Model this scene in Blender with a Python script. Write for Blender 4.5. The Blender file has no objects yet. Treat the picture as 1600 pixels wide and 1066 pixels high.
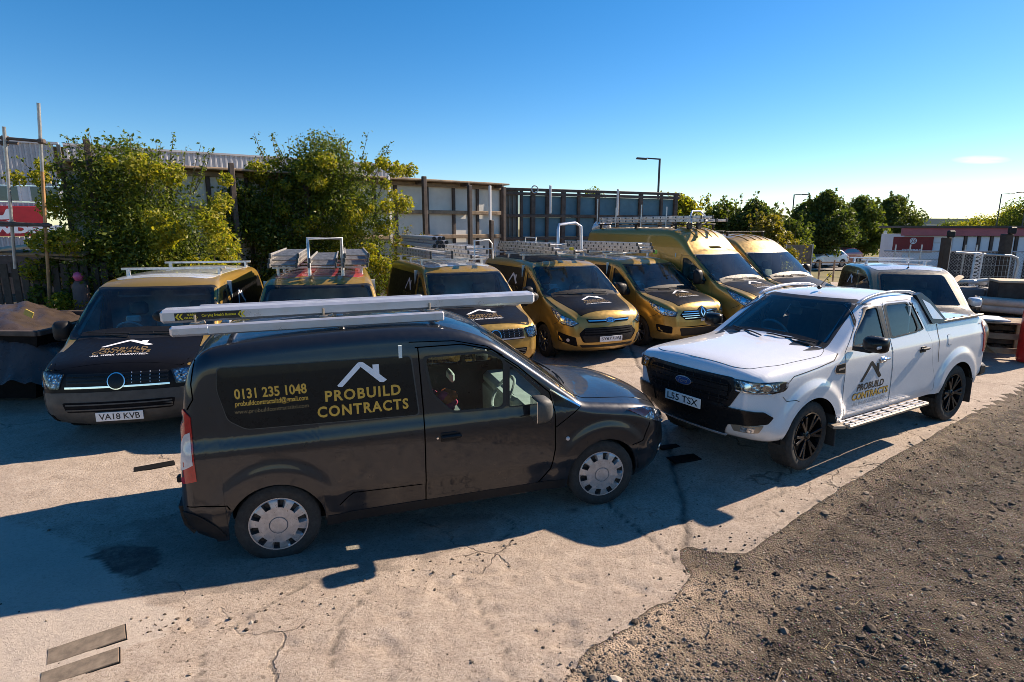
import bpy, bmesh, math, random
import numpy as np
from mathutils import Vector, Matrix, Euler
from mathutils.bvhtree import BVHTree
from mathutils.geometry import delaunay_2d_cdt

random.seed(7)
RNG = np.random.default_rng(7)
PI = math.pi
SC = bpy.context.scene
COL = SC.collection

# ------------------------------------------------------------------ camera, sky, sun, exposure
cam_d = bpy.data.cameras.new('camera')
cam_d.lens = 20.25
cam_d.sensor_width = 36.0
cam_d.clip_start = 0.05
cam_d.clip_end = 3000.0
cam = bpy.data.objects.new('camera', cam_d)
COL.objects.link(cam)
cam.location = (0.0, 0.0, 2.695)
cam.rotation_euler = (math.radians(90 - 11.22), math.radians(0.0), 0.0)
SC.camera = cam

SUN_AZ, SUN_EL = math.radians(26.8), math.radians(33.5)     # azimuth from +X towards +Y
world = bpy.data.worlds.new('World')
SC.world = world
world.use_nodes = True
wn = world.node_tree
bg = wn.nodes['Background']
sky = wn.nodes.new('ShaderNodeTexSky')
sky.sky_type = 'NISHITA'
sky.sun_disc = False
sky.sun_elevation = SUN_EL
sky.sun_rotation = PI / 2 - SUN_AZ
sky.altitude = 900
sky.air_density = 1.0
sky.dust_density = .25
sky.ozone_density = 3.0
hsv = wn.nodes.new('ShaderNodeHueSaturation')
hsv.inputs['Saturation'].default_value = 1.36
hsv.inputs['Value'].default_value = 1.08
wn.links.new(sky.outputs[0], hsv.inputs['Color'])
# one thin streak of cloud low in the right of the sky
def wnode(t, **k):
    n = wn.nodes.new('ShaderNode' + t)
    for a, b in k.items():
        setattr(n, a, b)
    return n


tcw = wnode('TexCoord')
spx = wnode('SeparateXYZ')
wn.links.new(tcw.outputs['Generated'], spx.inputs[0])


def wmath(op, a, b=0.0):
    n = wnode('Math', operation=op)
    for i, v in enumerate((a, b)):
        if isinstance(v, (int, float)):
            n.inputs[i].default_value = v
        else:
            wn.links.new(v, n.inputs[i])
    return n.outputs[0]


az = wmath('DIVIDE', wmath('SUBTRACT', wmath('DIVIDE', spx.outputs['X'], spx.outputs['Y']), .782), .052)
el = wmath('DIVIDE', wmath('SUBTRACT', wmath('DIVIDE', spx.outputs['Z'], spx.outputs['Y']), .1095), .0075)
rr_ = wmath('ADD', wmath('MULTIPLY', az, az), wmath('MULTIPLY', el, el))
mpw = wnode('Mapping')
mpw.inputs['Scale'].default_value = (30, 30, 160)
wn.links.new(tcw.outputs['Generated'], mpw.inputs['Vector'])
nzw = wnode('TexNoise')
nzw.inputs['Scale'].default_value = 1.5
nzw.inputs['Detail'].default_value = 5
wn.links.new(mpw.outputs[0], nzw.inputs['Vector'])
cf = wmath('MULTIPLY', wmath('MAXIMUM', wmath('SUBTRACT', 1.0, rr_), 0.0), wmath('MULTIPLY', nzw.outputs['Fac'], 1.1))
cf = wmath('MULTIPLY', cf, wmath('GREATER_THAN', spx.outputs['Y'], 0.05))
mixw = wnode('MixRGB')
wn.links.new(cf, mixw.inputs[0])
wn.links.new(hsv.outputs[0], mixw.inputs[1])
mixw.inputs[2].default_value = (9.5, 8.6, 7.6, 1)
wn.links.new(mixw.outputs[0], bg.inputs['Color'])
bg.inputs['Strength'].default_value = 0.068
sun_d = bpy.data.lights.new('sun', 'SUN')
sun_d.energy = 5.0
sun_d.angle = math.radians(0.6)
sun_d.color = (1.0, 0.82, 0.64)
sun = bpy.data.objects.new('sun', sun_d)
COL.objects.link(sun)
SUN_DIR = Vector((math.cos(SUN_EL) * math.cos(SUN_AZ), math.cos(SUN_EL) * math.sin(SUN_AZ), math.sin(SUN_EL)))
sun.rotation_euler = SUN_DIR.to_track_quat('Z', 'Y').to_euler()
sun.location = (40, 20, 30)
SC.view_settings.view_transform = 'Standard'
SC.view_settings.look = 'None'
SC.view_settings.exposure = 1.08
SC.view_settings.gamma = 1.0
SC.view_settings.use_curve_mapping = False
SC.cycles.max_bounces = 8
SC.cycles.transparent_max_bounces = 16
SC.cycles.caustics_reflective = False
SC.cycles.caustics_refractive = False
SC.cycles.use_denoising = True
SC.cycles.filter_width = .85


# ------------------------------------------------------------------ materials
class NT:
    def __init__(s, name):
        s.m = bpy.data.materials.new(name)
        s.m.use_nodes = True
        s.t = s.m.node_tree
        s.b = s.t.nodes['Principled BSDF']
        s.out = s.t.nodes['Material Output']

    def n(s, typ, **kw):
        nd = s.t.nodes.new('ShaderNode' + typ)
        for k, v in kw.items():
            if k in nd.inputs:
                nd.inputs[k].default_value = v
            else:
                setattr(nd, k, v)
        return nd

    def l(s, a, b):
        s.t.links.new(a, b)

    def coord(s, scale=(1, 1, 1), obj=True):
        tc = s.n('TexCoord')
        mp = s.n('Mapping')
        mp.inputs['Scale'].default_value = scale
        s.l(tc.outputs['Object' if obj else 'Generated'], mp.inputs['Vector'])
        return mp.outputs[0]

    def noise(s, scale, detail=4, rough=.55, vec=None, dist=0):
        nd = s.n('TexNoise')
        nd.inputs['Scale'].default_value = scale
        nd.inputs['Detail'].default_value = detail
        nd.inputs['Roughness'].default_value = rough
        nd.inputs['Distortion'].default_value = dist
        if vec is not None:
            s.l(vec, nd.inputs['Vector'])
        return nd.outputs['Fac']

    def ramp(s, fac, stops):
        r = s.n('ValToRGB')
        e = r.color_ramp.elements
        while len(e) > 1:
            e.remove(e[-1])
        e[0].position = stops[0][0]
        e[0].color = c4(stops[0][1])
        for p, c in stops[1:]:
            q = e.new(p)
            q.color = c4(c)
        s.l(fac, r.inputs['Fac'])
        return r.outputs['Color']

    def mix(s, fac, a, b, mode='MIX'):
        m = s.n('MixRGB')
        m.blend_type = mode
        for sock, v in ((m.inputs[0], fac), (m.inputs[1], a), (m.inputs[2], b)):
            if hasattr(v, 'links') or hasattr(v, 'is_linked'):
                s.l(v, sock)
            elif isinstance(v, (int, float)):
                sock.default_value = v
            else:
                sock.default_value = c4(v)
        return m.outputs[0]

    def math(s, op, a, b=0.0):
        m = s.n('Math')
        m.operation = op
        for sock, v in ((m.inputs[0], a), (m.inputs[1], b)):
            if hasattr(v, 'is_linked'):
                s.l(v, sock)
            else:
                sock.default_value = v
        return m.outputs[0]

    def bump(s, h, strength=.3, dist=.01, normal=None):
        b = s.n('Bump')
        b.inputs['Strength'].default_value = strength
        b.inputs['Distance'].default_value = dist
        s.l(h, b.inputs['Height'])
        if normal is not None:
            s.l(normal, b.inputs['Normal'])
        return b.outputs[0]

    def set(s, **kw):
        for k, v in kw.items():
            k = {'color': 'Base Color', 'rough': 'Roughness', 'metal': 'Metallic', 'coat': 'Coat Weight', 'coatr': 'Coat Roughness',
                 'spec': 'Specular IOR Level', 'normal': 'Normal', 'alpha': 'Alpha', 'trans': 'Transmission Weight'}.get(k, k)
            sock = s.b.inputs[k]
            if hasattr(v, 'is_linked'):
                s.l(v, sock)
            elif isinstance(v, tuple):
                sock.default_value = c4(v)
            else:
                sock.default_value = v
        return s.m


def c4(c):
    return (c[0], c[1], c[2], 1.0) if len(c) == 3 else tuple(c)


def simple(name, col, rough=.5, metal=0.0, var=.25, scale=6.0, bump=0.0, coat=0.0, bscale=None, spec=.5):
    t = NT(name)
    v = t.coord()
    f = t.noise(scale, 5, .6, v)
    lo = tuple(c * (1 - var) for c in col)
    hi = tuple(min(1, c * (1 + var)) for c in col)
    t.set(color=t.ramp(f, [(.25, lo), (.75, hi)]), metal=metal, coat=coat, spec=spec)
    f2 = t.noise(scale * 3.1, 4, .6, v)
    t.set(rough=t.ramp(f2, [(.3, (max(0.02, rough - .12),) * 3), (.7, (min(1, rough + .12),) * 3)]))
    if bump:
        t.set(normal=t.bump(t.noise(bscale or scale * 8, 6, .65, v), bump, .01))
    return t.m


def paint(name, col, metal=.0, rough=.35, coat=1.0, coatr=.04, spec=.5, dirt=(.20, .16, .12), dirt_amt=.35, inner=(.30, .32, .31)):
    """car paint: flake base, clear coat, road dust low on the panels, dark trim on the back faces"""
    t = NT(name)
    v = t.coord()
    fl = t.noise(900, 2, .5, v)
    base = t.mix(t.ramp(fl, [(.35, (0, 0, 0)), (.65, (1, 1, 1))]), tuple(c * .82 for c in col), tuple(min(1, c * 1.12) for c in col))
    n1 = t.noise(2.3, 6, .65, v)
    sep = t.n('SeparateXYZ')
    t.l(v, sep.inputs[0])
    low = t.n('MapRange')
    low.inputs['From Min'].default_value = .95
    low.inputs['From Max'].default_value = .15
    t.l(sep.outputs['Z'], low.inputs['Value'])
    d = t.math('MULTIPLY', t.math('MULTIPLY', low.outputs[0], t.ramp(n1, [(.35, (0, 0, 0)), (.7, (1, 1, 1))])), dirt_amt)
    colr = t.mix(d, base, dirt)
    geo = t.n('NewGeometry')
    colr = t.mix(geo.outputs['Backfacing'], colr, inner)
    t.set(color=colr, metal=metal, coatr=coatr, spec=spec)
    t.set(rough=t.ramp(t.noise(14, 4, .6, v), [(.3, (rough - .07,) * 3), (.7, (rough + .07,) * 3)]))
    inv = t.math('SUBTRACT', 1.0, t.math('MAXIMUM', geo.outputs['Backfacing'], d))
    t.set(coat=t.math('MULTIPLY', inv, coat))
    return t.m


def glass(name, tint=(.42, .52, .50), rough=.015, dust=.05):
    t = NT(name)
    t.t.nodes.remove(t.b)
    tr = t.n('BsdfTransparent')
    tr.inputs[0].default_value = c4(tint)
    gl = t.n('BsdfGlossy')
    gl.inputs['Roughness'].default_value = rough
    gl.inputs['Color'].default_value = (1, 1, 1, 1)
    fr = t.n('Fresnel')
    fr.inputs['IOR'].default_value = 1.5
    m = t.n('MixShader')
    t.l(fr.outputs[0], m.inputs[0])
    t.l(tr.outputs[0], m.inputs[1])
    t.l(gl.outputs[0], m.inputs[2])
    df = t.n('BsdfDiffuse')
    df.inputs[0].default_value = (.55, .52, .46, 1)
    m2 = t.n('MixShader')
    v = t.coord()
    dn = t.ramp(t.noise(3.0, 6, .65, v), [(.4, (dust * .25,) * 3), (.75, (dust * 1.6,) * 3)])
    t.l(dn, m2.inputs[0])
    t.l(m.outputs[0], m2.inputs[1])
    t.l(df.outputs[0], m2.inputs[2])
    t.l(m2.outputs[0], t.out.inputs[0])
    return t.m


def leafmat(name, cols, trans=.35):
    t = NT(name)
    geo = t.n('NewGeometry')
    n = len(cols)
    c = t.ramp(geo.outputs['Random Per Island'], [(i / max(1, n - 1), cc) for i, cc in enumerate(cols)])
    v = t.coord()
    big = t.noise(.9, 3, .5, v)
    c = t.mix(t.ramp(big, [(.42, (0, 0, 0)), (.68, (.75, .75, .75))]), c, t.mix(.5, c, cols[-1]))
    t.set(color=c, rough=.45, spec=.35)
    tl = t.n('BsdfTranslucent')
    c2 = t.mix(1.0, c, (1.25, 1.3, .5), 'MULTIPLY')
    t.l(c2, tl.inputs[0])
    m = t.n('MixShader')
    m.inputs[0].default_value = trans
    t.l(t.b.outputs[0], m.inputs[1])
    t.l(tl.outputs[0], m.inputs[2])
    t.l(m.outputs[0], t.out.inputs[0])
    return t.m


M = {}
M['grey_paint'] = paint('graphite metallic paint', (.029, .031, .037), metal=.62, rough=.34, coat=.8, dirt_amt=.03, spec=.3, inner=(.10, .11, .11))
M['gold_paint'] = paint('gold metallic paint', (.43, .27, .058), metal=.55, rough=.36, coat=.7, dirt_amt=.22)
M['white_paint'] = paint('white paint', (.74, .75, .78), rough=.35, dirt_amt=.25)
M['red_paint'] = paint('faded red paint', (.42, .04, .03), rough=.4)
M['pale_paint'] = paint('pale silver roof paint', (.62, .66, .72), metal=.1, rough=.3, dirt_amt=.1)
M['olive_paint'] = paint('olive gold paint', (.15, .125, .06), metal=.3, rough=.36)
M['black_wrap'] = paint('matt black wrap', (.006, .006, .0075), rough=.42, coat=.05, coatr=.2, dirt_amt=.05, spec=.14)
M['black_panel'] = paint('gloss black panel film', (.009, .009, .010), rough=.3, coat=.12, dirt_amt=.0, spec=.2)
M['plastic'] = simple('black plastic trim', (.012, .012, .013), .5, bump=.15, bscale=260, spec=.25)
M['grey_plastic'] = simple('weathered grey bumper plastic', (.055, .055, .052), .55, bump=.15, bscale=220, var=.35)
M['rubber'] = simple('tyre rubber', (.022, .021, .020), .8, var=.4, scale=14, bump=.12)
M['dark'] = simple('dark underbody', (.006, .006, .007), .85, spec=.15)
M['seal'] = simple('window seal', (.012, .012, .013), .45)
M['seam'] = simple('panel gap', (.006, .006, .006), .8)
M['glass'] = glass('tinted car glass', (.55, .66, .64), dust=.015)
M['glass_dark'] = glass('dark tinted glass', (.16, .19, .19))
M['glass_screen'] = glass('windscreen glass', (.90, 1.0, .97), dust=.012)
M['chrome'] = simple('chrome trim', (.82, .83, .85), .10, metal=1.0, var=.05)
M['alu'] = simple('brushed aluminium', (.60, .61, .66), .36, metal=.55, var=.05, scale=3)
M['alu_old'] = simple('scuffed aluminium ladder', (.64, .63, .61), .42, metal=.65, var=.35, scale=16, bump=.1)
M['alu_dirty'] = simple('grimy aluminium ladder', (.36, .35, .33), .5, metal=.5, var=.45, scale=12, bump=.1)
M['hubcap'] = simple('silver hubcap plastic', (.42, .40, .40), .36, metal=.5, var=.22, scale=22, coat=.3)
M['hub_dark'] = simple('dark wheel recess', (.012, .012, .013), .6)
M['alloy_black'] = simple('gloss black alloy', (.006, .006, .007), .3, metal=.0, coat=.15, var=.1, spec=.3)
M['alloy_grey'] = simple('grey alloy wheel', (.20, .20, .21), .35, metal=.7, var=.2)
M['plate_white'] = simple('white number plate', (.78, .78, .76), .35, var=.05)
M['ink_black'] = simple('black print', (.012, .012, .013), .4, var=.05)
M['ink_white'] = simple('white print', (.78, .79, .82), .45, var=.05)
M['ink_gold'] = simple('gold print', (.62, .36, .05), .4, var=.08)
M['ink_dgold'] = simple('dim gold print', (.20, .135, .055), .45, var=.08)
M['ink_grey'] = simple('grey print', (.32, .34, .38), .45, var=.05)
M['ink_yellow'] = simple('yellow print', (.80, .56, .02), .45, var=.05)
M['badge_blue'] = simple('blue badge enamel', (.012, .05, .17), .25, coat=.6, var=.1)
M['lamp_red'] = simple('red lamp lens', (.42, .012, .012), .12, coat=1.0, var=.2, scale=30)
M['lamp_clear'] = simple('pale lamp lens', (.62, .55, .52), .15, coat=1.0, var=.15, scale=30)
M['lamp_orange'] = simple('orange indicator lens', (.75, .22, .03), .2, coat=.7, var=.1)
M['lens'] = glass('headlamp lens', (.88, .92, .95), dust=.02)
M['interior'] = simple('dark interior cloth', (.42, .48, .47), .85, bump=.2)
M['bulk'] = simple('bulkhead lining', (.60, .68, .67), .8)
M['interior_lt'] = simple('light interior trim', (.48, .55, .53), .7)
M['seatskin'] = simple('seat fabric', (.15, .17, .17), .85, bump=.2)
M['paper'] = simple('crumpled paper', (.6, .62, .58), .8, bump=.3)
M['step_metal'] = simple('pale ribbed step metal', (.36, .31, .25), .42, metal=.55, var=.2)


def lampmat(name):
    t = NT(name)
    v = t.coord()
    vo = t.n('TexVoronoi')
    vo.inputs['Scale'].default_value = 26
    t.l(v, vo.inputs['Vector'])
    t.set(color=t.ramp(vo.outputs['Distance'], [(.05, (.95, .96, .98)), (.35, (.75, .77, .80)), (.65, (.30, .31, .33))]), metal=.75, rough=.2)
    t.set(normal=t.bump(vo.outputs['Distance'], .6, .02))
    return t.m


M['lamp_inner'] = lampmat('headlamp reflector')


# ------------------------------------------------------------------ mesh helpers
def new_obj(name, verts, faces, mats, parent=None, smooth=False, fmat=None, normals=None, auto=None):
    me = bpy.data.meshes.new(name)
    me.from_pydata([tuple(v) for v in verts], [], [tuple(f) for f in faces])
    if not isinstance(mats, (list, tuple)):
        mats = [mats]
    for m in mats:
        me.materials.append(M[m] if isinstance(m, str) else m)
    if fmat is not None:
        me.polygons.foreach_set('material_index', np.asarray(fmat, dtype=np.int32))
    if smooth:
        me.polygons.foreach_set('use_smooth', np.ones(len(me.polygons), dtype=bool))
    me.update()
    if normals is not None:
        me.normals_split_custom_set_from_vertices([tuple(n) for n in normals])
    elif auto is not None:
        me.set_sharp_from_angle(angle=math.radians(auto))
    o = bpy.data.objects.new(name, me)
    COL.objects.link(o)
    if parent is not None:
        o.parent = parent
    return o


def fast_obj(name, verts, faces, mats, parent=None, smooth=False):
    """faces: (n,k) int array, all the same k"""
    verts = np.asarray(verts, dtype=np.float32)
    faces = np.asarray(faces, dtype=np.int32)
    me = bpy.data.meshes.new(name)
    nf, k = faces.shape
    me.vertices.add(len(verts))
    me.vertices.foreach_set('co', verts.ravel())
    me.loops.add(nf * k)
    me.loops.foreach_set('vertex_index', faces.ravel())
    me.polygons.add(nf)
    me.polygons.foreach_set('loop_start', np.arange(0, nf * k, k, dtype=np.int32))
    me.polygons.foreach_set('use_smooth', np.full(nf, smooth, dtype=bool))
    if not isinstance(mats, (list, tuple)):
        mats = [mats]
    for m in mats:
        me.materials.append(M[m] if isinstance(m, str) else m)
    me.update(calc_edges=True)
    me.validate()
    o = bpy.data.objects.new(name, me)
    COL.objects.link(o)
    if parent is not None:
        o.parent = parent
    return o


def empty(name, loc=(0, 0, 0), rot=(0, 0, 0), parent=None):
    o = bpy.data.objects.new(name, None)
    COL.objects.link(o)
    o.location = loc
    o.rotation_euler = rot
    o.empty_display_size = .3
    if parent is not None:
        o.parent = parent
    return o


def tag(o, label=None, cat=None, group=None, kind=None):
    if label:
        o['label'] = label
    if cat:
        o['category'] = cat
    if group:
        o['group'] = group
    if kind:
        o['kind'] = kind
    return o


class MB:
    """collects simple shapes into one mesh"""

    def __init__(s):
        s.v, s.f, s.m = [], [], []

    def add(s, v, f, mi=0):
        o = len(s.v)
        s.v += [tuple(p) for p in v]
        s.f += [tuple(i + o for i in q) for q in f]
        s.m += [mi] * len(f)
        return s

    def box(s, c, d, rot=None, mi=0, bev=0.0):
        """centre, full size, optional bevelled edges"""
        hx, hy, hz = d[0] / 2, d[1] / 2, d[2] / 2
        b = min(bev, hx * .9, hy * .9, hz * .9)
        vs, fs = [], []
        if b <= 0:
            vs = [(x, y, z) for x in (-hx, hx) for y in (-hy, hy) for z in (-hz, hz)]
            fs = [(0, 1, 3, 2), (4, 6, 7, 5), (0, 4, 5, 1), (2, 3, 7, 6), (0, 2, 6, 4), (1, 5, 7, 3)]
        else:
            idx = {}
            for sx in (-1, 1):
                for sy in (-1, 1):
                    for sz in (-1, 1):
                        for ax in range(3):
                            p = [sx * (hx - (b if ax != 0 else 0)), sy * (hy - (b if ax != 1 else 0)), sz * (hz - (b if ax != 2 else 0))]
                            idx[(sx, sy, sz, ax)] = len(vs)
                            vs.append(p)
            for ax in range(3):
                a1, a2 = [a for a in range(3) if a != ax]
                for sg in (-1, 1):
                    q = []
                    for s1, s2 in ((-1, -1), (1, -1), (1, 1), (-1, 1)):
                        k = [0, 0, 0]
                        k[ax], k[a1], k[a2] = sg, s1, s2
                        q.append(idx[(k[0], k[1], k[2], ax)])
                    flip = (sg < 0) ^ (ax == 1)
                    fs.append(q[::-1] if flip else q)
            for ax in range(3):
                a1, a2 = [a for a in range(3) if a != ax]
                for s1 in (-1, 1):
                    for s2 in (-1, 1):
                        k0, k1 = [0, 0, 0], [0, 0, 0]
                        k0[ax], k1[ax] = -1, 1
                        k0[a1] = k1[a1] = s1
                        k0[a2] = k1[a2] = s2
                        fs.append((idx[(*k0, a1)], idx[(*k1, a1)], idx[(*k1, a2)], idx[(*k0, a2)]))
            for sx in (-1, 1):
                for sy in (-1, 1):
                    for sz in (-1, 1):
                        fs.append((idx[(sx, sy, sz, 0)], idx[(sx, sy, sz, 1)], idx[(sx, sy, sz, 2)]))
        R = Euler(rot).to_matrix() if rot is not None and not isinstance(rot, Matrix) else rot
        out = []
        for p in vs:
            p = Vector(p)
            if R is not None:
                p = R @ p
            out.append(p + Vector(c))
        return s.add(out, fs, mi)

    def tube(s, pts, r, n=8, mi=0, caps=True, r2=None):
        pts = [Vector(p) for p in pts]
        k = len(pts)
        vs, fs = [], []
        up = None
        for i, p in enumerate(pts):
            t = (pts[min(i + 1, k - 1)] - pts[max(i - 1, 0)]).normalized()
            if up is None:
                up = Vector((0, 0, 1)) if abs(t.z) < .9 else Vector((1, 0, 0))
            a = t.cross(up).normalized()
            b = a.cross(t).normalized()
            up = b
            rr = r if r2 is None else r + (r2 - r) * i / (k - 1)
            if isinstance(r, (list, tuple)):
                rr = r[i]
            for j in range(n):
                th = 2 * PI * j / n
                vs.append(p + a * (rr * math.cos(th)) + b * (rr * math.sin(th)))
        for i in range(k - 1):
            for j in range(n):
                j2 = (j + 1) % n
                fs.append((i * n + j, i * n + j2, (i + 1) * n + j2, (i + 1) * n + j))
        if caps:
            fs.append(tuple(range(n))[::-1])
            fs.append(tuple((k - 1) * n + j for j in range(n)))
        return s.add(vs, fs, mi)

    def bar(s, a, b, w, h, mi=0, up=(0, 0, 1)):
        """rectangular bar from a to b: w across, h along up"""
        a, b = Vector(a), Vector(b)
        t = b - a
        L = t.length
        t.normalize()
        up = Vector(up)
        if abs(t.dot(up)) > .95:
            up = Vector((1, 0, 0))
        y = up.cross(t).normalized()
        z = t.cross(y)
        R = Matrix((t, y, z)).transposed()
        return s.box((a + b) / 2, (L, w, h), R, mi, min(w, h) * .12)

    def lathe(s, prof, n=32, axis='Y', mi=0, c=(0, 0, 0)):
        """prof: list of (radius, offset along axis)"""
        vs, fs = [], []
        for (r, h) in prof:
            for j in range(n):
                th = 2 * PI * j / n
                a, b = r * math.cos(th), r * math.sin(th)
                p = {'Y': (a, h, b), 'Z': (a, b, h), 'X': (h, a, b)}[axis]
                vs.append((p[0] + c[0], p[1] + c[1], p[2] + c[2]))
        for i in range(len(prof) - 1):
            for j in range(n):
                j2 = (j + 1) % n
                fs.append((i * n + j, (i + 1) * n + j, (i + 1) * n + j2, i * n + j2))
        return s.add(vs, fs, mi)

    def prism(s, poly, depth, frame, mi=0):
        """2D polygon extruded: frame maps (u, v, w) to 3D, w from 0 to depth"""
        k = len(poly)
        vs = [frame(u, v, 0) for u, v in poly] + [frame(u, v, depth) for u, v in poly]
        fs = [tuple(range(k))[::-1], tuple(range(k, 2 * k))]
        fs += [(i, (i + 1) % k, k + (i + 1) % k, k + i) for i in range(k)]
        return s.add(vs, fs, mi)

    def build(s, name, mats, parent=None, smooth=False, auto=None, recalc=True):
        o = new_obj(name, s.v, s.f, mats, parent, smooth or auto is not None, s.m)
        if recalc:
            b = bmesh.new()
            b.from_mesh(o.data)
            bmesh.ops.recalc_face_normals(b, faces=b.faces)
            b.to_mesh(o.data)
            b.free()
        if auto is not None:
            o.data.set_sharp_from_angle(angle=math.radians(auto))
        return o


def copy_tree(o, parent=None):
    c = o.copy()
    COL.objects.link(c)
    c.parent = parent
    for ch in list(o.children):
        copy_tree(ch, c)
    return c


def in_poly(P, poly):
    P = np.atleast_2d(P)
    poly = np.asarray(poly, float)
    x, y = P[:, 0], P[:, 1]
    ins = np.zeros(len(P), bool)
    j = len(poly) - 1
    for i in range(len(poly)):
        xi, yi = poly[i]
        xj, yj = poly[j]
        with np.errstate(divide='ignore', invalid='ignore'):
            hit = ((yi > y) != (yj > y)) & (x < (xj - xi) * (y - yi) / (yj - yi + 1e-30) + xi)
        ins ^= hit
        j = i
    return ins


def seg_dist(P, A, B):
    """distance of points P (n,2) to segments A-B (m,2): returns dist, index, parameter of nearest"""
    best = np.full(len(P), 1e9)
    bi = np.zeros(len(P), int)
    bt = np.zeros(len(P))
    for k in range(len(A)):
        d = B[k] - A[k]
        L = d @ d + 1e-12
        t = np.clip(((P - A[k]) @ d) / L, 0, 1)
        q = np.hypot(P[:, 0] - A[k][0] - t * d[0], P[:, 1] - A[k][1] - t * d[1])
        m = q < best
        best[m] = q[m]
        bi[m] = k
        bt[m] = t[m]
    return best, bi, bt


def resample(poly, res, closed=True):
    out = []
    n = len(poly)
    for i in range(n if closed else n - 1):
        a, b = np.asarray(poly[i], float), np.asarray(poly[(i + 1) % n], float)
        k = max(1, int(math.ceil(np.linalg.norm(b - a) / res)))
        for j in range(k):
            out.append(a + (b - a) * j / k)
    if not closed:
        out.append(np.asarray(poly[-1], float))
    return np.array(out)


def rounded(poly, r, n=4):
    """round the corners of a polygon"""
    out = []
    k = len(poly)
    for i in range(k):
        p = np.asarray(poly[i], float)
        a = np.asarray(poly[i - 1], float) - p
        b = np.asarray(poly[(i + 1) % k], float) - p
        la, lb = np.linalg.norm(a), np.linalg.norm(b)
        rr = min(r, la * .45, lb * .45)
        p0, p1 = p + a / la * rr, p + b / lb * rr
        for j in range(n + 1):
            t = j / n
            out.append(tuple((1 - t) ** 2 * p0 + 2 * t * (1 - t) * p + t * t * p1))
    return out


def chaikin(P, n=2):
    P = np.asarray(P, float)
    for _ in range(n):
        Q = .75 * P[:-1] + .25 * P[1:]
        R = .25 * P[:-1] + .75 * P[1:]
        P = np.concatenate([P[:1], np.stack([Q, R], 1).reshape(-1, P.shape[1]), P[-1:]])
    return P


_txt = {}


def text_mesh(s, bold=0.0, shear=0.0, spacing=1.0):
    key = (s, bold, shear, spacing)
    if key not in _txt:
        cu = bpy.data.curves.new('txt', 'FONT')
        cu.body = s
        cu.size = 1.0
        cu.offset = bold
        cu.shear = shear
        cu.space_character = spacing
        cu.resolution_u = 3
        o = bpy.data.objects.new('txt', cu)
        COL.objects.link(o)
        dg = bpy.context.evaluated_depsgraph_get()
        me = o.evaluated_get(dg).to_mesh()
        v = np.array([tuple(p.co)[:2] for p in me.vertices])
        f = [tuple(p.vertices) for p in me.polygons]
        o.evaluated_get(dg).to_mesh_clear()
        bpy.data.objects.remove(o)
        bpy.data.curves.remove(cu)
        v = v - v.min(0)
        _txt[key] = (v, f)
    return _txt[key]


def flat_text(s, name, mat, parent, frame, w, h, bold=.02, shear=0.0, spacing=1.0):
    """text filling a w x h rectangle; frame(u, v) gives the 3D point"""
    v, f = text_mesh(s, bold, shear, spacing)
    sc = np.array([w, h]) / v.max(0)
    return new_obj(name, [frame(*(p * sc)) for p in v], f, mat, parent)


def ground_z(x, y):
    x, y = np.asarray(x, float), np.asarray(y, float)
    z = -0.18 * np.exp(-(((x + .6) / 3.0) ** 2 + ((y - 5.6) / 2.0) ** 2))
    z = z + .13 * np.exp(-(((x - 4.0) / 3.0) ** 2 + ((y - 7.2) / 1.8) ** 2))
    z = z + .04 * np.exp(-(((x + 5.0) / 2.5) ** 2 + ((y - 8.3) / 2.2) ** 2))
    far = 1 / (1 + np.exp(-(y - 30) / 3))
    return z - .5 * far
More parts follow.
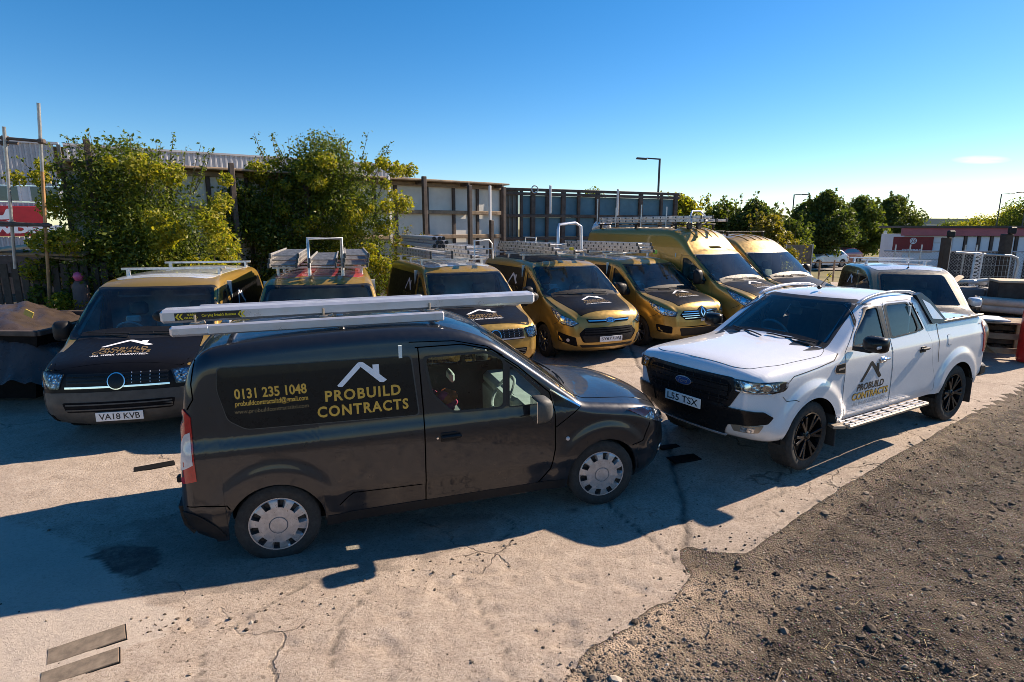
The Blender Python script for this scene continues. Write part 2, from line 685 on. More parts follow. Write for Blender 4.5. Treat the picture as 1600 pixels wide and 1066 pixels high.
# ------------------------------------------------------------------ vehicle bodies
class Body:
    """smooth body shell in local coordinates: x = 0 at the nose and negative towards the tail, y left, z up"""

    def __init__(s, up, lf, lr, halfw, tum, planf, sill, arches, flare=.02, K=22, step=.055, soft=13):
        s.soft = soft
        s.halfw, s.tum, s.planf, s.sill, s.arches, s.flare = halfw, tum, planf, sill, arches, flare
        up = np.array(up, float)
        ch = chaikin(up, 2)
        lfc, lrc = chaikin(np.array(lf, float), 2), chaikin(np.array(lr, float), 2)
        bound = np.concatenate([lfc[:-1], ch, lrc[1:]])
        s.bound = bound
        s.A, s.B = bound[:-1, :2], bound[1:, :2]
        x0, x1 = ch[0, 0], ch[-1, 0]
        s.xn, s.xt = x0, x1
        geo = np.array([0, .003, .008, .016, .028, .044, .065, .09, .12, .155, .2, .25])
        xs = [ch[:, 0], lfc[:, 0], lrc[:, 0], x0 - geo, x1 + geo, np.arange(x1, x0, step)]
        for (xa, za, ra) in arches:
            th = np.linspace(0, PI, 25)
            xs += [xa + ra * np.cos(th), np.array([xa - ra - .003, xa + ra + .003])]
        xs = np.sort(np.concatenate(xs))[::-1]
        keep = [xs[0]]
        for x in xs[1:]:
            if keep[-1] - x > .0022:
                keep.append(x)
        if keep[-1] - x1 > 1e-6:
            keep.append(x1)
        xs = np.array(keep)
        s.xs = xs
        s.upc, s.lfc, s.lrc = ch, lfc, lrc
        zt = s.ztop(xs)
        zb = np.minimum(s.zbot(xs), zt)
        dt = np.array([0, .003, .008, .016, .028, .044, .064, .09, .12, .155, .2])
        nlow = 26
        rows = []
        H = zt - zb
        for i in range(len(xs)):
            h = H[i]
            d = dt * min(1.0, h / .55)
            rest = np.linspace(d[-1], h, nlow + 1)[1:]
            rows.append(zt[i] - np.concatenate([d, rest]))
        Z = np.array(rows)
        X = np.repeat(xs[:, None], Z.shape[1], 1)
        Y = s.yside(X.ravel(), Z.ravel()).reshape(X.shape)
        nC, nR = X.shape
        verts = np.stack([X, Y, Z], 2).reshape(-1, 3)
        left = verts.copy()
        right = verts * [1, -1, 1]
        faces = []
        idx = np.arange(nC * nR).reshape(nC, nR)
        for i in range(nC - 1):
            for j in range(nR - 1):
                q = (idx[i, j], idx[i + 1, j], idx[i + 1, j + 1], idx[i, j + 1])
                faces.append(q)
        fl = np.array(faces)
        fr = fl[:, ::-1] + nC * nR
        V = [left, right]
        F = [fl, fr]
        off = 2 * nC * nR

        def ribbon(px, pz, pcr, yb, flip):
            nonlocal off
            n = len(px)
            tx, tz = np.gradient(px), np.gradient(pz)
            L = np.hypot(tx, tz) + 1e-9
            nx, nz = tz / L, -tx / L          # nose to tail along the top: outward normal
            if flip:
                nx, nz = -nx, -nz
            t = np.linspace(-1, 1, K + 1)
            t = np.sign(t) * (1 - (1 - np.abs(t)) ** 1.25)
            c = 1 - np.abs(t) ** 2.4
            P = np.stack([px[:, None] + nx[:, None] * pcr[:, None] * c, yb[:, None] * t[None, :], pz[:, None] + nz[:, None] * pcr[:, None] * c], 2)
            V.append(P.reshape(-1, 3))
            id2 = np.arange(n * (K + 1)).reshape(n, K + 1) + off
            a = np.stack([id2[:-1, :-1], id2[:-1, 1:], id2[1:, 1:], id2[1:, :-1]], -1).reshape(-1, 4)
            F.append(a if flip else a[:, ::-1])
            off += n * (K + 1)

        cr = np.interp(-xs, -ch[:, 0], ch[:, 4])
        ribbon(xs, zt, cr, Y[:, 0], False)
        m = xs >= lfc[:, 0].min() - 1e-6
        ribbon(xs[m], zb[m], np.interp(xs[m], lfc[:, 0], lfc[:, 4]), Y[m, -1], True)
        m = xs <= lrc[:, 0].max() + 1e-6
        lrs = lrc[::-1] if lrc[0, 0] > lrc[-1, 0] else lrc
        ribbon(xs[m], zb[m], np.interp(xs[m], lrs[:, 0], lrs[:, 4]), Y[m, -1], True)
        V = np.concatenate(V)
        F = np.concatenate(F)
        bm = bmesh.new()
        bv = [bm.verts.new(p) for p in V]
        for q in F:
            try:
                bm.faces.new([bv[k] for k in q])
            except ValueError:
                pass
        bmesh.ops.remove_doubles(bm, verts=bm.verts, dist=.0009)
        bmesh.ops.dissolve_degenerate(bm, edges=bm.edges, dist=.0005)
        bmesh.ops.recalc_face_normals(bm, faces=bm.faces)
        bm.normal_update()
        # outward check
        fc = max(bm.faces, key=lambda f: f.calc_center_median().y)
        if fc.normal.y < 0:
            bmesh.ops.reverse_faces(bm, faces=bm.faces)
        bm.normal_update()
        bm.verts.index_update()
        s.V = np.array([tuple(v.co) for v in bm.verts])
        s.N = np.array([tuple(v.normal) for v in bm.verts])
        s.F = [[v.index for v in f.verts] for f in bm.faces]
        s.FN = np.array([tuple(f.normal) for f in bm.faces])
        s.FC = np.array([tuple(f.calc_center_median()) for f in bm.faces])
        bm.free()
        tris = []
        for f in s.F:
            for k in range(1, len(f) - 1):
                tris.append((f[0], f[k], f[k + 1]))
        s.T = tris
        s.bvh = BVHTree.FromPolygons([tuple(v) for v in s.V], tris)
        s.cut = np.zeros(len(s.F), bool)

    def ztop(s, x):
        return np.interp(-np.asarray(x), -s.upc[:, 0], s.upc[:, 1])

    def zbot(s, x):
        x = np.asarray(x, float)
        z = np.full(x.shape, float(s.sill))
        a, b = s.lfc, s.lrc
        if b[0, 0] < b[-1, 0]:
            br = b
        else:
            br = b[::-1]
        m = x > a[:, 0].min()
        z = np.where(m, np.interp(x, a[:, 0], a[:, 1]), z)
        m = x < br[:, 0].max()
        z = np.where(m, np.interp(x, br[:, 0], br[:, 1]), z)
        for (xa, za, ra) in s.arches:
            k = np.abs(x - xa) <= ra
            z = np.where(k, np.maximum(z, za + np.sqrt(np.maximum(0, ra * ra - (x - xa) ** 2))), z)
        return z

    def yside(s, x, z):
        P = np.stack([x, z], 1)
        d, bi, bt = seg_dist(P, s.A, s.B)
        r = s.bound[bi, 2] * (1 - bt) + s.bound[bi + 1, 2] * bt
        b = s.bound[bi, 3] * (1 - bt) + s.bound[bi + 1, 3] * bt
        t = np.clip(d / np.maximum(r, 1e-4), 0, 1)
        g = 1 - np.sqrt(np.maximum(0, 1 - (1 - t) ** 2))
        zz = np.linspace(0, 3, 301)
        ti = np.interp(zz, [a for a, _ in s.tum], [c for _, c in s.tum])
        k = np.hanning(s.soft)
        k /= k.sum()
        ti = np.convolve(np.pad(ti, s.soft // 2, 'edge'), k, 'valid')
        y = s.halfw - np.interp(z, zz, ti)
        xx = np.linspace(s.xt, s.xn, 400)
        pi_ = np.interp(xx, [a for a, _ in s.planf], [c for _, c in s.planf])
        k = np.hanning(25)
        k /= k.sum()
        pi_ = np.convolve(np.pad(pi_, 12, 'edge'), k, 'valid')
        y = y - np.interp(x, xx, pi_)
        for (xa, za, ra) in s.arches:
            rho = np.hypot(x - xa, z - za)
            u = np.clip((rho - ra - .10) / .12, 0, 1)
            y = y + s.flare * (1 - u * u * (3 - 2 * u)) * (z < 1.3)
        return np.maximum(y - b * g, .02)

    # views: ray origin and direction from 2D (u, v)
    def view(s, vw):
        if isinstance(vw, tuple):
            d = Vector(vw).normalized()
            a = Vector((0, 0, 1)).cross(d).normalized()
            b = d.cross(a).normalized()
            return (lambda u, v: a * u + b * v - d * 6), d, (lambda p: (Vector(p).dot(a), Vector(p).dot(b)))
        return {
            'R': (lambda u, v: Vector((u, -3, v)), Vector((0, 1, 0)), lambda p: (p[0], p[2])),
            'L': (lambda u, v: Vector((u, 3, v)), Vector((0, -1, 0)), lambda p: (p[0], p[2])),
            'F': (lambda u, v: Vector((2, u, v)), Vector((-1, 0, 0)), lambda p: (p[1], p[2])),
            'B': (lambda u, v: Vector((-9, u, v)), Vector((1, 0, 0)), lambda p: (p[1], p[2])),
            'T': (lambda u, v: Vector((u, v, 5)), Vector((0, 0, -1)), lambda p: (p[0], p[1]))}[vw]

    def cast(s, org, d):
        loc, n, i, dist = s.bvh.ray_cast(org, d)
        if loc is None:
            return None, None
        t = s.T[i]
        a, b, c = s.V[t[0]], s.V[t[1]], s.V[t[2]]
        p = np.array(loc)
        v0, v1, v2 = b - a, c - a, p - a
        d00, d01, d11, d20, d21 = v0 @ v0, v0 @ v1, v1 @ v1, v2 @ v0, v2 @ v1
        den = d00 * d11 - d01 * d01
        if abs(den) < 1e-16:
            nn = Vector(n)
        else:
            v = (d11 * d20 - d01 * d21) / den
            w = (d00 * d21 - d01 * d20) / den
            nn = Vector(s.N[t[0]] * (1 - v - w) + s.N[t[1]] * v + s.N[t[2]] * w)
            if nn.length < 1e-6:
                nn = Vector(n)
        nn.normalize()
        if nn.dot(d) > .3:
            nn = -nn
        return loc, nn

    def hole(s, poly, vw, shrink=.0):
        """take out base faces seen inside the outline"""
        org, d, to2 = s.view(vw)
        if isinstance(vw, tuple):
            P2 = np.array([to2(p) for p in s.FC])
        else:
            ax = {'R': (0, 2), 'L': (0, 2), 'F': (1, 2), 'B': (1, 2), 'T': (0, 1)}[vw]
            P2 = s.FC[:, ax]
        facing = s.FN @ np.array(d) < -.05
        m = in_poly(P2, poly) & facing
        if shrink < 0:
            pl = np.asarray(poly, float)
            dd, _, _ = seg_dist(P2, pl, np.roll(pl, -1, 0))
            m |= facing & (dd < -shrink)
        if shrink > 0:
            pl = np.asarray(poly, float)
            dd, _, _ = seg_dist(P2, pl, np.roll(pl, -1, 0))
            m &= dd > shrink
        if vw == 'F':
            m &= s.FC[:, 0] > -2.6
        s.cut |= m

    def patch(s, poly, vw='R', off=.003, res=.05, holes=(), skirt=.012, mirror=False, inset=None):
        """conforming panel: returns verts, faces, normals"""
        org, d, to2 = s.view(vw)
        rp = resample(poly, res)
        rh = [resample(h, res) for h in holes]
        loops = [rp] + rh
        pts = [tuple(p) for l in loops for p in l]
        edges = []
        o = 0
        for l in loops:
            edges += [(o + i, o + (i + 1) % len(l)) for i in range(len(l))]
            o += len(l)
        allv = np.array(pts)
        lo, hi = rp.min(0), rp.max(0)
        gx, gy = np.meshgrid(np.arange(lo[0] + res * .5, hi[0], res), np.arange(lo[1] + res * .5, hi[1], res))
        g = np.stack([gx.ravel(), gy.ravel()], 1)
        if len(g):
            k = in_poly(g, rp)
            for h in rh:
                k &= ~in_poly(g, h)
            g = g[k]
        if len(g):
            A = np.array([allv[a] for a, b in edges])
            B = np.array([allv[b] for a, b in edges])
            dd, _, _ = seg_dist(g, A, B)
            g = g[dd > res * .4]
        vin = [Vector(p) for p in pts] + [Vector(p) for p in g]
        ov, oe, of, _, _, _ = delaunay_2d_cdt(vin, edges, [], 0, 1e-6)
        ov = np.array([tuple(v) for v in ov])
        tri = np.array([t for t in of if len(t) == 3])
        cen = ov[tri].mean(1)
        k = in_poly(cen, rp)
        for h in rh:
            k &= ~in_poly(cen, h)
        tri = tri[k]
        loc, nor, ok = [], [], []
        for u, v in ov:
            p, n = s.cast(org(u, v), d)
            ok.append(p is not None)
            loc.append(np.array(p) if p is not None else np.zeros(3))
            nor.append(np.array(n) if n is not None else np.array([0, 0, 1.]))
        loc, nor, ok = np.array(loc), np.array(nor), np.array(ok)
        tri = tri[ok[tri].all(1)]
        # drop triangles stretched over a silhouette
        dep = loc @ np.array(d)
        sp = dep[tri].max(1) - dep[tri].min(1)
        tri = tri[sp < max(.25, res * 5)]
        offv = np.full(len(loc), off) if np.isscalar(off) else np.array([off(*p) for p in ov])
        P = loc + nor * offv[:, None]
        used = np.unique(tri)
        mp = -np.ones(len(P), int)
        mp[used] = np.arange(len(used))
        P, Nn, tri = P[used], nor[used], mp[tri]
        # orient against the view direction
        fn = np.cross(P[tri[:, 1]] - P[tri[:, 0]], P[tri[:, 2]] - P[tri[:, 0]])
        avg = (fn * Nn[tri].mean(1)).sum(1)
        tri[avg < 0] = tri[avg < 0][:, ::-1]
        if skirt:
            cnt = {}
            for a, b, c in tri:
                for e in ((a, b), (b, c), (c, a)):
                    cnt[e] = cnt.get(e, 0) + 1
            be = [e for e in cnt if (e[1], e[0]) not in cnt]
            V2, N2, F2 = [P], [Nn], [tuple(t) for t in tri]
            base = len(P)
            ev, en = [], []
            for a, b in be:
                t = P[b] - P[a]
                sn = np.cross(t, Nn[a])
                sn = sn / (np.linalg.norm(sn) + 1e-9)
                q = base + len(ev)
                ev += [P[a], P[b], P[b] - Nn[b] * skirt, P[a] - Nn[a] * skirt]
                en += [sn] * 4
                F2.append((q + 1, q, q + 3, q + 2))
            if ev:
                P = np.concatenate([P, np.array(ev)])
                Nn = np.concatenate([Nn, np.array(en)])
            faces = F2
        else:
            faces = [tuple(t) for t in tri]
        if mirror:
            P = P * [1, -1, 1]
            Nn = Nn * [1, -1, 1]
            faces = [f[::-1] for f in faces]
        return P, faces, Nn

    def put(s, name, mat, parent, poly, vw='R', **kw):
        P, f, n = s.patch(poly, vw, **kw)
        return new_obj(name, P - s.shift, f, mat, parent, True, None, n)

    shift = np.zeros(3)

    def both(s, name, mat, parent, poly, vw='L', **kw):
        """a panel and its mirror image, two objects (or joined under two parents)"""
        P, f, n = s.patch(poly, vw, **kw)
        pa, pb = parent if isinstance(parent, tuple) else (parent, parent)
        a = new_obj(name, P - s.shift, f, mat, pa, True, None, n)
        b = new_obj(name, P * [1, -1, 1] - s.shift, [q[::-1] for q in f], mat, pb, True, None, n * [1, -1, 1])
        return a, b

    def seam(s, pts, vw='R', w=.008, off=.0025, res=.04, closed=False):
        """thin dark gap along a line on the body: returns verts, faces, normals"""
        org, d, to2 = s.view(vw)
        P = resample(pts, res, closed)
        if closed:
            P = np.concatenate([P, P[:1]])
        t = np.gradient(P, axis=0)
        nn = np.stack([-t[:, 1], t[:, 0]], 1)
        nn /= np.linalg.norm(nn, axis=1)[:, None] + 1e-9
        vs, ns, fs = [], [], []
        prev = None
        for p, q in zip(P, nn):
            r = []
            for sg in (-1, 1):
                uv = p + q * (sg * w / 2)
                l, n = s.cast(org(*uv), d)
                if l is None:
                    r = None
                    break
                r.append((np.array(l) + np.array(n) * off, np.array(n)))
            if r is None:
                prev = None
                continue
            i = len(vs)
            vs += [r[0][0], r[1][0]]
            ns += [r[0][1], r[1][1]]
            if prev is not None:
                fs.append((prev, prev + 1, i + 1, i))
            prev = i
        return vs, fs, ns

    def seams(s, parent, lines, name='panel_gap', mat='seam'):
        """lines: list of (points, view, width, mirrored): each gap a narrow strip of its own"""
        for pts, vw, w, mir in lines:
            v, f, n = s.seam(pts, vw, w)
            if not f:
                continue
            for m in ((1, -1) if mir else (1,)):
                k = np.array([1, m, 1])
                new_obj(name, np.array(v) * k - s.shift, [q if m == 1 else q[::-1] for q in f], mat, parent, True, None, np.array(n) * k)

    def text(s, txt, name, mat, parent, u0, v0, w, h, vw='R', off=.004, bold=.02, shear=0.0, spacing=1.0, flip=False, rot=0.0, shx=0.0):
        """print on the body: rectangle (u0, v0) lower corner where the reading starts, w along the reading direction"""
        org, d, to2 = s.view(vw)
        v, f = text_mesh(txt, bold, shear, spacing)
        sc = np.array([w, h]) / v.max(0)
        vs, ns = [], []
        sg = -1 if flip else 1
        cr, sr = math.cos(rot), math.sin(rot)
        last = None
        for p in v:
            a, b = p * sc
            a, b = a * cr - b * sr + shx * b, a * sr + b * cr
            l, n = s.cast(org(u0 + sg * a, v0 + b), d)
            if l is None:
                l, n = last if last else (Vector((0, 0, 0)), Vector((0, 0, 1)))
            last = (l, n)
            vs.append(np.array(l) + np.array(n) * off)
            ns.append(np.array(n))
        return new_obj(name, np.array(vs) - s.shift, f, mat, parent, True, None, ns)

    def shell(s, parent, mat, name='body'):
        keep = [f for f, c in zip(s.F, s.cut) if not c]
        used = sorted({i for f in keep for i in f})
        mp = {k: i for i, k in enumerate(used)}
        return new_obj(name, s.V[used] - s.shift, [[mp[i] for i in f] for f in keep], mat, parent, True, None, s.N[used])


# ------------------------------------------------------------------ wheels
def wheel(parent, c, r, w, side, style, steer=0.0, name='wheel'):
    """side: +1 outer face towards +y. Empty wheel > tyre, rim"""
    W = empty(name, c, (0, 0, steer), parent)
    n = 60
    rr = {'hubcap': .236, 'offroad': .265, 'alloy': .225, 'steel': .215}[style]
    prof = [(rr - .012, -.42), (rr + .012, -.46), (rr + (r - rr) * .5, -.5), (r - .035, -.485), (r - .012, -.44)]
    tread = [-.40, -.30, -.27, -.16, -.13, -.03, .03, .13, .16, .27, .30, .40]
    full = prof + [(r, t) for t in tread] + [(a, -b) for a, b in prof[::-1]]
    vs, fs = [], []
    nseg = n * 2
    bulge = len(prof)
    for k, (a, b) in enumerate(full):
        for j in range(nseg):
            th = 2 * PI * j / nseg
            q = a
            if bulge <= k < bulge + len(tread):
                g = tread[k - bulge]
                cell = int((j + (2 if g > 0 else 0)) // 2) % 2
                groove = abs(abs(g) - .285) < .02 or abs(abs(g) - .145) < .02 or abs(g) < .035
                q = r - (.011 if groove and k % 2 == 0 else 0) - (.008 if cell == 0 and style in ('offroad',) else (.003 if cell == 0 else 0))
            if k == bulge - 1 or k == bulge + len(tread):
                q = a - (.008 if (j // 2) % 2 == 0 else 0)
            vs.append((q * math.cos(th), b * w, q * math.sin(th)))
    for k in range(len(full) - 1):
        for j in range(nseg):
            j2 = (j + 1) % nseg
            fs.append((k * nseg + j, (k + 1) * nseg + j, (k + 1) * nseg + j2, k * nseg + j2))
    ty = new_obj('tyre', vs, fs, 'rubber', W, True)
    ty.data.set_sharp_from_angle(angle=math.radians(38))
    m = MB()
    S = side
    y0 = S * w * .40
    # barrel
    m.lathe([(rr - .005, S * w * .44), (rr + .004, S * w * .47), (rr - .012, S * w * .46), (rr - .02, S * w * .30), (rr - .03, -S * w * .4)], 48, 'Y', 0)
    if style == 'hubcap':
        na, rad = 80, [1.1 * q_ for q_ in [0, .035, .062, .066, .070, .120, .146, .150, .156, .178, .184, .190, .206]] + [rr]
        zz = [.030, .031, .028, .018, .026, .024, .022, .022, .021, .018, .017, .016, .010, .0]
        V, Fc, Mi = [], [], []
        for i, a in enumerate(rad):
            for j in range(na):
                th = 2 * PI * (j + .5) / na
                h = zz[i]
                ph = j % 8
                if 7 <= i <= 11 and ph in (0, 1, 2):
                    h = -.016
                if 5 < i < 9 and ph in (5, 6, 7):
                    h += .004
                V.append((a * math.cos(th), y0 + S * (h + .008), a * math.sin(th)))
        for i in range(len(rad) - 1):
            for j in range(na):
                j2 = (j + 1) % na
                Fc.append((i * na + j, (i + 1) * na + j, (i + 1) * na + j2, i * na + j2))
                ph, ph2 = j % 8, j2 % 8
                Mi.append(1 if (6 <= i <= 11 and (ph in (0, 1, 2) and ph2 in (0, 1, 2, 3))) else 0)
        m.add(V, Fc)
        m.m[-len(Fc):] = Mi
        m.box((0, y0 + S * .036, 0), (.030, .004, .016), mi=0)
        mats = ['hubcap', 'hub_dark']
    elif style == 'offroad':
        m.lathe([(.0, y0 - S * .05), (rr - .02, y0 - S * .09)], 40, 'Y', 1)
        ns = 6
        for k in range(ns):
            for dd in (-.17, .17):
                th = 2 * PI * k / ns
                a = (.06 * math.cos(th), y0 - S * .012, .06 * math.sin(th))
                b = ((rr - .012) * math.cos(th + dd), y0 + S * .012, (rr - .012) * math.sin(th + dd))
                m.bar(a, b, .034, .040, 0, (0, 1, 0))
            th = 2 * PI * (k + .5) / ns
            m.lathe([(.010, y0 + S * .004), (.010, y0 - S * .03), (0, y0 + S * .004)], 8, 'Y', 0, (.056 * math.cos(th), 0, .056 * math.sin(th)))
            m.lathe([(.007, y0 + S * .012), (.007, y0 - S * .03), (0, y0 + S * .013)], 6, 'Y', 0, ((rr - .03) * math.cos(th), 0, (rr - .03) * math.sin(th)))
        m.lathe([(.0, y0 + S * .022), (.030, y0 + S * .020), (.036, y0 + S * .008), (.075, y0 - S * .008), (.085, y0 - S * .04)], 28, 'Y', 0)
        mats = ['alloy_black', 'hub_dark']
    else:
        m.lathe([(.0, y0 - S * .05), (rr - .02, y0 - S * .08)], 32, 'Y', 1)
        ns = 5 if style == 'alloy' else 8
        for k in range(ns):
            for dd in ((-.2, .2) if style == 'alloy' else (0,)):
                th = 2 * PI * k / ns
                m.bar((.05 * math.cos(th), y0 - S * .006, .05 * math.sin(th)), ((rr - .008) * math.cos(th + dd), y0 + S * .004, (rr - .008) * math.sin(th + dd)), .035 if style == 'alloy' else .06, .03, 0, (0, 1, 0))
        m.lathe([(.0, y0 + S * .015), (.05, y0 + S * .010), (.07, y0 - S * .01)], 24, 'Y', 0)
        mats = ['alloy_grey', 'hub_dark']
    m.build('rim', mats, W, auto=32)
    return W


def underbody(parent, B, L, halfw, z=.26, arches=()):
    """dark floor pan and wheel housings"""
    m = MB()
    sx = B.shift[0]
    m.box((-L / 2 - sx, 0, z + .02), (L - .7, halfw * 1.5, .05))
    for (xa, za, ra) in arches:
        for sg in (-1, 1):
            vs, fs = [], []
            n = 20
            for j in range(n + 1):
                th = PI * j / n
                a = ra + .025
                for yy in (halfw - .03, halfw - .42):
                    vs.append((xa - sx + a * math.cos(th), sg * yy, za + a * math.sin(th)))
            for j in range(n):
                fs.append((2 * j, 2 * j + 1, 2 * j + 3, 2 * j + 2))
            base = len(vs)
            vs.append((xa - sx, sg * (halfw - .42), za))
            for j in range(n):
                fs.append((base, 2 * j + 1, 2 * j + 3))
            vs += [(xa - sx - ra - .02, sg * (halfw - .42), z), (xa - sx + ra + .02, sg * (halfw - .42), z)]
            fs.append((1, base, base + 1) if False else (base, base + 1, 2 * n + 1))
            fs.append((base, base + 2, 1))
            m.add(vs, fs)
    return m.build('underbody', 'dark', parent)


def cabin(parent, B, x_dash, z_dash, x_seat, z_seat, halfw, z_roof, rhd=True, bulk=True, light=False, trims=None):
    """dashboard, steering wheel, seats and the panel behind them"""
    sx = B.shift[0]
    m = MB()
    w = halfw * 2 - .30
    m.box((x_dash - sx, 0, z_dash - .09), (.50, w, .16), bev=.05)
    m.box((x_dash - .16 - sx, 0, z_dash - .36), (.2, w, .46), bev=.04)
    m.build('dashboard', 'interior', parent, auto=40)
    sy = -.38 if rhd else .38
    s = MB()
    c = Vector((x_dash - .34 - sx, sy, z_dash + .05))
    ax = Vector((-.82, 0, .57)).normalized()
    e1 = Vector((0, 1, 0))
    e2 = ax.cross(e1)
    s.tube([c + e1 * (.185 * math.cos(t)) + e2 * (.185 * math.sin(t)) for t in np.linspace(0, 2 * PI, 25)], .016, 7)
    s.bar(c - e1 * .18, c + e1 * .18, .05, .03)
    s.bar(c, c - ax * .3, .06, .06)
    s.build('steering_wheel', 'interior', parent, auto=40)
    for yy in (-.42, .42):
        q = MB()
        q.box((x_seat - sx, yy, z_seat - .1), (.5, .48, .16), bev=.05)
        q.box((x_seat - .28 - sx, yy, z_seat + .26), (.14, .46, .62), (0, -.2, 0), bev=.055)
        q.box((x_seat - .36 - sx, yy, z_seat + .68), (.09, .26, .19), (0, -.12, 0), bev=.04)
        q.build('seat', 'seatskin', parent, auto=50)
    if trims:
        for sg in (-1, 1):
            P = [p for p in (B.cast(Vector((2, sg * (trims[0] + (trims[1] - trims[0]) * t), trims[2] + (trims[3] - trims[2]) * t)), Vector((-1, 0, 0)))[0] for t in np.linspace(0, 1, 7)) if p is not None]
            if len(P) > 2:
                MB().tube([Vector(p) + Vector((-sx - .075, -sg * .02, -.02)) for p in P], .032, 6).build('inner_pillar', 'interior_lt', parent, auto=60)
        MB().box((x_seat - .02 - sx, sy, z_seat + .56), (.05, .2, .1), bev=.02).build('seat_belt_guide', 'interior_lt', parent)
    if bulk:
        b = MB()
        b.box((x_seat - .55 - sx, 0, (z_roof + .35) / 2), (.03, halfw * 2 - .16, z_roof - .42))
        b.build('bulkhead', 'interior_lt' if light else 'bulk', parent)


def plate(parent, c, txt, w=.52, h=.111, tilt=0.0):
    """number plate facing +x"""
    p = MB().box((0, 0, 0), (.010, w, h), bev=.003).build('number_plate', ['plate_white'], parent)
    p.location = c
    p.rotation_euler = (0, tilt, 0)
    flat_text(txt, 'lettering', 'ink_black', p, lambda u, v: (.0065, -w * .43 + u, -h * .34 + v) if False else (.0065, -(w * .43) + u, -h * .34 + v), w * .86, h * .68, .012)
    return p


def house(B, parent, mat, u, v, w, h, vw, flip=False, name='logo', off=.0045, rot=0.0):
    """roof-and-chimney outline, centred on u, base v"""
    pts = [(-.5, 0), (-.08, .93), (.02, .93), (.5, .06)]
    a = .09
    outer = [(-.53, .02), (-.06, 1.0), (0, 1.03), (.06, 1.0), (.26, .66), (.26, .86), (.40, .86), (.40, .40), (.56, .10), (.48, 0), (.40, .02), (.0, .80), (-.42, -.05), (-.50, -.04)]
    sg = -1 if flip else 1
    cr, sr = math.cos(rot), math.sin(rot)
    P = []
    for p, q in outer:
        x, y = p * w, q * h
        P.append((u + sg * (x * cr - y * sr), v + x * sr + y * cr))
    return B.put(name, mat, parent, P, vw, off=off, res=.08, skirt=0)


def mirror(parent, B, c, sg, mat='plastic', size=(.16, .22, .26), name='door_mirror', face=True):
    """door mirror housing on a short arm, glass facing back"""
    sx = B.shift[0]
    m = MB()
    x, y, z = c
    x -= sx
    dx, dy, dz = size
    # housing: rounded block, fatter at the front
    prof = []
    n = 20
    vs, fs = [], []
    rings = [(-.5, .92), (-.42, 1.0), (-.1, 1.0), (.2, .9), (.38, .68), (.5, .30)]
    for (t, k) in rings:
        for j in range(n):
            th = 2 * PI * j / n
            cy, cz = math.cos(th), math.sin(th)
            e = .55
            py = math.copysign(abs(cy) ** e, cy) * dy / 2 * k
            pz = math.copysign(abs(cz) ** e, cz) * dz / 2 * k
            vs.append((x + t * dx, y + sg * dy * .45 + py, z + pz))
    for i in range(len(rings) - 1):
        for j in range(n):
            fs.append((i * n + j, i * n + (j + 1) % n, (i + 1) * n + (j + 1) % n, (i + 1) * n + j))
    fs.append(tuple(range((len(rings) - 1) * n, len(rings) * n)))
    fs.append(tuple(range(n)))
    m.add(vs, fs, 0)
    m.bar((x, y - sg * .10, z - dz * .38), (x, y + sg * .10, z - dz * .38), .09, .05, 1)
    o = m.build(name, [mat, 'plastic'], parent, auto=50)
    g = MB().box((x - dx * .5 - .002, y + sg * dy * .45, z), (.006, dy * .82, dz * .84), bev=.002).build('mirror_glass', 'chrome', o)
    return o


def wiper(parent, B, a, b, name='wiper'):
    """blade lying on the windscreen between two (y, z) points"""
    m = MB()
    P = []
    for t in np.linspace(0, 1, 8):
        l, n = B.cast(Vector((2, a[0] + (b[0] - a[0]) * t, a[1] + (b[1] - a[1]) * t)), Vector((-1, 0, 0)))
        if l is not None:
            P.append(Vector(l) + n * .03 - Vector(B.shift))
    if len(P) > 2:
        m.tube(P, .009, 5)
        m.tube([P[len(P) // 2], P[len(P) // 2] + Vector((.02, (a[0] - b[0]) * .02, -.02)), P[0] + Vector((.05, 0, -.03))], .009, 5)
        return m.build(name, 'plastic', parent, auto=50)


def set_down(root, x, y, yaw, wb, track):
    """stand a vehicle on the ground at its four wheels"""
    c, s = math.cos(yaw), math.sin(yaw)
    f = float(ground_z(x + c * wb / 2, y + s * wb / 2))
    r = float(ground_z(x - c * wb / 2, y - s * wb / 2))
    l = float(ground_z(x - s * track / 2, y + c * track / 2))
    q = float(ground_z(x + s * track / 2, y - c * track / 2))
    root.location = (x, y, (f + r) / 2 + .004)
    e = Matrix.Rotation(yaw, 3, 'Z') @ Matrix.Rotation(-math.atan2(f - r, wb), 3, 'Y') @ Matrix.Rotation(math.atan2(l - q, track) * .7, 3, 'X')
    root.rotation_euler = e.to_euler()
# ------------------------------------------------------------------ dark grey van in front
def rect(x0, x1, z0, z1):
    return [(x0, z0), (x1, z0), (x1, z1), (x0, z1)]


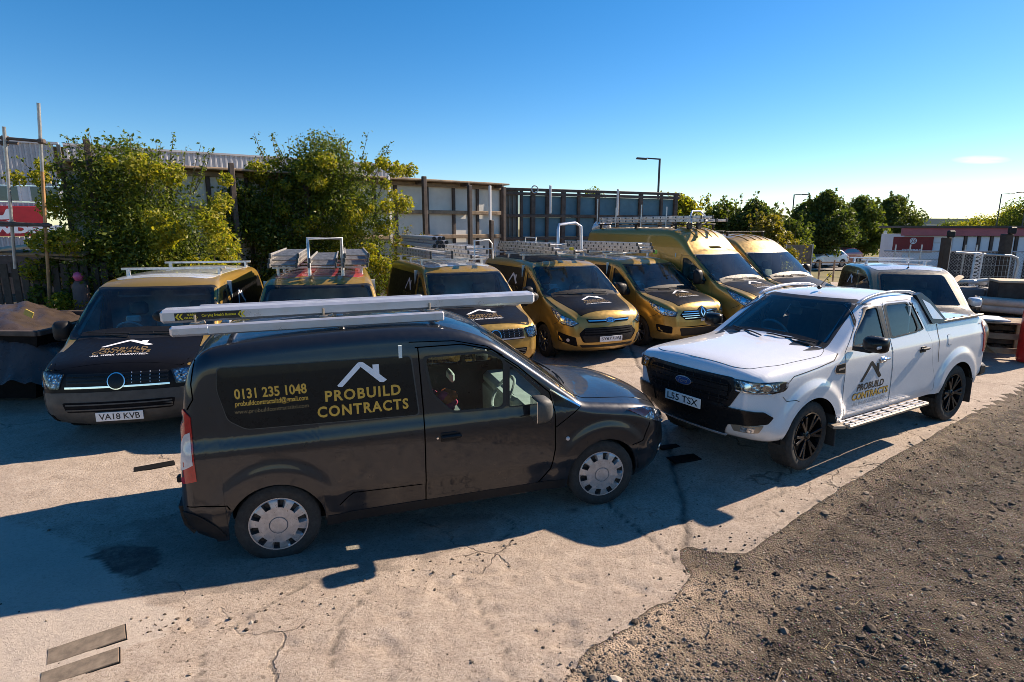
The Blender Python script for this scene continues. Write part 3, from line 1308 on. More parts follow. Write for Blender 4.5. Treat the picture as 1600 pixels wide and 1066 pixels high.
def connect_body():
    up = [(0, .52, .42, .36, .10), (-.015, .66, .42, .36, .10), (-.045, .78, .40, .33, .10), (-.11, .88, .34, .26, .09), (-.24, .965, .22, .17, .07),
          (-.46, 1.03, .15, .12, .07), (-.78, 1.075, .13, .11, .06), (-1.08, 1.12, .10, .09, .06), (-1.16, 1.16, .07, .07, .06), (-1.5, 1.42, .06, .06, .07),
          (-1.88, 1.71, .07, .07, .06), (-2.06, 1.83, .09, .09, .05), (-2.36, 1.925, .11, .11, .04), (-2.8, 1.955, .11, .11, .035), (-3.6, 1.945, .11, .11, .035),
          (-4.2, 1.91, .11, .11, .035), (-4.42, 1.86, .12, .11, .03), (-4.53, 1.66, .10, .08, .03), (-4.58, 1.3, .10, .08, .03), (-4.62, .9, .10, .08, .03), (-4.65, .58, .12, .10, .03)]
    lf = [(-.62, .22, .03, .02, .0), (-.30, .22, .20, .16, .03), (-.12, .27, .36, .30, .06), (-.03, .38, .42, .36, .09), (0, .52, .42, .36, .10)]
    lr = [(-4.65, .58, .12, .10, .03), (-4.62, .36, .1, .08, .02), (-4.42, .27, .03, .03, 0)]
    tum = [(.2, .07), (.40, .034), (.50, .026), (.56, .003), (.60, 0), (1.0, .0), (1.075, .006), (1.15, .034), (1.75, .092), (1.80, .105), (2.0, .128)]
    planf = [(-4.7, .03), (-4.0, .0), (-1.4, .0), (-.7, .012), (0, .05)]
    return Body(up, lf, lr, .9175, tum, planf, .26, [(-.868, .345, .388), (-3.93, .345, .388)], .022, soft=7)


def make_grey_van():
    B = connect_body()
    L = 4.65
    B.shift = np.array([-L / 2, 0, 0])
    root = empty('panel_van')
    tag(root, 'dark grey van in front with silver hubcaps, gold lettering and a roof pipe tube', 'van', 'company vehicles parked in the yard')
    # openings
    win = rounded([(-2.63, 1.70), (-2.575, 1.36), (-2.40, 1.175), (-1.90, 1.165), (-1.885, 1.62), (-2.05, 1.70)], .05)
    quarter = rounded([(-1.86, 1.165), (-1.52, 1.165), (-1.535, 1.27), (-1.845, 1.575)], .03)
    scr = rounded([(-.70, 1.17), (.70, 1.17), (.60, 1.80), (-.60, 1.80)], .07)
    for vw in ('R', 'L'):
        B.hole(win, vw, -.025)
        B.hole(quarter, vw, -.025)
    B.hole(scr, 'F', .02)
    B.shell(root, 'grey_paint')
    # bonnet and windscreen
    bon = rounded([(-.13, -.56), (-.20, -.62), (-1.08, -.74), (-1.13, -.60), (-1.13, .60), (-1.08, .74), (-.20, .62), (-.13, .56)], .05)
    B.put('bonnet', 'grey_paint', root, bon, 'T', off=.003, res=.06)
    B.seams(root, [(bon, 'T', .009, False)])
    cowl = [(-1.10, -.70), (-1.20, -.70), (-1.20, .70), (-1.10, .70)]
    B.put('scuttle', 'plastic', root, cowl, 'T', off=.005, res=.06)
    ws = B.put('windscreen', 'glass_screen', root, scr, 'F', off=.004, res=.06, skirt=0)
    B.put('screen_border', 'seal', ws, rounded([(-.735, 1.13), (.735, 1.13), (.635, 1.835), (-.635, 1.835)], .08), 'F', off=.003, res=.05, holes=[rounded([(-.68, 1.2), (.68, 1.2), (.585, 1.765), (-.585, 1.765)], .07)], skirt=.004)
    wiper(root, B, (.55, 1.2), (-.05, 1.22))
    wiper(root, B, (-.05, 1.2), (-.62, 1.24))
    # doors
    dpoly = rounded([(-2.655, .30), (-2.645, 1.2), (-2.665, 1.76), (-2.28, 1.76), (-2.02, 1.70), (-1.78, 1.53), (-1.47, 1.25), (-1.425, 1.08), (-1.42, .70), (-1.46, .50), (-1.60, .34), (-1.9, .31)], .04)
    for vw, sg in (('R', -1), ('L', 1)):
        d = B.put('front_door', 'grey_paint', root, dpoly, vw, off=.003, res=.055, holes=[win, quarter], skirt=.012)
        B.put('window_glass', 'glass', d, win, vw, off=-.004, res=.08, skirt=0)
        B.put('quarter_glass', 'glass', d, quarter, vw, off=-.004, res=.08, skirt=0)
        for w in (win, quarter):
            c = np.mean(w, 0)
            inner = [tuple(c + (np.array(p) - c) * .955) for p in w]
            outer = [tuple(c + (np.array(p) - c) * 1.03) for p in w]
            B.put('window_seal', 'seal', d, outer, vw, off=.006, res=.06, holes=[inner], skirt=.012)
        h = MB()
        hx, hz = -2.42 - B.shift[0], .965
        yy = sg * (.9175 + .022)
        h.box((hx, yy, hz), (.19, .030, .038), bev=.013)
        h.box((hx - .02, sg * .922, hz), (.15, .012, .085), bev=.005)
        h.build('handle', 'plastic', d, auto=40)
        k = MB()
        k.lathe([(0, sg * .935), (.011, sg * .934), (.013, sg * .92)], 12, 'Y', 0, (hx - .125, 0, hz))
        k.build('door_lock', 'chrome', d)
        mirror(root, B, (-1.60, sg * .99, 1.19), sg, 'grey_plastic', (.17, .23, .24))
    # side panel, lettering
    pan = rounded([(-4.29, 1.56), (-4.275, 1.735), (-2.745, 1.715), (-2.70, 1.19), (-4.10, 1.225), (-4.23, 1.31)], .04)
    B.put('panel_border', 'grey_plastic', root, [tuple(np.mean(pan, 0) + (np.array(p) - np.mean(pan, 0)) * np.array([1.012, 1.03])) for p in pan], 'R', off=.004, res=.08)
    sp = B.put('side_panel', 'black_panel', root, pan, 'R', off=.008, res=.08)
    B.both('panel_inset', 'black_panel', root, rounded([(-4.27, 1.30), (-4.27, 1.73), (-2.75, 1.72), (-2.72, 1.2), (-4.1, 1.23)], .04), 'L', off=.006, res=.1)[1].hide_render = False
    bpy.data.objects.remove([o for o in root.children if o.name.startswith('panel_inset')][1])
    tx = lambda s, m, u, v, w, h, **k: B.text(s, 'lettering', m, sp, u, v, w, h, 'R', off=.0105, **k)
    tx('0131 235 1048', 'ink_gold', -4.165, 1.475, .55, .085, bold=.025, shx=-.03)
    tx('probuildcontractsltd@gmail.com', 'ink_gold', -4.165, 1.405, .555, .058, bold=.02)
    tx('www.probuildcontractsltd.com', 'ink_dgold', -4.175, 1.345, .565, .045, bold=.005)
    tx('PROBUILD', 'ink_gold', -3.475, 1.385, .63, .095, bold=.03, spacing=1.18)
    tx('CONTRACTS', 'ink_gold', -3.545, 1.255, .76, .095, bold=.03, spacing=1.18)
    lg = house(B, sp, 'ink_white', -3.17, 1.51, .38, .185, 'R', name='logo', off=.0105)
    # glazing gasket line, creases and gaps
    B.seams(root, [([(-2.665, .28), (-2.655, 1.2), (-2.675, 1.78)], 'R', .010, True), ([(-2.70, 1.785), (-2.28, 1.785), (-2.0, 1.715), (-1.76, 1.545), (-1.45, 1.265), (-1.405, 1.08), (-1.40, .70), (-1.44, .49), (-1.59, .325)], 'R', .010, True),
                   ([(-2.75, 1.835), (-2.35, 1.82), (-2.05, 1.75), (-1.9, 1.655)], 'R', .008, True),
                   ([(-4.60, .62), (-4.3, .60), (-4.28, .56)], 'R', .008, True), ([(-2.695, .53), (-3.30, .55), (-3.42, .45)], 'R', .007, True), ([(-2.63, .52), (-1.95, .50), (-1.72, .47), (-1.62, .38)], 'R', .007, True),
                   ([(-4.44, 1.80), (-4.475, 1.62), (-4.47, 1.5), (-4.52, 1.42)], 'R', .008, True), ([(-1.40, .92), (-1.12, 1.10)], 'R', .007, True), ([(-.6, .62), (-.42, .66), (-.34, .84)], 'R', .007, True)])
    cir = [(-3.97 + .075 * math.cos(t), .99 + .075 * math.sin(t)) for t in np.linspace(0, 2 * PI, 20)[:-1]]
    B.put('fuel_flap', 'grey_paint', root, cir, 'R', off=.004, res=.04)
    rep = MB()
    rep.lathe([(0, -.932), (.014, -.931), (.019, -.926), (.022, -.915)], 14, 'Y', 0, (-1.27 - B.shift[0], 0, .79))
    rep.build('side_repeater', 'lamp_clear', root)
    # black corner triangle and pillar trim strip
    B.both('pillar_trim', 'black_panel', root, [(-1.40, 1.13), (-1.42, 1.25), (-1.17, 1.10), (-1.20, 1.085)], 'L', off=.005, res=.06)
    B.both('chrome_strip', 'chrome', root, [(-1.45, 1.285), (-1.44, 1.295), (-1.13, 1.105), (-1.14, 1.09)], 'L', off=.007, res=.06)
    # lights
    hl3 = [(-.62, 1.005), (-.40, .985), (-.16, .885), (-.09, .80), (-.12, .765), (-.26, .80), (-.45, .895)]
    vwd = (-.62, .785, 0)     # looking at the right front corner
    org, d, to2 = B.view(vwd)

    def corner(pts, y):
        return [to2((x, y(x) if callable(y) else y, z)) for x, z in pts]

    ycl = lambda x: -.60 - min(1, max(0, -x / .55)) * .28
    P2 = rounded(corner(hl3, ycl), .03)
    a, b = B.both('headlight', 'lamp_inner', root, P2, vwd, off=.004, res=.04)
    for o, sg in ((a, 1), (b, -1)):
        P, f, n = B.patch(P2, vwd, off=.018, res=.05, skirt=.02)
        k = np.array([1, sg, 1])
        new_obj('lens_cover', P * k - B.shift, f if sg == 1 else [q[::-1] for q in f], 'lens', o, True, None, n * k)
    ind = corner([(-.60, .995), (-.42, .975), (-.36, .935), (-.45, .905)], ycl)
    B.both('indicator_lens', 'lamp_red', root, ind, vwd, off=.012, res=.05)
    tl = rounded([(-4.53, 1.46), (-4.50, 1.30), (-4.53, 1.2), (-4.545, .86), (-4.62, .80), (-4.66, 1.0), (-4.66, 1.3), (-4.60, 1.42)], .02)
    ta, tb = B.both('tail_light', 'lamp_red', root, [(-4.55, 1.42), (-4.50, 1.36), (-4.50, .84), (-4.60, .82), (-4.64, .9), (-4.60, 1.3)], 'L', off=.012, res=.04)
    B.both('reversing_lens', 'lamp_clear', (ta, tb), [(-4.55, 1.22), (-4.512, 1.24), (-4.512, .98), (-4.60, .93), (-4.58, 1.15)], 'L', off=.016, res=.04)
    # front: grille, bumper, plate
    B.put('grille', 'plastic', root, rounded([(-.50, .60), (.50, .60), (.42, .33), (-.42, .33)], .05), 'F', off=.004, res=.07)
    B.put('upper_grille', 'plastic', root, rounded([(-.50, .80), (.50, .80), (.48, .74), (-.48, .74)], .02), 'F', off=.006, res=.07)
    B.both('fog_light', 'lamp_inner', root, rounded([(.62, .50), (.74, .52), (.73, .43), (.62, .41)], .02), 'F', off=.006, res=.05)
    B.put('badge', 'badge_blue', root, [(.085 * math.cos(t), .81 + .035 * math.sin(t)) for t in np.linspace(0, 2 * PI, 20)[:-1]], 'F', off=.012, res=.04)
    B.both('sill_trim', 'plastic', root, [(-3.53, .27), (-3.53, .36), (-1.28, .36), (-1.28, .27)], 'L', off=.006, res=.09)
    B.put('rear_bumper', 'plastic', root, [(-.80, .36), (.80, .36), (.80, .60), (-.80, .60)], 'B', off=.03, res=.08, skirt=.03)
    B.both('rear_bumper_corner', 'plastic', root, rounded([(-4.63, .38), (-4.44, .30), (-4.33, .30), (-4.40, .42), (-4.56, .56), (-4.64, .58)], .03), 'L', off=.012, res=.06)
    for sg in (-1, 1):
        MB().box((-4.66 - B.shift[0], sg * .70, .80), (.05, .06, .06), bev=.01).build('door_hinge', 'plastic', root)
    underbody(root, B, L, .9175, .26, B.arches)
    cabin(root, B, -1.42, 1.10, -2.28, .82, .9175, 1.85, trims=(.68, .58, 1.2, 1.76))
    # clutter in the cab
    c = MB()
    for i in range(11):
        c.box((-2.40 + RNG.uniform(-.15, .13) - B.shift[0], -.68 + RNG.uniform(-.06, .05), 1.22 + RNG.uniform(-.06, .08)), (.17, .12, .10), (RNG.uniform(-.6, .6), RNG.uniform(-.6, .6), RNG.uniform(0, 3)), i % 2, .04)
    cl = c.build('jacket', [simple('orange cloth', (.75, .16, .03), .8), simple('pink cloth', (.65, .06, .16), .8)], None, auto=60)
    cl.parent = root
    # wheels
    for xa in (-.868, -3.93):
        for sg in (-1, 1):
            wheel(root, (xa - B.shift[0], sg * (.885 - .10), .346), .346, .205, sg, 'hubcap', (-.10 if xa > -2 else 0))
    # roof rack with pipe tube
    rk = empty('roof_rack', (0, 0, 0), (0, 0, 0), root)
    sx = B.shift[0]
    for xx in (-4.25, -3.3, -2.45):
        b = MB()
        b.bar((xx - sx, -.62, 2.02), (xx - sx, .62, 2.02), .055, .03)
        for sg in (-1, 1):
            b.box((xx - sx, sg * .56, 1.985), (.05, .04, .06), bev=.01)
        b.build('cross_bar', 'alu', rk)
    for sg in (-1, 1):
        b = MB()
        b.box((-3.50 - sx, sg * .60, 2.015), (2.22, .05, .085), bev=.012)
        b.box((-4.47 - sx, sg * .603, 2.015), (.30, .056, .088), bev=.02)
        b.build('side_rail', 'alu', rk)
    pt = MB()
    pt.box((-3.08 - sx, -.38, 2.115), (3.26, .19, .11), bev=.022)
    pipe = pt.build('pipe_tube', 'alu', root)
    for e in (-4.71, -1.45):
        q = MB()
        sgn = -1 if e < -3 else 1
        q.lathe([(.0, sgn * .075), (.030, sgn * .06), (.047, sgn * .03), (.056, 0), (.055, -sgn * .02)], 20, 'X', 0, (e - sx, -.38, 2.115))
        c = q.build('end_cap', 'plastic', pipe, auto=50)
        c.scale = (1, 1, 1)
    fr = lambda u, v: (u, -.38 - .0965, v)
    st = MB().box((-4.35 - sx, -.475, 2.112), (.50, .004, .062)).build('sticker', 'ink_black', pipe)
    for i, u in enumerate((-4.595, -4.57)):
        for base, dr in ((u, -1), (u + .468, -1)):
            new_obj('chevron', [(base - sx + .02, -.4785, 2.138), (base - sx + .034, -.4785, 2.138), (base - sx + .014, -.4785, 2.112), (base - sx + .034, -.4785, 2.086), (base - sx + .02, -.4785, 2.086), (base - sx, -.4785, 2.112)], [(0, 5, 2, 1), (5, 4, 3, 2)], 'ink_yellow', pipe)
    flat_text('VAN', 'lettering', 'ink_yellow', pipe, lambda u, v: (-4.51 - sx + u, -.4782, 2.115 + v), .065, .020, .03)
    flat_text('GUARD', 'lettering', 'ink_yellow', pipe, lambda u, v: (-4.53 - sx + u, -.4782, 2.091 + v), .10, .018, .03)
    flat_text("Carrying Britain's Business", 'lettering', 'ink_yellow', pipe, lambda u, v: (-4.40 - sx + u, -.4782, 2.098 + v), .26, .03, .03)
    for xx in (-4.43, -3.42, -2.48):
        q = MB()
        q.box((xx - sx, -.50, 2.055), (.12, .06, .026), bev=.01)
        q.tube([(xx - sx - .02, -.49, 2.05), (xx - sx - .02, -.49, 2.125)], .010, 8)
        q.tube([(xx - sx + .03, -.53, 2.06), (xx - sx + .06, -.53, 2.07)], .016, 8)
        q.build('clamp', 'step_metal', pipe, auto=40)
    # position
    yaw = .3159
    c, s = math.cos(yaw), math.sin(yaw)
    ax = (-2.2662, 5.3705)
    k = L / 2 - .72 + 0.0
    k = 3.93 - L / 2
    set_down(root, ax[0] + c * k, ax[1] + s * k, yaw, 3.06, 1.5)
    return root


# ------------------------------------------------------------------ white pickup
def make_pickup():
    up = [(-.06, .76, .34, .20, .06), (-.068, .95, .34, .20, .06), (-.085, 1.07, .30, .18, .06), (-.13, 1.14, .20, .13, .07), (-.28, 1.175, .14, .10, .07), (-.6, 1.20, .13, .09, .07), (-1.0, 1.22, .12, .08, .07),
          (-1.36, 1.245, .08, .07, .07), (-1.46, 1.29, .05, .06, .07), (-1.80, 1.50, .05, .05, .07), (-2.14, 1.705, .06, .06, .06), (-2.30, 1.765, .09, .09, .05), (-2.65, 1.795, .10, .10, .04), (-3.20, 1.78, .10, .10, .04),
          (-3.40, 1.73, .08, .08, .03), (-3.52, 1.56, .05, .05, .02), (-3.62, 1.42, .03, .03, .01), (-3.70, 1.395, .03, .03, .006), (-4.3, 1.395, .03, .03, .006), (-4.82, 1.395, .03, .03, .006), (-4.90, 1.37, .05, .04, .01),
          (-4.935, 1.2, .06, .05, .02), (-4.955, .9, .06, .05, .02), (-4.97, .66, .08, .06, .02)]
    lf = [(-.60, .43, .03, .02, 0), (-.38, .40, .15, .10, .02), (-.20, .44, .28, .17, .05), (-.095, .57, .34, .20, .06), (-.06, .76, .34, .20, .06)]
    lr = [(-4.97, .66, .08, .06, .02), (-4.94, .56, .06, .05, 0), (-4.80, .52, .03, .03, 0)]
    tum = [(.4, .05), (.56, .008), (.75, .004), (1.0, 0), (1.18, .012), (1.27, .045), (1.72, .165), (1.85, .20)]
    planf = [(-5.0, .02), (-4.6, .008), (-3.6, .006), (-1.5, .006), (-.8, 0), (0, .03)]
    B = Body(up, lf, lr, .925, tum, planf, .47, [(-.95, .385, .45), (-4.17, .385, .45)], .032)
    L = 4.97
    B.shift = np.array([-L / 2, 0, 0])
    root = empty('pickup_truck')
    tag(root, 'white double-cab pickup truck with black grille and wheels, logo on its front door', 'pickup truck', 'company vehicles parked in the yard')
    fw = rounded([(-1.69, 1.30), (-2.36, 1.315), (-2.30, 1.70), (-2.12, 1.685), (-1.78, 1.44)], .04)
    rw = rounded([(-2.50, 1.315), (-3.10, 1.335), (-3.14, 1.40), (-2.98, 1.70), (-2.47, 1.705)], .05)
    rq = rounded([(-3.13, 1.34), (-3.26, 1.36), (-3.09, 1.66), (-3.02, 1.70)], .02)
    scr = rounded([(-.70, 1.30), (.70, 1.30), (.575, 1.735), (-.575, 1.735)], .06)
    for vw in ('R', 'L'):
        for w in (fw, rw, rq):
            B.hole(w, vw, -.025)
    B.hole(scr, 'F', .02)
    B.shell(root, 'white_paint')
    ws = B.put('windscreen', 'glass_dark2', root, scr, 'F', off=.004, res=.06, skirt=0)
    B.put('screen_border', 'seal', ws, rounded([(-.735, 1.265), (.735, 1.265), (.61, 1.765), (-.61, 1.765)], .07), 'F', off=.003, res=.05, holes=[rounded([(-.68, 1.325), (.68, 1.325), (.56, 1.705), (-.56, 1.705)], .06)], skirt=.004)
    bon = rounded([(-.155, -.52), (-.22, -.66), (-.55, -.76), (-1.20, -.80), (-1.40, -.72), (-1.42, 0), (-1.40, .72), (-1.20, .80), (-.55, .76), (-.22, .66), (-.155, .52), (-.135, 0)], .06)

    def bulge(x, y):
        a = abs(y)
        k = math.exp(-((a - .30) / .07) ** 2) * .012 + (1 / (1 + math.exp((a - .34) / .03))) * .010
        return .003 + k * min(1, max(0, (-x - .15) / .3))
    B.put('bonnet', 'white_paint', root, bon, 'T', off=bulge, res=.035)
    B.put('scuttle', 'plastic', root, [(-1.40, -.70), (-1.475, -.70), (-1.475, .70), (-1.40, .70)], 'T', off=.006, res=.07)
    wiper(root, B, (.60, 1.31), (.0, 1.33))
    wiper(root, B, (.0, 1.31), (-.55, 1.34))
    dpf = rounded([(-1.53, .52), (-1.50, .9), (-1.515, 1.24), (-1.72, 1.42), (-2.10, 1.72), (-2.41, 1.735), (-2.45, 1.3), (-2.47, .9), (-2.48, .53)], .03)
    dpr = rounded([(-2.505, .53), (-2.495, .9), (-2.475, 1.3), (-2.44, 1.735), (-3.04, 1.73), (-3.32, 1.36), (-3.40, 1.20), (-3.42, 1.02), (-3.52, .95), (-3.62, .80), (-3.66, .60), (-3.62, .53)], .03)
    dpr = rounded([(-2.505, .53), (-2.495, .9), (-2.475, 1.3), (-2.44, 1.735), (-3.04, 1.73), (-3.32, 1.36), (-3.395, 1.20), (-3.41, 1.02), (-3.47, .86), (-3.56, .70), (-3.56, .53)], .03)
    for vw, sg in (('R', -1), ('L', 1)):
        for nm, dp, ws_, hx in (('front_door', dpf, [fw], -2.27), ('rear_door', dpr, [rw, rq], -3.18)):
            d = B.put(nm, 'white_paint', root, dp, vw, off=.003, res=.05, holes=ws_, skirt=.012)
            for w in ws_:
                B.put('window_glass', 'glass', d, w, vw, off=-.003, res=.08, skirt=0)
                c = np.mean(w, 0)
                B.put('window_seal', 'seal', d, [tuple(c + (np.array(p) - c) * np.array([1.04, 1.05])) for p in w], vw, off=.006, res=.06, holes=[[tuple(c + (np.array(p) - c) * .95) for p in w]], skirt=.012)
            h = MB()
            yy = sg * .944
            zz = 1.10 if nm == 'front_door' else 1.12
            h.box((hx - B.shift[0], yy, zz), (.20, .028, .034), bev=.012)
            h.box((hx - B.shift[0] + .01, sg * .922, zz - .006), (.13, .010, .075), bev=.004)
            h.build('handle', 'chrome' if nm == 'front_door' else 'plastic', d, auto=40)
            if nm == 'front_door' and sg > 0:
                fd = d
            B.put('door_pillar', 'grey_plastic', d, [(-2.375, 1.32), (-2.44, 1.32), (-2.40, 1.70), (-2.315, 1.70)] if nm == 'front_door' else [(-2.445, 1.32), (-2.49, 1.32), (-2.46, 1.70), (-2.42, 1.70)], vw, off=.0055, res=.06)
        o = mirror(root, B, (-1.68, sg * .99, 1.36), sg, 'black_panel', (.15, .25, .18))
        tl = MB().box((-1.60 - B.shift[0], sg * 1.195, 1.35), (.08, .02, .035), bev=.008).build('indicator_lens', 'lamp_clear', o)
        # vent badge
        v = B.put('side_vent', 'chrome', root, rounded([(-1.29, 1.09), (-1.315, 1.045), (-1.50, 1.02), (-1.50, 1.15), (-1.33, 1.145)], .015), vw, off=.008, res=.05)
        B.put('vent_slot', 'black_panel', v, rounded([(-1.305, 1.085), (-1.325, 1.055), (-1.49, 1.03), (-1.49, 1.14), (-1.34, 1.135)], .012), vw, off=.010, res=.05)
        B.put('vent_bar', 'chrome', v, [(-1.36, 1.075), (-1.36, 1.095), (-1.47, 1.10), (-1.47, 1.08)], vw, off=.013, res=.05)
        # sail panel behind the cab
        sa = MB()
        sxx = B.shift[0]
        yb, yt = sg * .86, sg * .73
        pts = [(-3.44, 1.405), (-3.18, 1.78), (-3.32, 1.80), (-3.50, 1.70), (-3.83, 1.405)]
        fr = lambda u, v, w: (u - sxx, sg * (.872 - (v - 1.405) * .30) - sg * w, v)
        sa.prism(pts, .05, fr)
        s1 = sa.build('sail_panel', 'black_panel', root, auto=30)
        q = MB()
        q.prism([(-3.46, 1.47), (-3.30, 1.72), (-3.47, 1.655), (-3.72, 1.44)], .004, lambda u, v, w: (u - sxx, sg * (.875 - (v - 1.405) * .30) - sg * w, v))
        q.build('sail_glass', 'alu', s1)
        # roof rail
        r_ = MB()
        path = [(-2.08, 1.735), (-2.16, 1.775), (-2.38, 1.818), (-2.7, 1.838), (-3.1, 1.826), (-3.26, 1.80), (-3.34, 1.77)]
        P = chaikin(path, 2)
        for i in range(len(P) - 1):
            r_.bar((P[i][0] - sxx, sg * (.665 - max(0, P[i][1] - 1.80) * .1), P[i][1]), (P[i + 1][0] - sxx, sg * (.665 - max(0, P[i + 1][1] - 1.8) * .1), P[i + 1][1]), .04, .030)
        r_.build('roof_rail', 'alu', root)
        st = MB()
        st.box((-2.28 - sxx, sg * .995, .455), (1.72, .17, .04), bev=.012)
        st.bar((-1.42 - sxx, sg * .995, .455), (-1.30 - sxx, sg * .93, .455), .12, .035)
        for k in range(3):
            st.bar((-1.45 - sxx, sg * (.94 + .055 * k), .479), (-3.10 - sxx, sg * (.94 + .055 * k), .479), .022, .012, 1)
        for k in range(9):
            st.box((-1.55 - k * .185 - sxx, sg * .995, .482), (.009, .14, .010), mi=2)
        st.build('side_step', ['step_metal', 'alu', 'rubber'], root)
        B.put('mud_flap', 'rubber', root, rect(-1.47, -1.42, .30, .36), vw, off=.0, skirt=0) if False else None
        for xa in (-.95, -4.17):
            mf = MB().box((xa - .44 - sxx, sg * .81, .38), (.018, .26, .36), bev=.005).build('mud_flap', 'rubber', root)
    # lettering on the left front door
    tx = lambda s, m, u, v, w, h, **k: B.text(s, 'lettering', m, fd, u, v, w, h, 'L', off=.006, flip=True, **k)
    house(B, fd, 'ink_black', -2.03, .885, .40, .21, 'L', flip=True)
    tx('PROBUILD', 'ink_black', -1.765, .775, .56, .085, bold=.035, shx=0.0, shear=.15)
    tx('CONTRACTS', 'ink_black', -1.685, .672, .75, .088, bold=.05)
    B.text('CONTRACTS', 'lettering', 'ink_gold', fd, -1.69, .676, .745, .080, 'L', off=.0085, bold=.025, flip=True)
    tx('-ALL WORK GUARANTEED-', 'ink_grey', -1.70, .605, .72, .042, bold=.01, shear=.2)
    sx = B.shift[0]
    # front
    gp = rounded([(-.60, 1.10), (.60, 1.10), (.70, 1.01), (.66, .93), (.57, .775), (-.57, .775), (-.66, .93), (-.70, 1.01)], .05)
    g = B.put('grille', 'black_panel', root, gp, 'F', off=.012, res=.06, skirt=.02)
    B.put('grille_mesh', 'dark', g, rounded([(-.53, 1.06), (.53, 1.06), (.60, .995), (.56, .92), (.49, .81), (-.49, .81), (-.56, .92), (-.60, .995)], .04), 'F', off=.016, res=.06)
    for zz, hh in ((1.02, .012), (.98, .05), (.925, .05), (.865, .012)):
        B.put('grille_bar', 'black_panel', g, rounded([(-.56, zz - hh / 2), (.56, zz - hh / 2), (.56, zz + hh / 2), (-.56, zz + hh / 2)], .006), 'F', off=.030, res=.08)
    for k in np.linspace(-.46, .46, 9):
        B.put('grille_bar', 'plastic', g, rect(k - .006, k + .006, .82, 1.05), 'F', off=.022, res=.08)
    el = lambda a, b, z: [(a * math.cos(t), z + b * math.sin(t)) for t in np.linspace(0, 2 * PI, 28)[:-1]]
    bd = B.put('badge', 'chrome', root, el(.115, .047, .955), 'F', off=.042, res=.04, skirt=.03)
    B.put('badge_face', 'badge_blue', bd, el(.104, .039, .955), 'F', off=.045, res=.04, skirt=.005)
    B.text('Ford', 'lettering', 'chrome', bd, -.068, .932, .136, .046, 'F', off=.048, bold=.0, shear=.3)
    bmp = rounded([(-.80, .785), (-.56, .78), (-.50, .81), (.50, .81), (.56, .78), (.80, .785), (.86, .70), (.80, .65), (.56, .60), (.46, .45), (-.46, .45), (-.56, .60), (-.80, .65), (-.86, .70)], .02)
    B.put('bumper', 'black_panel', root, bmp, 'F', off=.020, res=.06, skirt=.03)
    vwd = (-.80, -.60, 0)
    org, d, to2 = B.view(vwd)
    # black bumper wing wraps round the corner, white corner below it
    ycl = lambda x: .70 + min(1, max(0, -x / .35)) * .20
    wing = [to2((x, y, z)) for x, y, z in [(.0, .50, .785), (-.10, .74, .79), (-.22, .86, .78), (-.30, .90, .72), (-.25, .88, .655), (-.10, .74, .635), (.0, .50, .62)]]
    B.both('bumper_wing', 'black_panel', root, rounded(wing, .012), vwd, off=.028, res=.05, skirt=.03)
    fg = [to2((x, y, z)) for x, y, z in [(-.05, .60, .61), (-.23, .86, .63), (-.20, .83, .55), (-.07, .63, .53)]]
    fa, fb = B.both('fog_light', 'step_metal', root, rounded(fg, .012), vwd, off=.010, res=.05)
    fi = [to2((x, y, z)) for x, y, z in [(-.09, .69, .597), (-.18, .80, .607), (-.17, .79, .556), (-.095, .70, .548)]]
    B.both('fog_lens', 'lamp_inner', (fa, fb), rounded(fi, .01), vwd, off=.014, res=.04)
    hl = [to2((x, y, z)) for x, y, z in [(-.03, .625, 1.09), (-.16, .80, 1.09), (-.38, .90, 1.085), (-.49, .915, 1.065), (-.485, .912, 1.02), (-.43, .908, .982), (-.16, .80, .968), (-.03, .66, .975)]]
    ha, hb = B.both('headlight', 'hub_dark', root, rounded(hl, .02), vwd, off=.004, res=.04)
    hin = [to2((x, y, z)) for x, y, z in [(-.04, .65, 1.077), (-.17, .80, 1.077), (-.37, .90, 1.072), (-.38, .90, .997), (-.16, .80, .984), (-.04, .67, .990)]]
    B.both('reflector', 'lamp_inner', (ha, hb), rounded(hin, .02), vwd, off=.008, res=.04)
    for (x, y, z, r) in ((-.10, .74, 1.033, .036), (-.235, .855, 1.035, .040)):
        u0, v0 = to2((x, y, z))
        B.both('projector', 'chrome', (ha, hb), [(u0 + r * math.cos(t), v0 + r * math.sin(t)) for t in np.linspace(0, 2 * PI, 16)[:-1]], vwd, off=.014, res=.03)
    drl = [to2((x, y, z)) for x, y, z in [(-.03, .66, .976), (-.16, .80, .969), (-.42, .907, .983), (-.478, .912, 1.02), (-.485, .915, 1.062), (-.455, .912, 1.062), (-.45, .91, 1.025), (-.40, .905, .998), (-.16, .80, .983), (-.03, .66, .988)]]
    B.both('light_strip', 'chrome', (ha, hb), drl, vwd, off=.016, res=.03)
    B.both('lens_cover', 'lens', (ha, hb), rounded(hl, .02), vwd, off=.022, res=.05, skirt=.02)
    B.put('skid_plate', 'alu', root, rounded([(-.50, .46), (.50, .46), (.44, .425), (-.44, .425)], .01), 'F', off=.024, res=.06)
    l, n = B.cast(Vector((2, 0, .745)), Vector((-1, 0, 0)))
    plate(root, (l.x + .03 - sx, .0, .745), 'L55 TSX')
    # rear
    B.both('tail_light', 'lamp_red', root, rounded([(-4.84, 1.30), (-4.86, .90), (-4.97, .86), (-4.97, 1.32), (-4.9, 1.33)], .015), 'L', off=.010, res=.05)
    B.put('tail_light_panel', 'lamp_red', root, rect(.78, .90, .88, 1.30), 'B', off=.008, res=.05)
    rb = MB()
    rb.box((-5.03 - sx, 0, .62), (.16, 1.66, .16), bev=.05)
    for sg in (-1, 1):
        rb.box((-4.97 - sx, sg * .86, .62), (.22, .10, .18), bev=.04)
    rb.build('rear_bumper', 'plastic', root, auto=40)
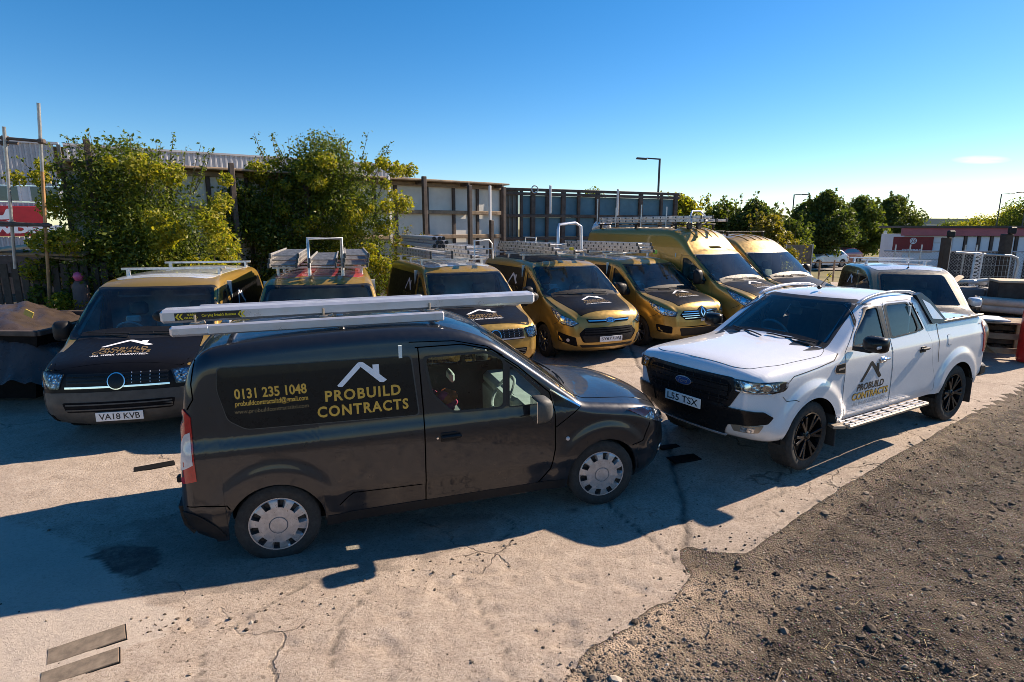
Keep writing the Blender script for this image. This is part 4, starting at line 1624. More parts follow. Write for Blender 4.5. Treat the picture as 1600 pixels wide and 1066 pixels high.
    B.put('tonneau_cover', 'pale_paint', root, rounded([(-3.74, -.80), (-4.86, -.80), (-4.86, .80), (-3.74, .80)], .02), 'T', off=.008, res=.08)
    for sg in (-1, 1):
        rl = MB()
        rl.box((-4.30 - sx, sg * .845, 1.413), (1.12, .05, .03), bev=.008)
        for k in range(5):
            rl.box((-3.85 - .22 * k - sx, sg * .845, 1.432), (.05, .03, .012), bev=.004)
        rl.build('bed_rail', 'step_metal', root)
    ae = MB()
    ae.box((-2.36 - sx, .0, 1.86), (.07, .05, .05), bev=.02)
    ae.tube([(-2.36 - sx, 0, 1.87), (-2.60 - sx, 0, 2.03)], .007, 6, r2=.004)
    ae.build('aerial', 'plastic', root, auto=40)
    fl = rounded(rect(-3.82, -3.94, 1.10, 1.23), .03)
    B.put('fuel_flap', 'white_paint', root, fl, 'L', off=.005, res=.05)
    B.seams(root, [(dpf, 'L', .009, True), (dpr, 'L', .009, True), ([(-3.47, .50), (-3.44, .8), (-3.45, 1.0), (-3.42, 1.22), (-3.50, 1.39)], 'L', .012, True) if False else ([(-3.60, 1.39), (-3.58, 1.0), (-3.60, .9)], 'L', .012, True),
                   (fl, 'L', .006, False), ([(-.43, .92), (-.50, .86), (-.62, .86), (-.66, .84)], 'L', .007, True), ([(-.52, 1.06), (-.60, 1.11), (-1.0, 1.15), (-1.30, 1.19), (-1.42, 1.25)], 'L', .008, True)])
    underbody(root, B, L, .925, .40, B.arches)
    cabin(root, B, -1.72, 1.22, -2.45, .95, .88, 1.7, trims=(.67, .56, 1.33, 1.70))
    B.seams(root, [(bon, 'T', .009, False)])
    for xa in (-.95, -4.17):
        for sg in (-1, 1):
            wheel(root, (xa - sx, sg * (.90 - .125), .388), .388, .265, sg, 'offroad', (.06 if xa > -2 else 0))
    yaw = 3.629
    c, s = math.cos(yaw), math.sin(yaw)
    k = 4.17 - L / 2
    set_down(root, 5.58 + c * k, 8.2693 + s * k, yaw + .04, 3.22, 1.56)
    return root


M['glass_dark2'] = glass('pickup windscreen glass', (.66, .78, .80), dust=.008)
grey_van = make_grey_van()
pickup = make_pickup()
# ------------------------------------------------------------------ the row of vans behind
def van_body(kind):
    if kind == 'transporter':
        up = [(0, .50, .30, .22, .06), (-.01, .66, .30, .22, .06), (-.03, .80, .30, .22, .06), (-.08, .92, .26, .20, .06), (-.20, .99, .18, .14, .06), (-.50, 1.07, .13, .11, .06), (-.78, 1.14, .10, .09, .06), (-.88, 1.18, .07, .07, .06),
              (-1.25, 1.46, .06, .06, .07), (-1.62, 1.75, .06, .06, .07), (-1.74, 1.83, .08, .08, .06), (-1.98, 1.895, .10, .10, .05), (-2.5, 1.92, .10, .10, .04), (-4.4, 1.92, .10, .10, .04), (-4.75, 1.90, .10, .10, .04),
              (-4.87, 1.78, .10, .09, .03), (-4.93, 1.4, .08, .07, .03), (-4.97, .95, .08, .07, .03), (-5.0, .5, .1, .08, .03)]
        W, H, ar = .952, 1.92, [(-.93, .34, .40), (-3.93, .34, .40)]
        cw, ct = 1.19, 1.81
    elif kind == 'custom':
        up = [(0, .56, .50, .34, .10), (-.015, .70, .50, .34, .10), (-.05, .84, .48, .32, .10), (-.12, .95, .40, .26, .10), (-.26, 1.03, .28, .18, .09), (-.55, 1.11, .18, .12, .08), (-.85, 1.19, .12, .10, .07), (-.98, 1.24, .08, .08, .07),
              (-1.35, 1.49, .06, .06, .08), (-1.75, 1.76, .06, .06, .08), (-1.90, 1.85, .09, .09, .07), (-2.2, 1.92, .11, .11, .05), (-2.7, 1.95, .11, .11, .04), (-4.5, 1.94, .11, .11, .04), (-4.75, 1.91, .11, .11, .04),
              (-4.86, 1.78, .1, .09, .03), (-4.92, 1.4, .08, .07, .03), (-4.95, .95, .08, .07, .03), (-4.97, .52, .1, .08, .03)]
        W, H, ar = .985, 1.95, [(-.99, .345, .40), (-3.92, .345, .40)]
        cw, ct = 1.25, 1.83
    elif kind == 'trafic':
        up = [(0, .55, .44, .30, .09), (-.015, .72, .44, .30, .09), (-.04, .86, .42, .28, .09), (-.10, .96, .34, .24, .09), (-.24, 1.04, .24, .17, .08), (-.55, 1.11, .17, .12, .08), (-.84, 1.17, .12, .10, .07), (-.95, 1.21, .08, .08, .07),
              (-1.30, 1.47, .06, .06, .08), (-1.68, 1.75, .06, .06, .08), (-1.82, 1.84, .09, .09, .07), (-2.1, 1.91, .11, .11, .05), (-2.6, 1.94, .11, .11, .04), (-4.5, 1.93, .11, .11, .04), (-4.78, 1.90, .11, .11, .04),
              (-4.88, 1.78, .1, .09, .03), (-4.94, 1.4, .08, .07, .03), (-4.97, .95, .08, .07, .03), (-5.0, .52, .1, .08, .03)]
        W, H, ar = .975, 1.94, [(-.95, .345, .40), (-4.04, .345, .40)]
        cw, ct = 1.22, 1.82
    else:      # high roof
        top = 2.66 if kind == 'high' else 2.46
        up = [(0, .62, .46, .32, .09), (-.015, .80, .46, .32, .09), (-.05, .96, .44, .30, .09), (-.12, 1.08, .36, .24, .09), (-.28, 1.17, .24, .17, .08), (-.60, 1.26, .16, .12, .08), (-.90, 1.33, .11, .10, .07), (-1.0, 1.37, .08, .08, .07),
              (-1.40, 1.70, .07, .07, .08), (-1.76, 2.0, .07, .07, .08), (-1.92, 2.12, .10, .10, .08), (-2.2, 2.12 + (top - 2.12) * .62, .16, .15, .08), (-2.52, top - .05, .17, .16, .06), (-2.9, top, .17, .16, .04), (-5.4, top, .17, .16, .04), (-5.72, top - .03, .15, .14, .04),
              (-5.84, top - .2, .12, .1, .03), (-5.92, 1.6, .08, .07, .03), (-5.95, 1.0, .08, .07, .03), (-5.98, .6, .1, .08, .03)]
        W, H, ar = 1.03, top, [(-1.02, .36, .42), (-4.77, .36, .42)]
        cw, ct = 1.39, 2.03
    L = -up[-1][0]
    b0 = up[0]
    lf = [(-.52, .24, .03, .02, 0), (-.32, .23, .15, .12, .02), (-.12, .28, b0[2] * .9, b0[3] * .9, .06), (-.03, .38, b0[2], b0[3], .08), b0]
    e = up[-1]
    lr = [e, (-L + .02, .36, .08, .06, .02), (-L + .2, .28, .03, .03, 0)]
    tum = [(.2, .06), (.42, .012), (.7, 0), (1.05, .004), (1.25, .02), (H - .15, .13), (H + .1, .19)]
    planf = [(-L, .02), (-L + .7, 0), (-1.6, 0), (-.8, .015), (0, .05)]
    B = Body(up, lf, lr, W, tum, planf, .27, ar, .015)
    B.L, B.W, B.H, B.cw, B.ct = L, W, H, cw, ct
    B.shift = np.array([-L / 2, 0, 0])
    return B


def oval(a, b, y, z, n=22):
    return [(y + a * math.cos(t), z + b * math.sin(t)) for t in np.linspace(0, 2 * PI, n + 1)[:-1]]


def make_van(kind, label, pos, body='gold_paint', roof=None, bonnet='black_wrap', upper=None, logo='dim', reg=None, name='panel_van', light=False, side='black_wrap', bar=True, ladder_rails=True, bumper=None, front=True, wheels='alloy', side_logo=True, visors=False, papers=0, bars=3):
    B = van_body(kind)
    L, W, H, cw, ct = B.L, B.W, B.H, B.cw, B.ct
    sx = B.shift[0]
    root = empty(name)
    tag(root, label, 'van', 'company vehicles parked in the yard')
    hi = kind in ('high', 'mid')
    ht = ct - cw
    # half widths at the windscreen foot and head
    l0, _ = B.cast(Vector((2, 0, cw)), Vector((-1, 0, 0)))

    def half(z):
        for y in np.arange(W, .3, -.01):
            l, n = B.cast(Vector((2, y, z)), Vector((-1, 0, 0)))
            if l is not None and l.x > -2.6 and n.x > .35:
                return y
        return .6
    y0, y1 = half(cw + .04) - .02, half(ct - .04) - .02
    scr = rounded([(-y0, cw + .02), (y0, cw + .02), (y1, ct - .02), (-y1, ct - .02)], .09)
    xa = B.upc
    xA = -np.interp(cw, xa[::1, 1][:np.argmax(xa[:, 1])], -xa[:np.argmax(xa[:, 1]), 0])   # pillar foot
    xB = -np.interp(ct, xa[:np.argmax(xa[:, 1]), 1], -xa[:np.argmax(xa[:, 1]), 0])
    zb = cw + (.02 if hi else -.02)
    rear = -1.98 if not hi else -2.08
    win = rounded([(xA - .28, zb), (rear + .06, zb - .02), (rear, ct - .10), (xB - .12, ct - .11), (xA - .50, zb + .24)], .06)
    for vw in ('R', 'L'):
        B.hole(win, vw, -.025)
    B.hole(scr, 'F', .015)
    B.shell(root, body)
    ws = B.put('windscreen', 'glass_screen', root, scr, 'F', off=.004, res=.07, skirt=0)
    c = np.mean(scr, 0)
    B.put('screen_border', 'seal', ws, [tuple(c + (np.array(p) - c) * np.array([1.035, 1.07])) for p in scr], 'F', off=.003, res=.06, holes=[[tuple(c + (np.array(p) - c) * np.array([.945, .90])) for p in scr]], skirt=.004)
    wiper(root, B, (.50, cw + .04), (-.10, cw + .055))
    wiper(root, B, (-.12, cw + .04), (-.66, cw + .06))
    # bonnet
    xf = -.10
    bw = W - (.30 if kind != 'transporter' else .15)
    bon = rounded([(xf, -bw + .10), (xf - .30, -bw), (xA - .02, -W + .19), (xA - .05, 0), (xA - .02, W - .19), (xf - .30, bw), (xf, bw - .10)], .05)
    B.put('bonnet', bonnet, root, bon, 'T', off=.004, res=.06)
    B.put('scuttle', 'plastic', root, [(xA + .05, -W + .20), (xA - .07, -W + .22), (xA - .07, W - .22), (xA + .05, W - .20)], 'T', off=.007, res=.08)
    # doors
    dp = rounded([(rear - .03, .34), (rear - .03, 1.2), (rear - .05, ct - .04), (xB - .08, ct - .04), (xA - .16, cw + .12), (xA - .10, cw - .14), (xA - .14, .62), (ar0(B) - .30, .52), (ar0(B) - .42, .34)], .05)
    for vw, sg in (('R', -1), ('L', 1)):
        d = B.put('front_door', side if bar and side else body, root, dp, vw, off=.003, res=.07, holes=[win]) if False else B.put('front_door', body, root, dp, vw, off=.003, res=.07, holes=[win])
        B.put('window_glass', 'glass', d, win, vw, off=-.004, res=.1, skirt=0)
        cc = np.mean(win, 0)
        B.put('window_seal', 'seal', d, [tuple(cc + (np.array(p) - cc) * 1.035) for p in win], vw, off=.006, res=.08, holes=[[tuple(cc + (np.array(p) - cc) * .945) for p in win]])
        h = MB()
        h.box((rear + .17 - sx, sg * (W + .018), cw - .18), (.20, .03, .036), bev=.012)
        h.build('handle', 'plastic', d)
        mirror(root, B, (xA - .36, sg * (W + .06), cw + (.12 if hi else .06)), sg, 'plastic', (.15, .22, .28) if not hi else (.15, .24, .36))
        if side:
            pz0, pz1 = .98 if not hi else 1.15, (ct - .05) if not hi else ct - .1
            sp = B.put('side_panel', side, root, rounded([(rear - .13, pz0), (rear - .13, pz1), (-L + .35, pz1 - .02), (-L + .25, pz0)], .06), vw, off=.005, res=.12)
            if side_logo:
                house(B, sp, 'ink_white', (rear - .75), pz0 + .42, .50, .24, vw, flip=vw == 'L', off=.008)
                B.text('PROBUILD', 'lettering', 'ink_dgold', sp, rear - .75 + (-.38 if vw == 'R' else .38), pz0 + .27, .76, .10, vw, off=.008, flip=vw == 'L', spacing=1.15)
                B.text('CONTRACTS', 'lettering', 'ink_dgold', sp, rear - .75 + (-.45 if vw == 'R' else .45), pz0 + .13, .90, .10, vw, off=.008, flip=vw == 'L', spacing=1.15)
    B.seams(root, [(dp, 'L', .009, True), ([(rear - .07, .36), (rear - .07, ct)], 'L', .008, True)])
    if roof:
        zr = H - .09
        rp = []
        xr = -np.interp(ct + .05, xa[:np.argmax(xa[:, 1]), 1], -xa[:np.argmax(xa[:, 1]), 0])
        yr = W - .27
        B.put('roof_panel', roof, root, rounded([(xr - .03, -yr + .10), (xr - .20, -yr), (-L + .22, -yr), (-L + .22, yr), (xr - .20, yr), (xr - .03, yr - .10)], .05), 'T', off=.005, res=.10)
    if hi:
        for k in (-.42, -.14, .14, .42):
            B.put('roof_rib', body, root, rounded([(-2.10, k - .03), (-2.10, k + .03), (-2.9, k + .05), (-2.9, k - .05)], .02), 'T', off=.016, res=.08, skirt=.02)
    # lettering on the bonnet
    if logo and front:
        g = {'dim': ('ink_white', 'ink_dgold', 'ink_dgold', 'ink_white')}[logo]
        xm = xA * .62 if kind != 'transporter' else xA * .56
        kx = 1.0 if kind != 'transporter' else 1.1
        yo = 0 if kind != 'transporter' else -.06
        house(B, root, g[0], xm - .02, yo, .50 * kx, .17, 'T', rot=PI / 2, off=.008)
        for s, m_, dx, w, hh in (('PROBUILD', g[1], .075, .50, .075), ('CONTRACTS', g[2], .165, .60, .075), ('-ALL WORK GUARANTEED-', g[3], .225, .60, .04)):
            B.text(s, 'lettering', m_, root, xm + dx + .02, yo - w * kx / 2, w * kx, hh, 'T', off=.008, rot=PI / 2, bold=.02, spacing=1.1)
    # front end
    vwd = (-.75, -.66, 0)
    org, d_, to2 = B.view(vwd)

    def P3(pts):
        return [to2(p) for p in pts]
    if front:
        if kind == 'transporter':
            if bumper:
                B.put('front_panel', 'black_wrap', root, rounded([(-.94, .67), (.94, .67), (.94, .92), (.84, 1.085), (-.84, 1.085), (-.94, .92)], .03), 'F', off=.004, res=.045)
                B.both('wing', 'black_wrap', root, rounded([(-.01, .67), (-.50, .67), (-.56, .80), (-.93, .83), (-1.0, 1.10), (xA - .04, cw - .04), (-.78, 1.13), (-.50, 1.06), (-.20, .98), (-.05, .86)], .03), 'L', off=.004, res=.06)
                B.put('bumper', bumper, root, rounded([(-.97, .68), (.97, .68), (.97, .28), (.8, .24), (-.8, .24), (-.97, .28)], .03), 'F', off=.012, res=.07, skirt=.02)
                B.both('bumper_corner', bumper, root, [(-.10, .68), (-.46, .68), (-.53, .50), (-.50, .27), (-.10, .27)], 'L', off=.012, res=.06, skirt=.02)
            g = B.put('grille', 'plastic', root, rounded([(-.56, .90), (.56, .90), (.56, .715), (-.56, .715)], .03), 'F', off=.008, res=.07)
            for zz in (.875, .835, .795):
                B.put('grille_bar', 'black_panel', g, [(-.55, zz - .010), (.55, zz - .010), (.55, zz + .010), (-.55, zz + .010)], 'F', off=.020, res=.1)
            B.put('chrome_bar', 'chrome', g, [(-.57, .728), (.57, .728), (.57, .750), (-.57, .750)], 'F', off=.022, res=.1)
            for k in (.16, .26, .36, .46):
                B.put('grille_bar', 'alu', g, rect(k - .004, k + .004, .77, .90), 'F', off=.015, res=.1)
            b_ = B.put('badge', 'chrome', root, oval(.098, .098, 0, .80), 'F', off=.036, res=.04, skirt=.03)
            B.put('badge_face', 'black_panel', b_, oval(.086, .086, 0, .80), 'F', off=.042, res=.04, skirt=.01)
            hl = [(-.05, .58, .90), (-.05, .60, .725), (-.16, .86, .74), (-.30, .93, .78), (-.34, .935, .90), (-.22, .90, .915), (-.10, .80, .92)]
            li = B.put('lower_grille', 'dark', root, rounded([(-.62, .56), (.62, .56), (.58, .44), (-.58, .44)], .03), 'F', off=.018, res=.08)
            for zz in (.53, .50, .47):
                B.put('grille_bar', 'grey_plastic', li, [(-.58, zz - .008), (.58, zz - .008), (.58, zz + .008), (-.58, zz + .008)], 'F', off=.026, res=.1)
            for k in np.linspace(-.48, .48, 9):
                B.put('grille_bar', 'grey_plastic', li, rect(k - .006, k + .006, .45, .55), 'F', off=.024, res=.1)
            B.both('fog_recess', 'dark', root, rounded(P3([(-.12, .70, .40), (-.25, .88, .42), (-.25, .88, .33), (-.12, .70, .31)]), .02), vwd, off=.018, res=.06)
            ty, pz = .0, .375
        elif kind == 'custom':
            g = B.put('grille', 'dark', root, rounded([(-.52, .74), (.52, .74), (.66, .62), (.56, .44), (-.56, .44), (-.66, .62)], .04), 'F', off=.006, res=.06, skirt=.02)
            for zz in (.715, .67, .625):
                B.put('grille_bar', 'plastic', g, rounded([(-.54, zz - .014), (.54, zz - .014), (.54, zz + .014), (-.54, zz + .014)], .008), 'F', off=.022, res=.08)
            B.put('grille_bar', 'plastic', g, rounded([(-.60, .585), (.60, .585), (.52, .45), (-.52, .45)], .02), 'F', off=.014, res=.08)
            B.put('slim_grille', 'dark', root, rounded([(-.50, .90), (.50, .90), (.46, .83), (-.46, .83)], .02), 'F', off=.006, res=.06)
            B.put('chrome_bar', 'chrome', root, rounded([(-.47, .878), (.47, .878), (.45, .856), (-.45, .856)], .006), 'F', off=.016, res=.08)
            b_ = B.put('badge', 'chrome', root, oval(.105, .045, 0, .868), 'F', off=.028, res=.04, skirt=.03)
            B.put('badge_face', 'badge_blue', b_, oval(.094, .036, 0, .868), 'F', off=.032, res=.04, skirt=.01)
            B.text('Ford', 'lettering', 'chrome', b_, -.06, .846, .12, .042, 'F', off=.034, shear=.3)
            hl = [(-.14, .56, .82), (-.20, .66, .755), (-.36, .82, .80), (-.52, .92, .92), (-.66, .95, 1.08), (-.60, .93, 1.08), (-.40, .82, .98), (-.24, .66, .90)]
            B.both('fog_recess', 'dark', root, rounded(P3([(-.12, .64, .55), (-.38, .93, .64), (-.36, .92, .47), (-.12, .60, .36)]), .03), vwd, off=.006, res=.06)
            B.both('fog_light', 'lamp_clear', root, P3([(-.22 + 0 * t, .78, .49) for t in (0,)]) if False else [(to2((-.20, .78, .49))[0] + .035 * math.cos(t), to2((-.20, .78, .49))[1] + .035 * math.sin(t)) for t in np.linspace(0, 2 * PI, 13)[:-1]], vwd, off=.012, res=.04)
            B.put('lower_lip', 'plastic', root, rounded([(-.62, .385), (.62, .385), (.56, .335), (-.56, .335)], .01), 'F', off=.008, res=.08)
            ty, pz = 0.0, .505
        elif kind == 'trafic':
            g = B.put('grille', 'dark', root, rounded([(-.50, .90), (.50, .90), (.60, .80), (.46, .69), (-.46, .69), (-.60, .80)], .03), 'F', off=.006, res=.06)
            for zz, hw in ((.87, .50), (.825, .56), (.78, .54), (.735, .49)):
                B.put('grille_bar', 'chrome', g, rounded([(-hw, zz - .008), (hw, zz - .008), (hw, zz + .008), (-hw, zz + .008)], .005), 'F', off=.020, res=.08)
            b_ = B.put('badge', 'black_panel', root, [(0, .98), (.13, .90), (.10, .78), (0, .72), (-.10, .78), (-.13, .90)], 'F', off=.024, res=.05, skirt=.02)
            B.put('badge_diamond', 'chrome', b_, [(0, .97), (.075, .845), (0, .73), (-.075, .845)], 'F', off=.030, res=.04, holes=[[(0, .925), (-.042, .845), (0, .775), (.042, .845)]], skirt=.015)
            hl = [(-.10, .60, .87), (-.12, .62, .77), (-.26, .84, .79), (-.48, .94, .91), (-.62, .95, 1.06), (-.56, .93, 1.05), (-.30, .80, .95)]
            B.put('lower_grille', 'plastic', root, rounded([(-.60, .52), (.60, .52), (.52, .34), (-.52, .34)], .04), 'F', off=.006, res=.08)
            B.both('fog_recess', 'dark', root, rounded(P3([(-.14, .68, .56), (-.38, .94, .60), (-.34, .93, .44), (-.14, .68, .40)]), .04), vwd, off=.006, res=.06)
            ty, pz = 0, .44
        else:
            g = B.put('grille', 'dark', root, rounded([(-.52, .88), (.52, .88), (.62, .74), (.5, .58), (-.5, .58), (-.62, .74)], .04), 'F', off=.006, res=.08)
            for zz in (.84, .77, .70, .63):
                B.put('grille_bar', 'plastic', g, rounded([(-.54, zz - .012), (.54, zz - .012), (.54, zz + .012), (-.54, zz + .012)], .006), 'F', off=.02, res=.1)
            hl = [(-.14, .62, .98), (-.16, .66, .86), (-.30, .84, .88), (-.55, .97, 1.06), (-.72, 1.0, 1.26), (-.62, .98, 1.24), (-.34, .84, 1.10)]
            ty, pz = 0, .50
        h3 = rounded(P3(hl), .02)
        ha, hb = B.both('headlight', 'lamp_inner', root, h3, vwd, off=.005, res=.045)
        cen = np.mean(h3, 0)
        B.both('reflector', 'chrome', (ha, hb), [(cen[0] + .05 * math.cos(t), cen[1] - .01 + .05 * math.sin(t)) for t in np.linspace(0, 2 * PI, 16)[:-1]], vwd, off=.010, res=.04)
        inner = [tuple(cen + (np.array(p) - cen) * np.array([.94, .88])) for p in h3]
        B.both('lamp_surround', 'hub_dark', (ha, hb), h3, vwd, off=.009, res=.05, holes=[inner])
        B.both('lens_cover', 'lens', (ha, hb), h3, vwd, off=.018, res=.06, skirt=.016)
        if reg:
            l, n = B.cast(Vector((2, ty, pz)), Vector((-1, 0, 0)))
            plate(root, (l.x - sx + (.03 if kind != 'transporter' else .04), ty, pz), reg)
    B.both('tail_light', 'lamp_red', root, rect(-L + .01, -L + .10, .9, 1.35), 'L', off=.01, res=.07)
    B.both('sill_trim', 'plastic', root, [(B.arches[1][0] + .42, .28), (B.arches[1][0] + .42, .40), (B.arches[0][0] - .42, .40), (B.arches[0][0] - .42, .28)], 'L', off=.006, res=.12)
    underbody(root, B, L, W, .27, B.arches)
    cabin(root, B, xA - .36, cw - .08, rear + .30, cw - .42, W, ct + .05, light=light, trims=(y0 - .02, y1 - .01, cw + .05, ct - .05))
    B.seams(root, [(bon, 'T', .011, False), ([(-.56, cw * .60), (-.42, cw * .64), (-.34, cw * .68)], 'L', .009, True), ([(xA - .12, cw + .02), (-.75, cw - .10), (-.52, cw - .17)], 'L', .008, True)])
    if visors:
        for yy in (-.38, .36):
            MB().box((xB - .16 - sx, yy, ct - .10), (.04, .46, .15), (0, -.5, 0), bev=.015).build('sun_visor', 'interior_lt', root)
    if papers:
        q = MB()
        for k in range(papers):
            q.box((xA - .22 - sx + RNG.uniform(-.1, .08), RNG.uniform(-.45, .5), cw - .06 + RNG.uniform(0, .05)), (.22, .30, .012), (RNG.uniform(-.35, .35), RNG.uniform(-.5, .3), RNG.uniform(0, 3)), bev=.003)
        q.build('papers', 'paper', root)
    if bar:
        rk = empty('roof_rack', (0, 0, 0), (0, 0, 0), root)
        for xx in np.linspace(xB - .75, -L + .6, bars):
            b = MB()
            b.bar((xx - sx, -W + .20, H + .10), (xx - sx, W - .20, H + .10), .05, .035)
            for sg in (-1, 1):
                b.box((xx - sx, sg * (W - .29), H + .04), (.06, .05, .13), bev=.01)
            b.build('cross_bar', 'alu_old' if bar != 'black' else 'plastic', rk)
    rw = .345 if not hi else .36
    for (xx, zz, ra) in B.arches:
        for sg in (-1, 1):
            wheel(root, (xx - sx, sg * (W - .13), rw), rw, .215, sg, wheels, 0)
    px, py, yaw = pos
    set_down(root, px - math.cos(yaw) * L / 2, py - math.sin(yaw) * L / 2, yaw, 3.0, 1.6)
    root['dim'] = (L, W, H)
    return root, B


def ar0(B):
    return B.arches[0][0]


R_ = math.radians
black_van, _ = make_van('transporter', 'black-fronted van with gold windscreen pillars and number plate VA18 KVB', (-4.83, 6.83, R_(-77)), roof='pale_paint', logo='dim', reg='VA18 KVB', bumper='grey_plastic', bonnet='black_wrap', wheels='steel', visors=True, papers=1, bars=2)
red_van, _ = make_van('transporter', 'gold van with a faded red roof, mostly hidden behind the dark grey van', (-2.55, 7.35, R_(-74)), roof='red_paint', wheels='steel')
silver_roof_van, _ = make_van('transporter', 'gold van with pale silver roof, just behind the windscreen of the dark grey van', (-.30, 9.98, R_(-67)), roof='pale_paint', light=True)
custom_van, _ = make_van('custom', 'gold van with black bonnet, oval badge and number plate SY67 UAJ, ladders above', (1.93, 11.38, R_(-67)), roof='black_wrap', reg='SY67 UAJ', papers=4)
diamond_van, _ = make_van('trafic', 'gold van with a diamond badge on its chrome barred grille and a pale blue roof', (4.18, 12.66, R_(-61)), roof='pale_paint', papers=1)
tall_van, _ = make_van('high', 'tallest gold high-roof van, carrying a stack of ladders on its roof', (6.23, 13.35, R_(-56.5)), side=None, bar='black', papers=3)
far_van, _ = make_van('mid', 'gold high-roof van furthest right in the row, with only bare bars on its roof', (7.85, 14.3, R_(-60)), side=None, bar='black', logo=None, papers=1)


def make_silver_van():
    """smaller van behind the pickup"""
    B = connect_body()
    L = 4.65
    B.shift = np.array([-L / 2, 0, 0])
    sx = B.shift[0]
    root = empty('panel_van')
    tag(root, 'olive gold van with a dented roof coloured pale for sky reflection, parked behind the white pickup', 'van', 'company vehicles parked in the yard')
    win = rounded([(-2.63, 1.70), (-2.575, 1.36), (-2.40, 1.175), (-1.60, 1.165), (-1.60, 1.34), (-1.80, 1.58), (-2.05, 1.70)], .05)
    scr = rounded([(-.70, 1.17), (.70, 1.17), (.60, 1.80), (-.60, 1.80)], .07)
    for vw in ('R', 'L'):
        B.hole(win, vw, -.025)
    B.hole(scr, 'F', .02)
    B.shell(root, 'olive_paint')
    ws = B.put('windscreen', 'glass_screen', root, scr, 'F', off=.004, res=.06, skirt=0)
    B.put('screen_border', 'seal', ws, rounded([(-.735, 1.13), (.735, 1.13), (.635, 1.835), (-.635, 1.835)], .08), 'F', off=.003, res=.05, holes=[rounded([(-.68, 1.2), (.68, 1.2), (.585, 1.765), (-.585, 1.765)], .07)], skirt=.004)
    dpoly = rounded([(-2.655, .30), (-2.645, 1.2), (-2.665, 1.76), (-2.28, 1.76), (-2.02, 1.70), (-1.78, 1.53), (-1.47, 1.25), (-1.425, 1.08), (-1.42, .70), (-1.46, .50), (-1.60, .34), (-1.9, .31)], .04)
    for vw, sg in (('R', -1), ('L', 1)):
        d = B.put('front_door', 'olive_paint', root, dpoly, vw, off=.003, res=.07, holes=[win])
        B.put('window_glass', 'glass', d, win, vw, off=-.004, res=.1, skirt=0)
        mirror(root, B, (-1.60, sg * 1.0, 1.23), sg, 'pale_paint', (.17, .24, .22))
        sp = B.put('side_panel', 'black_panel', root, rounded([(-4.27, 1.30), (-4.27, 1.73), (-2.75, 1.72), (-2.72, 1.2), (-4.1, 1.23)], .04), vw, off=.006, res=.1)
        house(B, sp, 'ink_white', -3.3, 1.46, .44, .22, vw, flip=vw == 'L', off=.009)
    dent = lambda x, y: .006 - .020 * math.exp(-((x + 2.62) / .16) ** 2) * (.6 + .4 * math.sin(y * 11))
    B.put('roof_panel', 'pale_paint', root, rounded([(-2.12, -.60), (-2.3, -.69), (-4.4, -.69), (-4.4, .69), (-2.3, .69), (-2.12, .60)], .05), 'T', off=dent, res=.045)  # sky reflection put into the colour: pale panel over the olive roof
    B.put('bonnet', 'black_wrap', root, rounded([(-.13, -.56), (-.20, -.62), (-1.08, -.74), (-1.13, 0), (-1.08, .74), (-.20, .62), (-.13, .56)], .05), 'T', off=.004, res=.07)
    B.put('grille', 'plastic', root, rounded([(-.50, .60), (.50, .60), (.42, .33), (-.42, .33)], .05), 'F', off=.004, res=.07)
    q = MB()
    q.box((-2.2 - sx, 0, 1.945), (.05, .035, .03), bev=.01)
    q.tube([(-2.2 - sx, 0, 1.95), (-2.24 - sx, 0, 2.05)], .006, 6)
    q.build('aerial', 'plastic', root)
    underbody(root, B, L, .9175, .26, B.arches)
    cabin(root, B, -1.42, 1.10, -2.28, .82, .9175, 1.85, light=True)
    rk = empty('roof_rack', (0, 0, 0), (0, 0, 0), root)
    for xx in (-4.2, -3.1):
        b = MB()
        b.bar((xx - sx, -.72, 2.06), (xx - sx, .72, 2.06), .06, .03)
        for sg in (-1, 1):
            b.box((xx - sx, sg * .60, 2.0), (.08, .06, .13), bev=.02)
        b.build('cross_bar', 'alu', rk)
    for (xx, zz, ra) in B.arches:
        for sg in (-1, 1):
            wheel(root, (xx - sx, sg * .78, .346), .346, .205, sg, 'alloy')
    yaw = R_(-107)
    root.scale = (1, 1, .93)
    px, py = 8.15, 10.75
    set_down(root, px - math.cos(yaw) * L / 2, py - math.sin(yaw) * L / 2, yaw, 3.0, 1.5)
    return root


olive_van = make_silver_van()
# ------------------------------------------------------------------ ground
def vnoise(x, y, f, seed):
    r = np.random.default_rng(seed)
    T = r.random((64, 64))
    X, Y = x * f, y * f
    i, j = np.floor(X).astype(int), np.floor(Y).astype(int)
    u, v = X - i, Y - j
    u, v = u * u * (3 - 2 * u), v * v * (3 - 2 * v)
    a, b, c, d = T[i % 64, j % 64], T[(i + 1) % 64, j % 64], T[i % 64, (j + 1) % 64], T[(i + 1) % 64, (j + 1) % 64]
    return (a * (1 - u) + b * u) * (1 - v) + (c * (1 - u) + d * u) * v - .5


def fbm(x, y, f, seed, o=4, g=.5):
    s, a = 0, 1
    for k in range(o):
        s = s + a * vnoise(x + 17.3 * k, y - 9.1 * k, f * 2 ** k, seed + k)
        a *= g
    return s


